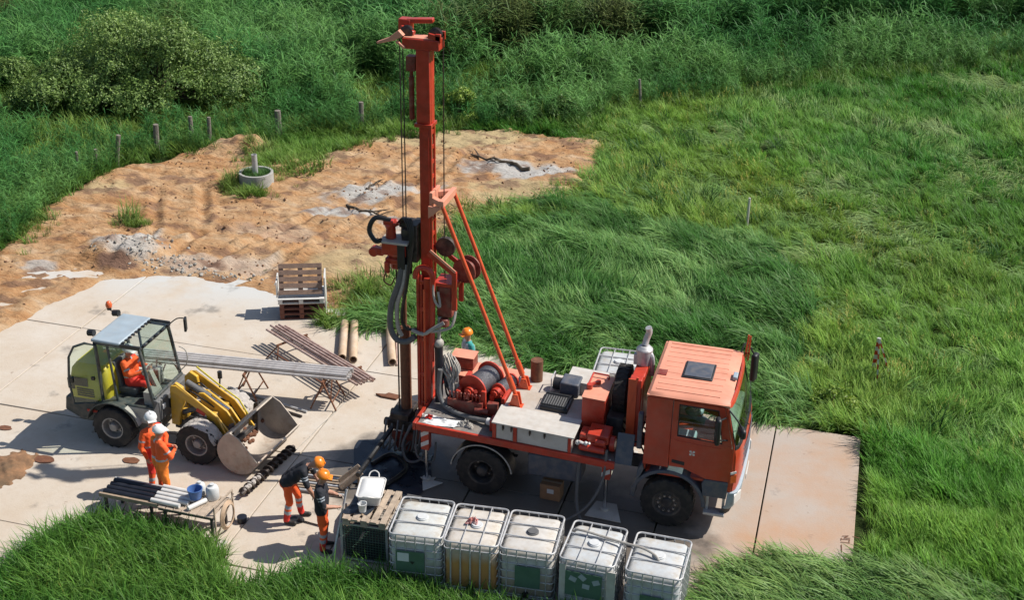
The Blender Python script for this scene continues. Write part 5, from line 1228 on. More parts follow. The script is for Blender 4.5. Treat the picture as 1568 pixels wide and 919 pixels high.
# ------------------------------------------------------------------ core bench at the grass edge
bn = thing('core_bench', (-5.7, -3.88, 0), rad(-1), 'low steel bench holding black core tubes and white pipes at the grass edge', 'bench')
for s, lab in ((-1, 0), (1, 1)):
    mb = MB(); mb.bb(-1.22, .06, s*.28-.025, s*.28+.025, .50, .58); mb.build('side_rail', M['wood'] if s < 0 else M['galv'], bn, bevel=.004)
for k in range(7):
    x = .10+.17*k
    mb = MB(); mb.bb(x, x+.145, -.36, .36, .535, .56); mb.build('top_board', M['palewood'], bn, bevel=.003)
for k in range(5):
    x = -1.15+.28*k
    mb = MB(); mb.bb(x, x+.1, -.255, .255, .485, .51); mb.build('bearer', M['chassis'], bn)
for x in (-1.1, -.1, .2, 1.2):
    for y in (-.26, .26):
        mb = MB(); mb.bb(x-.025, x+.025, y-.025, y+.025, .004, .50); mb.build('leg', M['chassis'], bn)
mb = MB(); mb.bb(.1, 1.28, -.34, -.30, .48, .534); mb.bb(.1, 1.28, .30, .34, .48, .534); mb.build('apron', M['chassis'], bn)
for k in range(4):
    y = -3.88+(-.19+.125*k)
    pipe_thing('core_tube', V(-6.86, y+.02, .572), V(-5.82, y, .572), .058, M['darkpipe'], 'black core tube in the row on the bench', 'core tube', 'black core tubes on the bench', hollow=False, n=16)
for k in range(5):
    y = -3.88+(-.24+.12*k); x = -5.80+.03*(k % 2)
    pipe_thing('white_pipe', V(x, y+.01, .56+.047), V(x+.62+.1*(k % 3), y-.02, .56+.047), .045, M['whitepaint'], 'short white pipe lying beside the blue bucket', 'pipe', 'white pipes on the bench', hollow=False, n=14)
pipe_thing('white_roll', V(-4.98, -4.18, .612), V(-4.78, -3.82, .612), .05, M['whitepaint'], 'short white roll lying crosswise beside the blue bucket', 'roll', None, hollow=False, n=14)
b_ = thing('bucket', (-4.98, -3.86, .654), 0, 'round blue plastic bucket on the bench', 'bucket')
mb = MB(); mb.lathe([(.11, 0), (.145, .20), (.15, .20), (.15, .215), (.135, .215), (.132, .2), (.10, .012), (.02, .012)], (0, 0, 0), (0, 0, 1), 22); mb.build('pail', M['blue'], b_)
mb = MB(); mb.tube([(.145*math.cos(a), .145*math.sin(a), .2+.0*a) for a in [math.pi*k/8 for k in range(9)]], .006, 5); mb.build('handle', M['steel'], b_)
for i, (x, y, s) in enumerate(((-5.02, -3.60, 1.0), (-4.72, -3.66, 1.15))):
    mb = MB(); mb.lathe([(.02, 0), (.10*s, .0), (.11*s, .02), (.11*s, .20*s), (.09*s, .24*s), (.04*s, .26*s), (.04*s, .29*s), (.01, .292*s)], (0, 0, 0), (0, 0, 1), 18)
    o = mb.build('canister', M['hdpe']); o.location = (x, y, .562); tag(o, ['small milky canister right behind the blue bucket', 'larger milky canister standing apart from the blue bucket'][i], 'canister')
hr = thing('hose_rack', (-4.40, -3.85, 0), rad(-4), 'pale metal stand with a coiled brown hose at the bench end', 'stand')
for y in (-.33, .33):
    mb = MB(); mb.bar((0, y, .012), (0, y, .74), .028, .028); mb.build('upright', M['palewood'], hr)
mb = MB(); mb.bar((0, -.33, .73), (0, .33, .73), .03, .03); mb.bar((-.02, -.3, .02), (.06, .28, .70), .025, .02); mb.build('rail', M['palewood'], hr)
mb = MB()
for k in range(4): mb.tube([V(.05+.012*k, .02+(.24-.015*k)*math.cos(a), .36+(.30-.02*k)*math.sin(a)) for a in [2*math.pi*j/22 for j in range(22)]], .016, 6, closed=True)
mb.build('hose_coil', M['clay'], hr)
mb = MB(); mb.lathe([(.09, 0), (.10, .12), (.02, .125)], (0, 0, 0), (0, 0, 1), 14); o = mb.build('tin', M['darkpipe']); o.location = (-4.22, -3.5, .006); tag(o, 'dark tin standing on the slab behind the hose stand', 'tin')
crumple('sack', V(-4.42, -4.42, 0.0), .2, .14, M['hosepale'], 'crumpled pale sack on the ground below the hose stand', 'sack', 5)

# ------------------------------------------------------------------ mesh box with pallet top, tub and beaker
bxr = .06
gb = thing('mesh_box', (-1.45, -3.62, 0), bxr, 'dark wire mesh box with grey corner posts beside the first tank', 'mesh box')
for x in (-.44, .44):
    for y in (-.42, .42):
        mb = MB(); mb.bb(x-.022, x+.022, y-.022, y+.022, .004, .86); mb.build('corner_post', M['galv'], gb)
for z in (.06, .84):
    mb = MB(); mb.bar((-.44, -.42, z), (.44, -.42, z), .03, .03); mb.bar((-.44, .42, z), (.44, .42, z), .03, .03); mb.bar((-.44, -.42, z), (-.44, .42, z), .03, .03); mb.bar((.44, -.42, z), (.44, .42, z), .03, .03); mb.build('frame_rail', M['galv'], gb)
for (a, b) in (((-.44, -.425), (.44, -.425)), ((-.445, -.42), (-.445, .42)), ((.445, -.42), (.445, .42)), ((-.44, .425), (.44, .425))):
    mb = MB(); A = V(*a, 0); B = V(*b, 0)
    for k in range(1, 16): p = A.lerp(B, k/16); mb.bar(p+V(0, 0, .06), p+V(0, 0, .84), .006, .006)
    for k in range(1, 14): z = .06+.78*k/14; mb.bar(A+V(0, 0, z), B+V(0, 0, z), .006, .006)
    mb.build('mesh_panel', M['plate'], gb)
mb = MB(); mb.bb(-.40, .40, -.38, .38, .05, .5); mb.build('dark_contents', M['black'], gb, bevel=.05)
bp = pallet((-1.43, -3.56, .862), bxr+rad(90), M['palewood'], 'pale pallet lying on top of the mesh box', L=1.1, D=.84)
crumple('dark_mat', V(-1.62, -3.66, 1.008), .26, .02, M['tarp'], 'dark rubber mat under the white tub', 'mat', 2, sxy=(.9, 1.1))
tb_ = thing('laundry_tub', (-1.52, -3.38, 1.034), rad(12), 'white plastic tub with two loop handles on the pallet', 'tub')
mb = MB(); loft(mb, [rrect(.19, .28, .06, .0), rrect(.23, .33, .07, .22)]); mb.build('tub_body', M['whitepaint'], tb_)
mb = MB(); loft(mb, [rrect(.21, .31, .06, .222), rrect(.17, .26, .06, .26), rrect(.1, .15, .05, .28)]); mb.build('tub_contents', M['paper'], tb_)
mb = MB(); mb.tube(rrect(.24, .34, .07, .222), .014, 6, closed=True); mb.build('rim', M['whitepaint'], tb_)
for s in (-1, 1):
    mb = MB(); mb.tube([(-.1, s*.34, .222), (-.08, s*.42, .28), (0, s*.45, .31), (.08, s*.42, .28), (.1, s*.34, .222)], .012, 6, smooth=4); mb.build('handle', M['whitepaint'], tb_)
mb = MB(); mb.lathe([(.065, 0), (.085, .17), (.09, .175), (.078, .175), (.06, .02), (.01, .02)], (0, 0, 0), (0, 0, 1), 18); o = mb.build('beaker', M['paper']); o.location = (-1.52, -3.84, 1.028); tag(o, 'small white plastic beaker on the pallet edge', 'beaker')
mb = MB(); mb.bar((0, 0, 0), (.10, .62, 1.30), .035, .035); o = mb.build('steel_post', M['galv']); o.location = (-2.0, -4.28, .02); tag(o, 'long thin grey post leaning beside the standing worker', 'post')
mb = MB(); mb.bar((0, 0, 0), (.04, .1, .95), .03, .03); o = mb.build('steel_post', M['galv']); o.location = (-1.98, -3.72, .02); tag(o, 'short grey post beside the mesh box corner', 'post')
# sacks of sand, wooden chute and drain grate at the drill
for i, (x, y) in enumerate(((-2.18, -2.75), (-2.12, -3.05))):
    mb = MB(); loft(mb, [rrect(.14, .2, .1, .0), rrect(.2, .26, .12, .07), rrect(.19, .25, .12, .16), rrect(.11, .16, .09, .22)]); o = mb.build('sand_sack', M['wood']); o.location = (x, y, .006+.0*i); o.rotation_euler = (0, 0, .3*i); tag(o, ['bulging brown sand sack next to the wooden chute', 'bulging brown sand sack next to the mesh box'][i], 'sack')
ch = thing('wooden_chute', at_z(521, 752), 0, 'pale wooden plank chute leading down to the drain grate', 'chute')
e_ = at_z(552, 722, .42)-at_z(521, 752)
u_ = V(e_.x, e_.y, 0).normalized(); v_ = V(-u_.y, u_.x, 0)
mb = MB(); mb.bar(V(0, 0, .10), e_, .20, .03); mb.build('bottom_plank', M['palewood'], ch)
for s in (-1, 1):
    mb = MB(); mb.bar(V(0, 0, .15)+v_*(s*.115), e_+v_*(s*.115)+V(0, 0, .05), .025, .13); mb.build('side_plank', M['palewood'], ch)
for k, t_ in ((0, .12), (1, .9)):
    mb = MB(); p = V(0, 0, .10).lerp(e_, t_); mb.bb(p.x-.02, p.x+.02, p.y-.02, p.y+.02, .004, max(.05, p.z-.02)); mb.build('prop', M['wood'], ch)
dg = thing('drain_grate', at_z(500, 745), rad(4), 'long slotted drain grate on the slab behind the workers', 'grate')
mb = MB(); mb.bb(-.62, .5, -.36, .36, .008, .03); mb.build('tray', M['chassis'], dg)
for k in range(8):
    mb = MB(); y = -.31+.09*k; mb.bb(-.60, .48, y-.024, y+.024, .031, .075); mb.build('slat', M['wood'] if k % 3 else M['galv'], dg, bevel=.004)
# shovel dropped on the slab
sh = thing('shovel', at_z(492, 808)+V(0, 0, .03), math.atan2(*((at_z(463, 800)-at_z(492, 808)).yx)), 'short black shovel dropped on the slab by the bending worker', 'shovel')
mb = MB(); mb.cyl((0, 0, 0), (.42, 0, .0), .016, n=8); mb.build('shaft', M['grease'], sh)
mb = MB(); mb.prism([(.40, -.03), (.46, -.10), (.66, -.09), (.72, 0), (.66, .09), (.46, .10), (.40, .03)], 'z', -.02, -.005); mb.ball((.45, 0, .02), (.07, .06, .05), 8); mb.build('blade', M['black'], sh)
# tarpaulin in the wet ground under the clamp, truck shadow in its dark blue
def tarp():
    N = 34; P = []; F = []; r0 = np.random.RandomState(2)
    for i in range(N+1):
        for j in range(N+1):
            u = i/N; v = j/N; x = -3.0+1.75*u+.15*math.sin(v*5); y = -1.75+1.75*v+.12*math.sin(u*6)
            z = .014+.10*max(0, fb(x, y)-.45)
            P.append((x, y, z))
    for i in range(N):
        for j in range(N): F.append((i*(N+1)+j, (i+1)*(N+1)+j, (i+1)*(N+1)+j+1, i*(N+1)+j+1))
    mb = MB(); mb.add(P, F); return mb
def fb(x, y): return float(fbm(np.array([x*1.0]), np.array([y*2.2]), 1.6, 91, 3)[0])+.12*math.sin(9*(x+y))
o = tarp().build('tarpaulin', M['tarp']); tag(o, 'wet dark blue tarpaulin spread under the drill clamp', 'tarpaulin')
mb = MB(); mb.tube([at_z(560, 760)+V(0, 0, .05), at_z(600, 742)+V(0, 0, .08), at_z(622, 720)+V(0, 0, .06), at_z(600, 700)+V(0, 0, .06), at_z(570, 715)+V(0, 0, .06)], .05, 8, smooth=6); o = mb.build('mud_hose', M['hoseblack']); tag(o, 'thick black hose curled on the tarpaulin', 'hose')
pa_ = at_z(548, 728, .42); mb = MB(); mb.tube([at_z(548, 728, .45), at_z(575, 690, .5), at_z(600, 655, .75)], .055, 8, smooth=5); o = mb.build('discharge_hose', M['hoseblack']); tag(o, 'black discharge hose running from the clamp to the chute', 'hose')
# cardboard box under the truck
cbx = thing('cardboard_box', at_z(841, 769)+V(0, .2, 0), rad(-3), 'brown cardboard box with white label under the truck', 'box')
mb = MB(); mb.bb(-.21, .21, -.15, .15, .006, .36); mb.build('carton', M['card'], cbx, bevel=.006)
mb = MB(); mb.bb(-.06, .08, -.155, -.151, .17, .27); mb.build('label', M['paper'], cbx)
mb = MB(); mb.bb(-.21, .21, -.03, .03, .361, .364); mb.build('tape', M['clay'], cbx)
# sheet of white paper and cloths on the deck
crumple('white_sheet', V(-.92, -.98, 1.427), .2, .03, M['paper'], 'creased white sheet lying on the truck deck edge', 'sheet', 7, sxy=(2.0, .8), rz_=-.05)
crumple('work_rag', V(-.42, -.93, 1.40), .13, .10, M['hosepale'], 'crumpled pale rag heaped on the truck deck', 'rag', 9, sxy=(1.2, .8))
crumple('red_rag', V(-1.2, -.92, 1.445), .07, .06, M['hivisred'], 'small red rag on the truck deck corner', 'rag', 4)
# flat things lying on the pad
for i, (x, y, r) in enumerate(((68, 704, .2), (201, 706, .17), (8, 656, .14), (268, 683, .12))):
    p = at_z(x, y); mb = MB(); r0 = random.Random(i)
    mb.prism([(r*(1+.25*r0.random())*math.cos(2*math.pi*k/12), .62*r*(1+.25*r0.random())*math.sin(2*math.pi*k/12)) for k in range(12)], 'z', 0, .006)
    o = mb.build('recess_cover', M['rust'], pad); o.location = p+V(0, 0, .0075)
p = at_z(594, 606); mb = MB(); mb.prism([(-.28, -.06), (-.05, -.02), (.0, .06), (.3, .02), (.26, -.16), (-.1, -.14)], 'z', .008, .05); o = mb.build('broken_board', M['rust']); o.location = p; tag(o, 'broken brown board lying on the slab beside the drill', 'board')
def soil_heap(c, rx, ry, h, seed, label):
    N = 40; P = []; F = []
    for i in range(N+1):
        for j in range(N+1):
            u = i/N*2-1; v = j/N*2-1; x = c.x+u*rx; y = c.y+v*ry
            q = max(0, 1-math.hypot(u, v)*(.8+.5*fb(x*2, y*2))); P.append((x, y, -.02+h*q*(.5+fb(x*3, y*3))+.02*(q > 0)))
    for i in range(N):
        for j in range(N): F.append((i*(N+1)+j, (i+1)*(N+1)+j, (i+1)*(N+1)+j+1, i*(N+1)+j+1))
    mb = MB(); mb.add(P, F); o = mb.build('soil_heap', M['soil']); return tag(o, label, 'soil', kind='stuff')
M['soil'] = mat('loose_soil', (.30, .16, .08), .95, var=.35, scale=5, bump=.6, bscale=20, c2=(.14, .09, .05), c2amt=.4)
soil_heap(at_z(12, 718), .5, .75, .12, 1, 'loose brown soil heap on the pad edge')
# ------------------------------------------------------------------ things in the earth and grass
rp = at_z(384, 292); rg = thing('concrete_ring', (rp.x, rp.y+.45, dirt_z(rp.x, rp.y+.45)-.02), 0, 'round concrete shaft ring with weeds in the bare earth', 'shaft ring')
mb = MB(); mb.lathe([(.56, 0), (.56, .42), (.47, .42), (.47, 0)], (0, 0, 0), (0, 0, 1), 32, closed=True); mb.build('ring_wall', M['concrete_ring'], rg, bevel=.01)
mb = MB(); mb.lathe([(.02, .26), (.465, .26), (.465, .28), (.02, .30)], (0, 0, 0), (0, 0, 1), 24); mb.build('soil_fill', M['soil'], rg)
mb = MB(); mb.pipe((-.02, 0, .2), (-.02, 0, 1.0), .09, .075, 18); o = mb.build('standpipe', M['galv']); o.location = (rp.x, rp.y+.45, dirt_z(rp.x, rp.y+.45)-.02); tag(o, 'grey metal standpipe rising from the concrete ring', 'pipe')
def fpost(p, h, r, lean, label, m='post', sq=False):
    mb = MB(); c = at_z(*p) if not isinstance(p, Vector) else p
    r0 = random.Random(int(c.x*100)); r *= .8; pts = [(0, 0, -.15), (lean[0]*.5, lean[1]*.5, h*.5), (lean[0], lean[1], h)]
    mb.tube(pts, [r*1.05, r, r*.92], 9, smooth=0); o = mb.build('fence_post', M[m]); o.location = (c.x, c.y, -.06); return tag(o, label, 'post', 'weathered posts along the reed edge')
POSTS = []
for p, h, r, l, lab in (((116, 232), .95, .06, (.02, 0), 'thin grey fence post at the reed edge nearest the pad'), ((142, 228), .85, .08, (.1, 0), 'short stub fence post between the thin post and the leaning post'), ((172, 206), 1.15, .10, (.22, .02), 'stout pale leaning fence post at the reed edge'),
                        ((236, 190), 1.05, .13, (.06, 0), 'split-topped fence post in the reeds below the big bush'), ((291, 178), 1.1, .10, (0, 0), 'dark fence post below the big bush with a twin close by'), ((318, 179), 1.05, .09, (.04, 0), 'thinner twin fence post below the bush edge'), ((425, 169), 1.0, .15, (0, 0), 'thick stump-like fence post behind the concrete ring'), ((552, 156), 1.05, .12, (.02, 0), 'lone fence post in the reeds behind the earth patch')):
    p = at_z(p[0], p[1], h-.06); POSTS.append(p)
    fpost(p, h, r, l, lab)
o = fpost(at_z(1148, 303, 1.0), 1.06, .05, (0, 0), 'pale thin stake standing in the open meadow', 'boxwhite'); o['group'] = 'thin stakes in the meadow'; o.name = 'stake'
o = fpost(at_z(984, 121, 1.15), 1.2, .07, (-.12, 0), 'brown weathered stake at the edge of the reed bed'); o['group'] = 'thin stakes in the meadow'; o.name = 'stake'
_m = at_z(1347, 556, .42); mk = thing('marker_frame', (_m.x, _m.y, -.08), rad(8), 'red and white striped trestle marker standing in the meadow', 'marker')
for (dx, dy) in ((-.02, -.16), (.26, .05), (-.06, .22)):
    for k in range(9):
        a = V(-.10, .0, 1.16).lerp(V(dx*1.3, dy*1.3, .02), k/9); b = V(-.10, .0, 1.16).lerp(V(dx*1.3, dy*1.3, .02), (k+1)/9)
        mb = MB(); mb.bar(a, b, .09, .025); mb.build('stripe', M['redsign'] if k % 2 else M['whitepaint'], mk)
# branches lying on the grey mud patches
def branch(a, b, r, label, seed):
    a = at_z(*a); b = at_z(*b); r0 = random.Random(seed); pts = []; rs = []
    for k in range(9):
        t = k/8; p = a.lerp(b, t); pts.append(V(p.x+r0.uniform(-.05, .05), p.y+r0.uniform(-.07, .07), dirt_z(p.x, p.y)+.05+r0.uniform(0, .03))); rs.append(r*(1-.6*t))
    t_ = thing('branch', (0, 0, 0), 0, label, 'branch'); t_.location = a; mb = MB(); mb.T = Matrix.Translation(-a); mb.tube(pts, rs, 6); mb.build('stem', M['bark'], t_)
    mb = MB(); mb.T = Matrix.Translation(-a)
    for k in (2, 4, 5, 6, 7):
        p = pts[k]; d = V(r0.uniform(-.5, .5), r0.uniform(-.4, .4), r0.uniform(.02, .14)); mb.tube([p, p+d*.5+V(0, 0, .03), p+d], [r*.5, r*.35, r*.15], 5)
    mb.build('twig', M['bark'], t_)
branch((812, 264), (722, 246), .07, 'dark fallen branch on the far grey mud patch', 1)
branch((528, 318), (592, 340), .05, 'dark twiggy branch on the grey mud near the drill head', 2)
branch((562, 296), (585, 278), .03, 'thin dry twig on the grey mud patch', 3)

# ------------------------------------------------------------------ people
def person(loc, rz_, label, J, wear, helmet, group=None, glove=False):
    """J: joint positions (facing +x). wear: tag -> [(t0,t1,material key)]. One continuous voxel-remeshed body."""
    t = thing('person', loc, rz_, label, 'person', group)
    J = {k: Vector(v) for k, v in J.items()}
    up = (J['neck']-J['pelvis']).normalized(); side = (J['shL']-J['shR']).normalized(); fw = side.cross(up).normalized()
    C = []
    def cap(a, b, r0, r1, tg): C.append((Vector(a), Vector(b), r0, r1, tg))
    for s in (-1, 1):
        cap(J['pelvis']+side*(s*.08), J['neck']-up*.14+side*(s*.10), .13, .122, 'torso')
        cap(J['pelvis']-up*.03+side*(s*.08), J['pelvis']+up*.05+side*(s*.08), .115, .115, 'hips')
    cap(J['shL'], J['shR'], .075, .075, 'torso')
    hd = (J['head']-J['neck']).normalized()
    cap(J['neck']-hd*.08, J['head'], .055, .05, 'neck')
    hf = Vector(J.get('look', fw)); hf = (hf-hd*hf.dot(hd)).normalized()
    cap(J['head']-hd*.03+hf*.01, J['head']+hd*.055-hf*.01, .082, .09, 'head'); cap(J['head']-hd*.07+hf*.035, J['head']-hd*.07+hf*.04, .05, .05, 'head')
    cap(J['head']-hd*.0+hf*.085, J['head']-hd*.035+hf*.10, .012, .016, 'head')
    hs = hd.cross(hf)
    for s in (-1, 1): cap(J['head']+hs*(s*.085)+hd*.015, J['head']+hs*(s*.088)-hd*.02, .018, .015, 'head')
    for S in 'LR':
        cap(J['sh'+S], J['el'+S], .074, .062, 'uarm'); cap(J['el'+S], J['wr'+S], .054, .04, 'farm')
        d = (J['wr'+S]-J['el'+S]).normalized(); h = J['wr'+S]+d*.06; cap(J['wr'+S], h, .034, .036, 'hand'); cap(h, h+d*.03, .036, .03, 'hand')
        cap(J['hip'+S], J['kn'+S], .102, .078, 'thigh'); cap(J['kn'+S], J['an'+S], .078, .062, 'shin')
        cap(J['an'+S], J['an'+S]-V(0, 0, .03), .058, .056, 'boot'); cap(J['an'+S]-V(0, 0, .045), J['toe'+S], .05, .044, 'boot')
    mb = MB()
    for a, b, r0, r1, _ in C:
        L = (b-a).length
        if L < 1e-4: b = a+V(0, 0, .001)
        d = (b-a).normalized(); pr = []
        for k in range(5):
            q = math.pi/2*(k/4); pr.append((max(.001, r0*math.sin(q)), -r0*math.cos(q)))
        for k in range(5):
            q = math.pi/2*(k/4); pr.append((max(.001, r1*math.cos(q)), (b-a).length+r1*math.sin(q)))
        mb.lathe(pr, a, d, 12)
    me = mb.mesh('body_source', [M['skin']]); tmp = bpy.data.objects.new('body_source', me); col.objects.link(tmp)
    rm = tmp.modifiers.new('r', 'REMESH'); rm.mode = 'VOXEL'; rm.voxel_size = .017; rm.use_smooth_shade = True
    sm = tmp.modifiers.new('s', 'SMOOTH'); sm.factor = .5; sm.iterations = 5
    dg = bpy.context.evaluated_depsgraph_get(); bm_ = bpy.data.meshes.new_from_object(tmp.evaluated_get(dg))
    bpy.data.objects.remove(tmp); bpy.data.meshes.remove(me)
    keys = sorted({m for v in wear.values() for _, _, m in v}); bm_.materials.clear()
    for k in keys: bm_.materials.append(M[k])
    n = len(bm_.polygons); ctr = np.empty(n*3); bm_.polygons.foreach_get('center', ctr); ctr = ctr.reshape(-1, 3)
    best = np.full(n, 1e9); mi = np.zeros(n, int)
    for a, b, r0, r1, tg in C:
        a_ = np.array(a); d_ = np.array(b-a); tt = np.clip(((ctr-a_)@d_)/max(1e-9, d_@d_), 0, 1)
        dist = np.linalg.norm(ctr-a_-tt[:, None]*d_, axis=1)-(r0+(r1-r0)*tt); w = dist < best; best = np.where(w, dist, best)
        for t0, t1, k in wear[tg]:
            sel = w & (tt >= t0) & (tt <= t1); mi[sel] = keys.index(k)
    # cloth creases
    co = np.empty(len(bm_.vertices)*3); bm_.vertices.foreach_get('co', co); co = co.reshape(-1, 3); no = np.empty_like(co.ravel()); bm_.vertices.foreach_get('normal', no); no = no.reshape(-1, 3)
    sd = abs(hash(label)) % 50 if False else len(label)
    dsp = (fbm(co[:, 0]*1.0+co[:, 2]*.7+sd, co[:, 1]+co[:, 2]*.5, 9, sd, 3)-.5)*.034; dsp[np.abs(co[:, 2]-float(J['head'].z)) < .14] *= .1
    bm_.vertices.foreach_set('co', (co+no*dsp[:, None]).ravel())
    bm_.polygons.foreach_set('material_index', mi.astype(np.int32)); bm_.polygons.foreach_set('use_smooth', [True]*n)
    body = bpy.data.objects.new('body', bm_); col.objects.link(body); body.parent = t
    # fingers: four bent fingers and a thumb on each hand
    hm = 'glove' if glove else 'skin'
    for S in 'LR':
        d = (J['wr'+S]-J['el'+S]).normalized(); h = J['wr'+S]+d*.07; inw = (J['pelvis']-h); inw = (inw-d*inw.dot(d)).normalized(); acr = d.cross(inw)
        mb = MB()
        for k in range(4):
            b = h+acr*(-.027+.018*k); l = (.075, .085, .08, .065)[k]
            mb.tube([b, b+d*l*.45, b+d*l*.75+inw*.018, b+d*l*.8+inw*.042], [.0095, .009, .008, .0065], 6)
        b = h-d*.05-acr*.03; mb.tube([b, b+d*.03-acr*.02+inw*.01, b+d*.06-acr*.015+inw*.03], [.011, .01, .008], 6)
        mb.build('hand_fingers', M[hm], t)
    # helmet with brim
    mb = MB(); hc = J['head']+hd*.045; up_ = hd
    pr = [(.128, -.012), (.132, 0), (.125, .035), (.108, .075), (.078, .105), (.04, .12), (.002, .123)]
    mb.lathe(pr, hc, up_, 22); mb.box(hc+hf*.13-hd*.004, (.10, .17, .014), Matrix((hf, hs, hd)).transposed()); mb.bar(hc+hd*.118-hf*.07, hc+hd*.126+hf*.06, .03, .012)
    mb.build('helmet', M[helmet], t)
    return t
ST = dict(pelvis=(0, 0, .96), neck=(0.01, 0, 1.50), head=(.03, 0, 1.645), shL=(0, .18, 1.43), shR=(0, -.18, 1.43), elL=(-.02, .27, 1.15), elR=(-.02, -.27, 1.15), wrL=(.1, .25, .92), wrR=(.1, -.25, .92),
          hipL=(0, .09, .92), hipR=(0, -.09, .92), knL=(.03, .11, .50), knR=(.03, -.11, .50), anL=(-.01, .12, .10), anR=(-.01, -.12, .10), toeL=(.16, .14, .046), toeR=(.16, -.14, .046))
W_OR = dict(torso=[(0, .3, 'hivis2'), (.3, .42, 'reflect'), (.42, 1, 'hivis')], hips=[(0, 1, 'hivis2')], uarm=[(0, .5, 'hivis'), (.5, .62, 'reflect'), (.62, 1, 'hivis')], farm=[(0, 1, 'hivis')], hand=[(0, 1, 'skin')], neck=[(0, 1, 'skin')], head=[(0, 1, 'skin')], thigh=[(0, 1, 'hivis2')], shin=[(0, .3, 'hivis'), (.3, .5, 'reflect'), (.5, 1, 'hivis')], boot=[(0, 1, 'boot')])
W_BK = dict(W_OR, torso=[(0, 1, 'navy')], uarm=[(0, .35, 'navy'), (.35, .42, 'reflect'), (.42, .52, 'navy'), (.52, .6, 'reflect'), (.6, 1, 'navy')], farm=[(0, .5, 'skin'), (.5, 1, 'skin')], hips=[(0, 1, 'hivis')], thigh=[(0, 1, 'hivis')], shin=[(0, .12, 'hivis'), (.12, .3, 'reflect'), (.3, .42, 'hivis'), (.42, .62, 'reflect'), (.62, 1, 'hivisred')])
# two visitors in white helmets by the loader
person((-5.98, -3.36, .006), rad(55), 'person in orange-yellow hi-vis and white helmet standing right behind the core bench, arms folded', dict(ST, elL=(.12, .26, 1.2), wrL=(.28, .06, 1.22), elR=(.10, -.27, 1.18), wrR=(.30, -.04, 1.16)), W_OR, 'helmw', 'workers on site')
W2 = dict(W_OR, torso=[(0, .35, 'hivisred'), (.35, .45, 'reflect'), (.45, 1, 'hivis')], thigh=[(0, 1, 'hivisred')], hips=[(0, 1, 'hivisred')])
person((-6.36, -2.98, .006), rad(-20), 'person in red-orange hi-vis and white helmet, half hidden behind the other white-helmeted one', dict(ST, elL=(.10, .27, 1.18), wrL=(.26, .12, 1.05), look=(1, -.5, -.2), head=(.03, 0, 1.68), neck=(.01, 0, 1.53)), W2, 'helmw', 'workers on site')
# worker bending over
person((-3.32, -3.16, .006), rad(10), 'person in black shirt, orange trousers and orange helmet bending forward over the grate', dict(ST, pelvis=(-.04, 0, .93), neck=(.42, 0, 1.30), head=(.56, 0, 1.36), shL=(.34, .18, 1.26), shR=(.34, -.18, 1.26), elL=(.44, .24, .99), wrL=(.56, .2, .77), elR=(.42, -.24, .99), wrR=(.52, -.2, .74), hipL=(-.02, .1, .9), hipR=(-.02, -.1, .9),
    knL=(.12, .14, .50), anL=(.16, .15, .10), toeL=(.33, .17, .046), knR=(.02, -.14, .50), anR=(-.06, -.16, .10), toeR=(.11, -.18, .046), look=(.5, 0, -1)), W_BK, 'helmo', 'workers on site', glove=True)
# worker standing at the mesh box
person((-2.33, -3.88, .006), rad(15), 'person in black shirt, orange trousers and orange helmet standing upright by the leaning post', dict(ST, elL=(.06, .27, 1.16), wrL=(.28, .2, 1.12), elR=(.08, -.27, 1.16), wrR=(.30, -.14, 1.08), head=(.05, 0, 1.64), look=(1, 0, -.5)), W_BK, 'helmo', 'workers on site', glove=True)
# worker behind the truck
pe = at_z(718, 507, 1.74)
W3 = dict(W_OR, torso=[(0, .55, 'teal'), (.55, 1, 'reflect')], uarm=[(0, 1, 'teal')], farm=[(0, 1, 'teal')], thigh=[(0, 1, 'navy')], shin=[(0, 1, 'navy')], hips=[(0, 1, 'navy')])
person((pe.x, pe.y, .006), rad(215), 'person in teal and grey with orange helmet standing behind the truck deck', dict(ST, look=(1, .2, -.3)), W3, 'helmo', 'workers on site')
# loader driver, seated
person((-7.92, yc, .20), 0, 'loader driver in red-orange hi-vis seated in the loader cab', dict(ST, pelvis=(-.02, 0, 1.06), neck=(-.08, 0, 1.60), head=(-.05, 0, 1.745), shL=(-.08, .18, 1.53), shR=(-.08, -.18, 1.53), elL=(.08, .26, 1.30), wrL=(.30, .16, 1.36), elR=(.08, -.26, 1.30), wrR=(.30, -.16, 1.36),
    hipL=(0, .09, 1.05), hipR=(0, -.09, 1.05), knL=(.40, .13, 1.08), knR=(.40, -.13, 1.08), anL=(.50, .13, .86), anR=(.50, -.13, .86), toeL=(.62, .14, .82), toeR=(.62, -.14, .82)), dict(W2), 'helmw', 'workers on site')

# ------------------------------------------------------------------ vegetation
def leaf_material(name, trans=.35, rough=.45, spec=.35):
    """colour comes from the 'tint' stored on each plant, varied along the blade"""
    m = bpy.data.materials.new(name); m.use_nodes = True; N = m.node_tree.nodes; L = m.node_tree.links; p = N['Principled BSDF']
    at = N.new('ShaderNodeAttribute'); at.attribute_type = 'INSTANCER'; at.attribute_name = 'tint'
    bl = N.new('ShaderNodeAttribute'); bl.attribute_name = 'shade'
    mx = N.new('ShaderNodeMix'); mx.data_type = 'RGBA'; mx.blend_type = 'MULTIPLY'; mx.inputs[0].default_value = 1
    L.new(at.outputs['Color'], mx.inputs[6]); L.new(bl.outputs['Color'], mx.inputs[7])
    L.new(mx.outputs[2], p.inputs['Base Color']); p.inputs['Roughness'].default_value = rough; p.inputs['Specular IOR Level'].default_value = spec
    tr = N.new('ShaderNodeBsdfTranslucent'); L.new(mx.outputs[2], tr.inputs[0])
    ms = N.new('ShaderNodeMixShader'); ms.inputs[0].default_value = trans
    L.new(p.outputs[0], ms.inputs[1]); L.new(tr.outputs[0], ms.inputs[2]); L.new(ms.outputs[0], N['Material Output'].inputs[0])
    return m
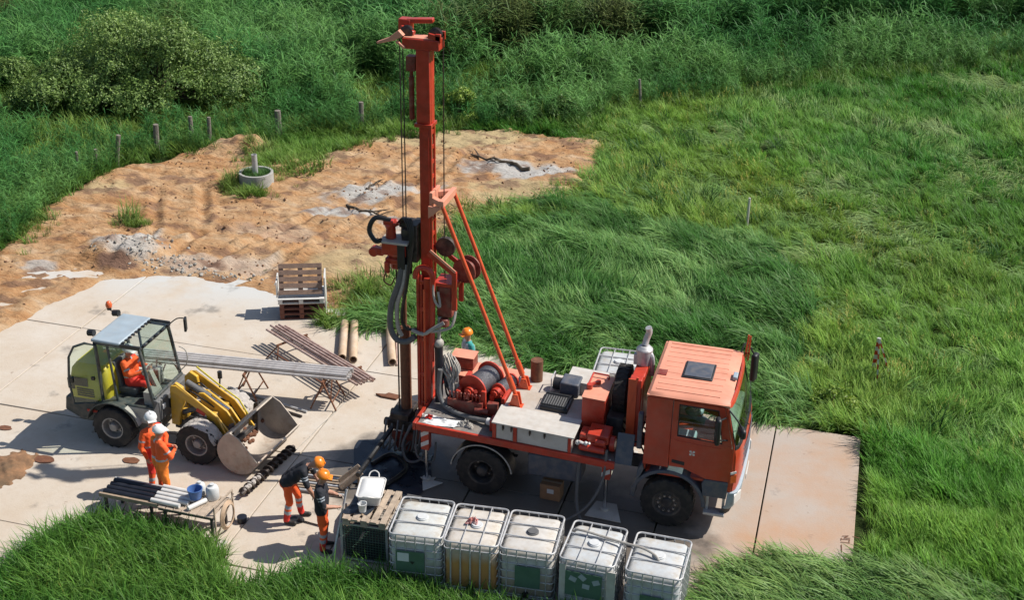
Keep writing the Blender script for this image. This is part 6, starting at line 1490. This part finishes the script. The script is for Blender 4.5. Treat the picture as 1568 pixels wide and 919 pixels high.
LEAF = leaf_material('grass_blade', .42, .5, .25); REED = leaf_material('reed_leaf', .38, .52, .22)
class Blades:
    def __init__(s): s.v = []; s.f = []; s.c = []
    def blade(s, base, az, L, w, lean, droop, segs=4, shade=1., twist=0., hue=0.):
        """ribbon starting upright-ish at angle lean from vertical, bending over by droop"""
        p = np.array(base, float); a = lean; b0 = len(s.v)
        h = np.array([math.cos(az), math.sin(az), 0.]); side = np.array([-h[1], h[0], 0.])
        for k in range(segs+1):
            t = k/segs; ww = w*(1-t**1.6)*(.55+.45*min(1, t*4))+.0008
            sd = side*math.cos(twist*t)+np.array([0, 0, 1.])*math.sin(twist*t)
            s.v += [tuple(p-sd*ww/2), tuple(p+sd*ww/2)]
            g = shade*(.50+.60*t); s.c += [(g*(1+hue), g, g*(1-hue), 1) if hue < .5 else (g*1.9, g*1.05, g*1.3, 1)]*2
            a += droop/segs
            p = p+(h*math.sin(a)+np.array([0, 0, 1.])*math.cos(a))*(L/segs)
        for k in range(segs): q = b0+2*k; s.f.append((q, q+1, q+3, q+2))
    def obj(s, name, m):
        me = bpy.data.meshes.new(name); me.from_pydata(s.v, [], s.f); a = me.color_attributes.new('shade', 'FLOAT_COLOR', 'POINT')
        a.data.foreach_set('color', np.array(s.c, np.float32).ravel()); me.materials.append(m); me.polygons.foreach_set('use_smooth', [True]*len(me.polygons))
        return bpy.data.objects.new(name, me)
def clump(name, seed, n, rad_, L, w, lean, droop, m, segs=4, spread=1.0, windaz=0.):
    r = random.Random(seed); B = Blades()
    for k in range(n):
        q = rad_*math.sqrt(r.random()); a = r.random()*6.283
        az = windaz+r.gauss(0, spread)
        B.blade((q*math.cos(a), q*math.sin(a), 0), az, L*r.uniform(.6, 1.1), w*r.uniform(.7, 1.3), max(0, r.gauss(lean, .15)), droop*r.uniform(.5, 1.3), segs, r.uniform(.7, 1.25), r.uniform(-.8, .8), r.uniform(-.08, .12) if r.random() > .025 else 1.)
    return B.obj(name, m)
def reedclump(name, seed, n, H, m):
    r = random.Random(seed); B = Blades()
    for k in range(n):
        q = .28*math.sqrt(r.random()); a = r.random()*6.283; bx, by = q*math.cos(a), q*math.sin(a); h = H*r.uniform(.7, 1.1); la = r.uniform(-.05, .22); az = r.gauss(0, .6)
        B.blade((bx, by, 0), az, h, .016, la*.5, la, 4, .8)
        nl = 9
        for j in range(nl):
            z = h*(.28+.7*j/nl); o = math.sin(la)*z
            B.blade((bx+o*math.cos(az), by+o*math.sin(az), z*.98), r.uniform(-3.14, 3.14), r.uniform(.36, .62), r.uniform(.026, .044), r.uniform(.35, .8), r.uniform(.6, 1.3), 3, r.uniform(.7, 1.3), r.uniform(-.6, .6), r.uniform(-.05, .1))
    return B.obj(name, m)
def scatter(name, label, sources, P, rot, scl, tint, pick):
    """one 'stuff' object: a point mesh with instanced plants"""
    me = bpy.data.meshes.new(name); me.from_pydata([tuple(p) for p in P], [], [])
    def attr(nm, ty, data):
        a = me.attributes.new(nm, ty, 'POINT')
        a.data.foreach_set('vector' if ty == 'FLOAT_VECTOR' else 'value', np.asarray(data).ravel())
    attr('rot', 'FLOAT_VECTOR', np.asarray(rot, np.float32)); attr('scl', 'FLOAT_VECTOR', np.asarray(scl, np.float32)); attr('tint', 'FLOAT_VECTOR', np.asarray(tint, np.float32)); attr('pick', 'INT', np.asarray(pick, np.int32))
    for s_ in sources: me.materials.append(s_.data.materials[0]) if s_.data.materials[0].name not in me.materials else None
    o = bpy.data.objects.new(name, me); col.objects.link(o); tag(o, label, 'plants', kind='stuff')
    ng = bpy.data.node_groups.new(name+'_scatter', 'GeometryNodeTree'); ng.interface.new_socket('Geometry', in_out='INPUT', socket_type='NodeSocketGeometry'); ng.interface.new_socket('Geometry', in_out='OUTPUT', socket_type='NodeSocketGeometry')
    N = ng.nodes; L = ng.links; gi = N.new('NodeGroupInput'); go = N.new('NodeGroupOutput')
    ip = N.new('GeometryNodeInstanceOnPoints'); jn = N.new('GeometryNodeJoinGeometry')
    for s_ in reversed(sources):
        oi = N.new('GeometryNodeObjectInfo'); oi.inputs['Object'].default_value = s_; oi.inputs['As Instance'].default_value = True; L.new(oi.outputs['Geometry'], jn.inputs[0])
    def na(nm, ty):
        n = N.new('GeometryNodeInputNamedAttribute'); n.data_type = ty; n.inputs['Name'].default_value = nm
        return [x for x in n.outputs if x.enabled and x.name == 'Attribute'][0]
    L.new(gi.outputs[0], ip.inputs['Points']); L.new(jn.outputs[0], ip.inputs['Instance']); ip.inputs['Pick Instance'].default_value = True
    L.new(na('pick', 'INT'), ip.inputs['Instance Index'])
    er = N.new('FunctionNodeEulerToRotation'); L.new(na('rot', 'FLOAT_VECTOR'), er.inputs[0]); L.new(er.outputs[0], ip.inputs['Rotation'])
    L.new(na('scl', 'FLOAT_VECTOR'), ip.inputs['Scale']); L.new(ip.outputs[0], go.inputs[0])
    md = o.modifiers.new('scatter', 'NODES'); md.node_group = ng
    return o
RS = np.random.RandomState(12)
def grid_points(x0, x1, y0, y1, step, margin=90):
    X, Y = np.meshgrid(np.arange(x0, x1, step), np.arange(y0, y1, step)); X = X.ravel(); Y = Y.ravel()
    X = X+(RS.rand(len(X))-.5)*step*1.6; Y = Y+(RS.rand(len(Y))-.5)*step*1.6
    d = (np.c_[X, Y, np.zeros_like(X)]-CAM) @ AX.T
    px = PHOTO_W/2+FOCAL*d[:, 0]/d[:, 2]; py = PHOTO_H/2-FOCAL*d[:, 1]/d[:, 2]
    k = (d[:, 2] > 1) & (px > -margin*2) & (px < PHOTO_W+margin*2) & (py > -margin) & (py < PHOTO_H+margin*1.6)
    return X[k], Y[k]
def flow(x, y):
    """wind-lodged direction field and how flat the grass lies"""
    a = (fbm(x, y, .32, 101, 2)-.5)*5.2+(fbm(x, y, 1.1, 111, 2)-.5)*2.2+math.pi*.86
    f = sstep(.40, .66, fbm(x, y, .5, 121, 3)); return a, f
# field outlines on the ground
REEDLINE = gp((-60, 430), (60, 345), (118, 290), (165, 258), (330, 222), (405, 208), (500, 205), (600, 200), (680, 196), (800, 192), (900, 196), (930, 175), (1010, 158), (1120, 150), (1250, 128), (1400, 112), (1568, 95), (1700, 80))
REEDS = REEDLINE+[(24, 60), (24, 75), (-60, 75), (-60, 0), (-24, 0)]
DITCH = gp((560, 118), (700, 112), (850, 100), (950, 98), (1100, 84), (1250, 74), (1400, 64), (1568, 52), (1760, 40))
FAR = DITCH+[(30, 90), (-20, 90), (-28, 50)]
SEDGE = gp((545, 470), (600, 445), (660, 430), (700, 380), (740, 335), (800, 335), (870, 318), (960, 330), (1080, 350), (1190, 375), (1270, 450), (1260, 540), (1200, 600), (1230, 640), (1200, 660), (1100, 640), (900, 600), (700, 560), (520, 520))
OPEN_EARTH = DIRT
def tintmix(x, y, A, B, seed, sc=.35, lo=.3, hi=.7):
    t = sstep(lo, hi, fbm(x, y, sc, seed, 4))[:, None]; c = np.array(A)*(1-t)+np.array(B)*t
    return c*(1+(RS.rand(len(x), 1)-.5)*.45)
def excl(x, y, grow=.0):
    """True where concrete or bare earth keeps the grass out"""
    nx = (fbm(x, y, 1.1, 131, 3)-.5)*.8; ny = (fbm(x, y, 1.1, 141, 3)-.5)*.8
    return ((x < 7.68+.1*nx) & (x > 5) & (y > -1.5) & (y < 3.5)) | (sdist(PAD, x+nx*.35, y+ny*.35) > -.05-grow) | (sdist(OPEN_EARTH, x+nx, y+ny) > .05-grow)
grasses = [clump('meadow_clump', s_, 26, .19, .62, .026, .16, .85, LEAF, 4, .9) for s_ in (1, 2, 3)]
lodged = [clump('lodged_clump', s_, 28, .20, .95, .027, .42, 1.55, LEAF, 5, .42) for s_ in (4, 5, 6)]
short = [clump('short_clump', s_, 26, .14, .26, .013, .25, .6, LEAF, 3, 1.6) for s_ in (7, 8)]
lush = [clump('lush_clump', s_, 30, .20, .62, .024, .18, 1.0, LEAF, 4, 1.4) for s_ in (9, 10)]
reeds = [reedclump('reed_clump', s_, 5, 1.75, REED) for s_ in (11, 12, 13)]
KEEP = []
def do_scatter(name, label, src, x, y, z, az, tiltx, sc, tint):
    n = len(x); KEEP.append(n)
    rot = np.c_[np.zeros(n), tiltx, az]; scl = np.c_[sc, sc, sc*(.8+.4*RS.rand(n))]
    return scatter(name, label, src, np.c_[x, y, z], rot, scl, tint, RS.randint(0, len(src), n))
# meadow on the drill side of the reeds
x, y = grid_points(-7, 24, 2.5, 46, .185)
k = ~excl(x, y) & (sdist(REEDS, x, y) < .2) & ((y > 3.2) | (x > 7.3)); x, y = x[k], y[k]
near = sdist(SEDGE, x+(fbm(x, y, .6, 151)-.5)*3, y+(fbm(x, y, .6, 161)-.5)*3) > 0
a, f = flow(x, y)
# far thinning
dist = np.hypot(x-CAM[0], y-CAM[1]); keep = RS.rand(len(x)) < np.clip(1.25-dist/75, .45, 1)
m1 = keep & ~near & (RS.rand(len(x)) > f*.75)
tm = tintmix(x, y, (0.095, 0.290, 0.045), (0.215, 0.410, 0.075), 171, .22)
tm *= (0.80+.5*fbm(x, y, .12, 181, 3))[:, None]
yel = sstep(.56, .72, fbm(x, y, .16, 191, 3))[:, None]; tm = tm*(1-.4*yel)+np.array((.36, .50, .085))*.4*yel
do_scatter('meadow_grass', 'bright green meadow grass swept by wind', grasses, x[m1], y[m1], np.full(m1.sum(), -.09), a[m1]+RS.randn(m1.sum())*.9, RS.rand(m1.sum())*.25, (.55+.5*RS.rand(m1.sum()))*(.55+.9*fbm(x[m1], y[m1], 1.3, 401, 2)), tm[m1])
m2 = keep & ~near & ~m1
tl = tintmix(x, y, (0.200, 0.400, 0.095), (0.37, 0.54, 0.21), 201, .4)
do_scatter('lodged_grass', 'pale green wind-flattened grass lying in swirls', lodged, x[m2], y[m2], np.full(m2.sum(), -.09), a[m2]+RS.randn(m2.sum())*.25, .15+RS.rand(m2.sum())*.35, .62+.35*RS.rand(m2.sum()), tl[m2])
m3 = near
ts = tintmix(x, y, (0.075, 0.225, 0.042), (0.26, 0.47, 0.15), 211, .8, .32, .78)
do_scatter('sedge', 'deep green arching sedge behind the truck', lodged+grasses, x[m3], y[m3], np.full(m3.sum(), -.09), a[m3]+RS.randn(m3.sum())*.35, RS.rand(m3.sum())*.3, (.65+.5*RS.rand(m3.sum()))*(.5+1.1*fbm(x[m3], y[m3], 1.0, 403, 2)), ts[m3])
# flowering stalks standing above the meadow
def stalks(name, seed):
    r = random.Random(seed); B = Blades()
    for k in range(7):
        q = .2*math.sqrt(r.random()); a_ = r.random()*6.283; az = r.gauss(0, .8); h = r.uniform(.65, .95); la = r.uniform(.05, .3); b = (q*math.cos(a_), q*math.sin(a_), 0)
        B.blade(b, az, h, .007, la, .25, 4, .9, 0, .3)
        tx = b[0]+math.cos(az)*h*math.sin(la+.12); ty = b[1]+math.sin(az)*h*math.sin(la+.12); tz = h*math.cos(la+.12)*.97
        for j in range(4): B.blade((tx, ty, tz-.05*j), az+r.uniform(-2, 2), .09, .02, r.uniform(.2, .9), .4, 2, 1.0, .5, 1.)
    return B.obj(name, LEAF)
stk = [stalks('stalk_clump', q_) for q_ in (31, 32)]
u = RS.rand(len(x)) < .022; u &= ~near
do_scatter('seed_stalks', 'thin pale seed stalks scattered through the meadow', stk, x[u], y[u], np.full(u.sum(), -.08), a[u]+RS.randn(u.sum())*.6, RS.rand(u.sum())*.2, .8+.4*RS.rand(u.sum()), tm[u]*1.1)
u = (RS.rand(len(x)) < .02) & (fbm(x, y, .4, 411, 2) > .5)
do_scatter('dock_weeds', 'dark broad-leaved weed tufts in the meadow', lush, x[u], y[u], np.full(u.sum(), -.08), RS.rand(u.sum())*6.28, RS.rand(u.sum())*.2, 1.0+.6*RS.rand(u.sum()), tintmix(x[u], y[u], (.05, .15, .03), (.10, .24, .05), 421))
# thick growth along the near edge of the pad
x, y = grid_points(-9.5, 13, -9, 3.4, .15, 140)
k = ~excl(x, y, -.02) & ((y < 3.3)) & ((y < -2.6) | (x > 7.4) | ((x > 4.8) & (y < -1.5))); x, y = x[k], y[k]; a, f = flow(x, y)
right = x > 4.7
tn = np.where(right[:, None], tintmix(x, y, (0.120, 0.330, 0.042), (0.235, 0.440, 0.070), 221, .35), tintmix(x, y, (0.075, 0.215, 0.030), (0.165, 0.335, 0.055), 231, .5))
lo = right & (y < -1.4) & ((sstep(.35, .55, fbm(x, y, .35, 241)) > RS.rand(len(x))) | ((x < 8) & (y > -4)))
n1 = ~lo & ~right
do_scatter('edge_grass', 'lush bright grass along the near edge of the pad', lush, x[n1], y[n1], np.full(n1.sum(), -.06), RS.rand(n1.sum())*6.28, RS.rand(n1.sum())*.2, .8+.45*RS.rand(n1.sum()), tn[n1])
n2 = ~lo & right
do_scatter('meadow_grass_near', 'upright green meadow grass beside the end slab', grasses, x[n2], y[n2], np.full(n2.sum(), -.06), a[n2]+RS.randn(n2.sum())*.6, RS.rand(n2.sum())*.25, (.6+.45*RS.rand(n2.sum()))*(.55+.9*fbm(x[n2], y[n2], 1.3, 405, 2)), tn[n2])
do_scatter('lodged_grass_near', 'pale lodged grass spilling over the near slab corner', lodged, x[lo], y[lo], np.full(lo.sum(), -.06), math.pi*.9+RS.randn(lo.sum())*.35, .15+RS.rand(lo.sum())*.3, .7+.35*RS.rand(lo.sum()), tintmix(x[lo], y[lo], (.115, .27, .065), (.25, .42, .13), 251, .5))
# reeds behind and to the left
x, y = grid_points(-48, 22, 1, 74, .30, 110)
s_ = sdist(REEDS, x+(fbm(x, y, .5, 261)-.5)*1.6, y+(fbm(x, y, .5, 271)-.5)*1.6); df = sdist(FAR, x+(fbm(x, y, .3, 281)-.5)*3, y+(fbm(x, y, .3, 291)-.5)*3)
gap = (df > -1.5) & (df < .5) & (x > -9)
clr = fbm(x, y, .28, 295, 3) < .36
inb = (((x+19.5)/4.3)**2+((y-20.4)/3.0)**2 < 1.05) | (((x+23.2)/2.6)**2+((y-18.6)/2.1)**2 < 1.05)
k = (s_ > 0) & ~gap & ~inb & ~excl(x, y, .1) & ~(clr & (s_ > 2)) ; x, y, s_, df = x[k], y[k], s_[k], df[k]
dist = np.hypot(x-CAM[0], y-CAM[1]); k = RS.rand(len(x)) < np.clip(1.35-dist/90, .5, 1); x, y, s_, df = x[k], y[k], s_[k], df[k]
tr = tintmix(x, y, (0.080, 0.265, 0.065), (0.190, 0.415, 0.115), 301, .3)
br = sstep(.60, .75, fbm(x, y, .22, 311, 3))[:, None]*((x < -22) | (df > 0))[:, None]; tr = tr*(1-.7*br)+np.array((.22, .20, .07))*.7*br
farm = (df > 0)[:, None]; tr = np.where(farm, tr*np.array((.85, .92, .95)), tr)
do_scatter('reed_bed', 'tall dark green reed bed around the bare earth', reeds, x, y, np.full(len(x), -.1), RS.rand(len(x))*6.28, RS.rand(len(x))*.12, np.clip(.62+.16*s_, .6, 1.12)*(.8+.4*RS.rand(len(x)))*(.75+.5*fbm(x, y, .35, 321, 3))*np.where(df > 0, 1.3, 1.0)*np.where((x < -13) & (y < 19.5), .74, 1), tr)
# undergrowth between the reeds
x, y = grid_points(-48, 22, 1, 74, .36, 110)
dg_ = sdist(FAR, x, y); k = (sdist(REEDS, x, y) > -.6) & ~excl(x, y, .0) & ~((dg_ > -1.2) & (dg_ < .6) & (x > -9) & (RS.rand(len(x)) < .8)); x, y = x[k], y[k]; a, f = flow(x, y)
do_scatter('reed_undergrowth', 'low green grass between the reeds', grasses+lush, x, y, np.full(len(x), -.1), a+RS.randn(len(x)), RS.rand(len(x))*.3, .9+.6*RS.rand(len(x)), tintmix(x, y, (0.110, 0.244, 0.040), (0.220, 0.354, 0.067), 331, .3))
# weeds on the bare earth and around the ring
def patch(p, n, r, ry=None, a=0):
    c = at_z(*p); u = RS.randn(n)*r*.5; v = RS.randn(n)*(ry or r)*.5; ca, sa = math.cos(rad(a)), math.sin(rad(a)); return c.x+u*ca-v*sa, c.y+u*sa+v*ca
px_, py_ = [], []
for p, n, r, ry, a_ in (((430, 262), 90, 1.2, 1.9, -20), ((400, 245), 40, .8, .8, 0), ((205, 350), 34, .5, .3, 0), ((750, 330), 80, 1.3, .8, 0), ((560, 455), 110, .9, 1.0, 0), ((610, 475), 120, 1.2, .5, 15), ((375, 300), 36, .5, .25, 0), ((395, 303), 30, .4, .2, 0), ((640, 370), 40, .6, .7, 0), ((350, 290), 26, .25, .4, 0), ((40, 350), 60, 1.2, 1.2, 0), ((450, 235), 60, 1.6, .8, 10), ((860, 310), 60, 1.0, 1.2, 0), ((820, 330), 50, 1.0, .6, 0), ((505, 497), 30, .3, .2, 0)):
    u, v = patch(p, n, r, ry, a_); px_.append(u); py_.append(v)
x = np.concatenate(px_); y = np.concatenate(py_); z = np.array([dirt_z(u, v)-.01 for u, v in zip(x, y)])
do_scatter('earth_weeds', 'tufts of young grass on the bare earth', short+short+lush[:1], x, y, z, RS.rand(len(x))*6.28, RS.rand(len(x))*.3, .6+.7*RS.rand(len(x)), tintmix(x, y, (0.171, 0.317, 0.049), (0.305, 0.403, 0.110), 341, .8))
px_, py_ = [], []
for p, n, r, ry, a_ in (((470, 218), 190, 2.2, 1.0, 18), ((432, 240), 120, .9, 1.5, -15), ((560, 205), 110, 2.0, .7, 10), ((640, 202), 60, 1.5, .5, 5)):
    u, v = patch(p, n, r, ry, a_); px_.append(u); py_.append(v)
x = np.concatenate(px_); y = np.concatenate(py_); z = np.array([dirt_z(u, v)-.01 for u, v in zip(x, y)])
do_scatter('verge_grass', 'fresh green grass tongue running into the bare earth', grasses+lush, x, y, z, RS.rand(len(x))*6.28, RS.rand(len(x))*.25, .45+.45*RS.rand(len(x)), tintmix(x, y, (.13, .30, .045), (.24, .42, .08), 345, .6))
x = np.concatenate([p.x+RS.uniform(-.7, .7, 14) for p in POSTS]); y = np.concatenate([p.y-.15-.75*RS.rand(14) for p in POSTS])
do_scatter('post_weeds', 'rank growth around the old fence posts', reeds+lush, x, y, np.full(len(x), -.1), RS.rand(len(x))*6.28, RS.rand(len(x))*.2, .42+.25*RS.rand(len(x)), tintmix(x, y, (.09, .26, .06), (.20, .40, .10), 347, .6))
n = 60; aa = RS.rand(n)*6.28; rr = .44*np.sqrt(RS.rand(n)); rgx, rgy, rgz = rg.location
do_scatter('ring_weeds', 'dark weeds growing inside the concrete ring', short, rgx+rr*np.cos(aa), rgy+rr*np.sin(aa), np.full(n, rgz+.27), RS.rand(n)*6.28, RS.rand(n)*.2, .7+.5*RS.rand(n), tintmix(aa, rr, (0.098, 0.232, 0.055), (0.159, 0.305, 0.073), 351))
# clods of earth and rubble
def rock(name, seed, m):
    bm = bmesh.new(); bmesh.ops.create_icosphere(bm, subdivisions=2, radius=1); r = random.Random(seed)
    of = [Vector((r.gauss(0, 1), r.gauss(0, 1), r.gauss(0, 1))).normalized() for _ in range(9)]
    for v in bm.verts:
        for o in of:
            d = v.co.dot(o)
            if d > .62: v.co -= o*(d-.62)*.9
        v.co.z *= .7
    me = bpy.data.meshes.new(name); bm.to_mesh(me); bm.free(); me.materials.append(m); return bpy.data.objects.new(name, me)
CL = bpy.data.materials.new('earth_clod'); CL.use_nodes = True
_a = CL.node_tree.nodes.new('ShaderNodeAttribute'); _a.attribute_type = 'INSTANCER'; _a.attribute_name = 'tint'; CL.node_tree.links.new(_a.outputs['Color'], CL.node_tree.nodes['Principled BSDF'].inputs['Base Color']); CL.node_tree.nodes['Principled BSDF'].inputs['Roughness'].default_value = .95
rocks = [rock('clod', s_, CL) for s_ in (1, 2, 3)]
xs = RS.uniform(-17.5, -2, 5200); ys = RS.uniform(2, 21.8, 5200)
k = (sdist(DIRT, xs, ys) > .1) & (sdist(PAD, xs, ys) < .0) & (fbm(xs, ys, .9, 361, 3) > .47); xs, ys = xs[k], ys[k]
cb = at_z(230, 402); n = 150; x2 = cb.x+RS.randn(n)*.8; y2 = cb.y+RS.randn(n)*.42+.1
x3 = RS.uniform(-13, -8.2, 120); y3 = 6.65+RS.rand(120)*.5
X = np.concatenate([xs, x2, x3]); Y = np.concatenate([ys, y2, y3]); Z = np.array([dirt_z(u, v) for u, v in zip(X, Y)])+.005
sc = np.concatenate([.012+.045*RS.rand(len(xs))**3, .02+.06*RS.rand(n)**2, .02+.05*RS.rand(120)**2])
tt = np.where((np.arange(len(X)) < len(xs))[:, None], tintmix(X, Y, (.13, .065, .035), (.34, .20, .11), 371, .8), tintmix(X, Y, (.22, .20, .17), (.38, .36, .32), 381, .8))
do_scatter('earth_clods', 'scattered clods and grey rubble on the bare earth', rocks, X, Y, Z, RS.rand(len(X))*6.28, RS.rand(len(X))*3, sc, tt)

# ---- bushes: trunk with limbs, crown of leaf-sized faces on many lobes
def leafmat(name, c1, c2):
    m = bpy.data.materials.new(name); m.use_nodes = True; N = m.node_tree.nodes; L = m.node_tree.links; p = N['Principled BSDF']
    at = N.new('ShaderNodeAttribute'); at.attribute_name = 'shade'; r = N.new('ShaderNodeMix'); r.data_type = 'RGBA'; r.inputs[6].default_value = (*c1, 1); r.inputs[7].default_value = (*c2, 1)
    sp = N.new('ShaderNodeSeparateColor'); L.new(at.outputs['Color'], sp.inputs[0]); L.new(sp.outputs[0], r.inputs[0]); L.new(r.outputs[2], p.inputs['Base Color']); p.inputs['Roughness'].default_value = .5
    tr = N.new('ShaderNodeBsdfTranslucent'); L.new(r.outputs[2], tr.inputs[0]); ms = N.new('ShaderNodeMixShader'); ms.inputs[0].default_value = .3
    L.new(p.outputs[0], ms.inputs[1]); L.new(tr.outputs[0], ms.inputs[2]); L.new(ms.outputs[0], N['Material Output'].inputs[0]); return m
def bush(name, loc, R3, nl, leaf, m, label, seed, lobes=26, cat='bush', group='bushes by the reed bed'):
    t = thing(name, loc, 0, label, cat, group); r = np.random.RandomState(seed)
    cen = []
    for k in range(lobes):
        v = r.randn(3); v /= np.linalg.norm(v); v[2] = abs(v[2])*.9; q = r.uniform(.45, .82)
        cen.append((v[0]*R3[0]*q, v[1]*R3[1]*q, max(.18*R3[2], v[2]*R3[2]*q), r.uniform(.20, .36)*min(R3)))
    cen = np.array(cen); w = cen[:, 3]**2; w /= w.sum()
    idx = r.choice(lobes, nl, p=w); d = r.randn(nl, 3); d /= np.linalg.norm(d, axis=1)[:, None]; d[:, 2] = np.where(d[:, 2] < -.3, -d[:, 2], d[:, 2])
    nt = max(40, nl//45); tl = r.choice(lobes, nt, p=w); td = r.randn(nt, 3); td /= np.linalg.norm(td, axis=1)[:, None]; td[:, 2] = np.where(td[:, 2] < -.3, -td[:, 2], td[:, 2])
    tk = r.randint(0, nt, nl); out_ = r.rand(nl) < .8; idx = np.where(out_, tl[tk], idx); d = np.where(out_[:, None], td[tk]+r.randn(nl, 3)*.10/np.maximum(.35, cen[idx, 3])[:, None], d); d /= np.linalg.norm(d, axis=1)[:, None]
    rad_ = cen[idx, 3]*(1-.5*r.rand(nl)**2.2)*(1+.18*np.sin(d[:, 0]*9+idx)*np.cos(d[:, 1]*8)); P = cen[idx, :3]+d*rad_[:, None]*np.array([1.15, 1.15, 1.0]); P[:, 2] = np.maximum(P[:, 2], .05)
    nrm = d+r.randn(nl, 3)*.5; nrm /= np.linalg.norm(nrm, axis=1)[:, None]
    u = np.cross(nrm, r.randn(nl, 3)); u /= np.linalg.norm(u, axis=1)[:, None]; v = np.cross(nrm, u); s = leaf*r.uniform(.6, 1.3, nl)[:, None]
    Vv = np.stack([P-u*s, P+v*s*.42+nrm*s*.12, P+u*s, P-v*s*.42+nrm*s*.12], 1).reshape(-1, 3); F = np.arange(nl*4).reshape(-1, 4)
    me = bpy.data.meshes.new('crown'); me.from_pydata(Vv.tolist(), [], F.tolist()); a = me.color_attributes.new('shade', 'FLOAT_COLOR', 'POINT')
    g = np.clip(.45+.28*r.randn(nl)+.25*(r.rand(lobes)[idx]-.5), 0, 1); a.data.foreach_set('color', np.repeat(np.c_[g, g, g, np.ones(nl)], 4, 0).astype(np.float32).ravel()); me.materials.append(m)
    o = bpy.data.objects.new('crown', me); col.objects.link(o); o.parent = t
    mb = MB(); mb.tube([(0, 0, -.2), (.05, .02, .35*R3[2]), (.0, .1, .6*R3[2])], [.05*R3[2], .035*R3[2], .012*R3[2]], 8)
    for k in range(0, lobes, 2):
        c = cen[k]; mb.tube([(0, 0, .1*R3[2]), (c[0]*.5, c[1]*.5, c[2]*.6), tuple(c[:3])], [.022*R3[2], .014*R3[2], .006*R3[2]], 6, smooth=3)
    mb.build('trunk', M['bark'], t); return t
LM1 = leafmat('willow_leaf', (.06, .13, .025), (.30, .44, .11)); LM2 = leafmat('young_willow_leaf', (.11, .22, .03), (.38, .50, .08)); LM3 = leafmat('dark_shrub_leaf', (.05, .12, .025), (.19, .31, .075))
bush('willow_bush', (-19.5, 20.4, -.1), (4.6, 3.0, 4.5), 80000, .06, LM1, 'large rounded willow bush rising over the reeds', 21, 64)
bush('willow_bush', (-23.2, 18.6, -.1), (2.5, 2.0, 2.6), 22000, .058, LM1, 'lower willow bush spreading from the flank of the large one', 22, 20)
bush('shrub', (-16.2, 22.4, -.1), (1.3, 1.1, 1.7), 4500, .06, LM2, 'yellow-green feathery shrub at the edge of the large willow', 23, 16)
c = at_z(690, 196); bush('shrub', (c.x, c.y+.9, -.1), (1.2, .9, 1.7), 4500, .055, LM2, 'yellow-green willow shrub right behind the mast', 24, 16)
c = at_z(775, 194); bush('shrub', (c.x, c.y+1.0, -.1), (1.7, 1.0, 1.6), 5500, .06, LM3, 'wide dark shrub at the back of the earth patch', 25, 18)
c = at_z(860, 196); bush('shrub', (c.x, c.y+.9, -.1), (1.0, .8, 1.2), 3000, .055, LM3, 'small dark shrub at the meadow corner of the earth patch', 26, 12)
c = at_z(1185, 640); bush('weed_bush', (c.x+1.2, c.y+1.0, -.1), (.8, .6, .8), 1500, .05, LM2, 'pale leafy weed clump behind the end slab', 27, 10, 'weed', None)
bush('shrub', (-33, 34, -.1), (3.5, 2.2, 2.0), 9000, .09, LM3, 'distant dark thicket beyond the large willow', 28, 22)
print('plants', KEEP)
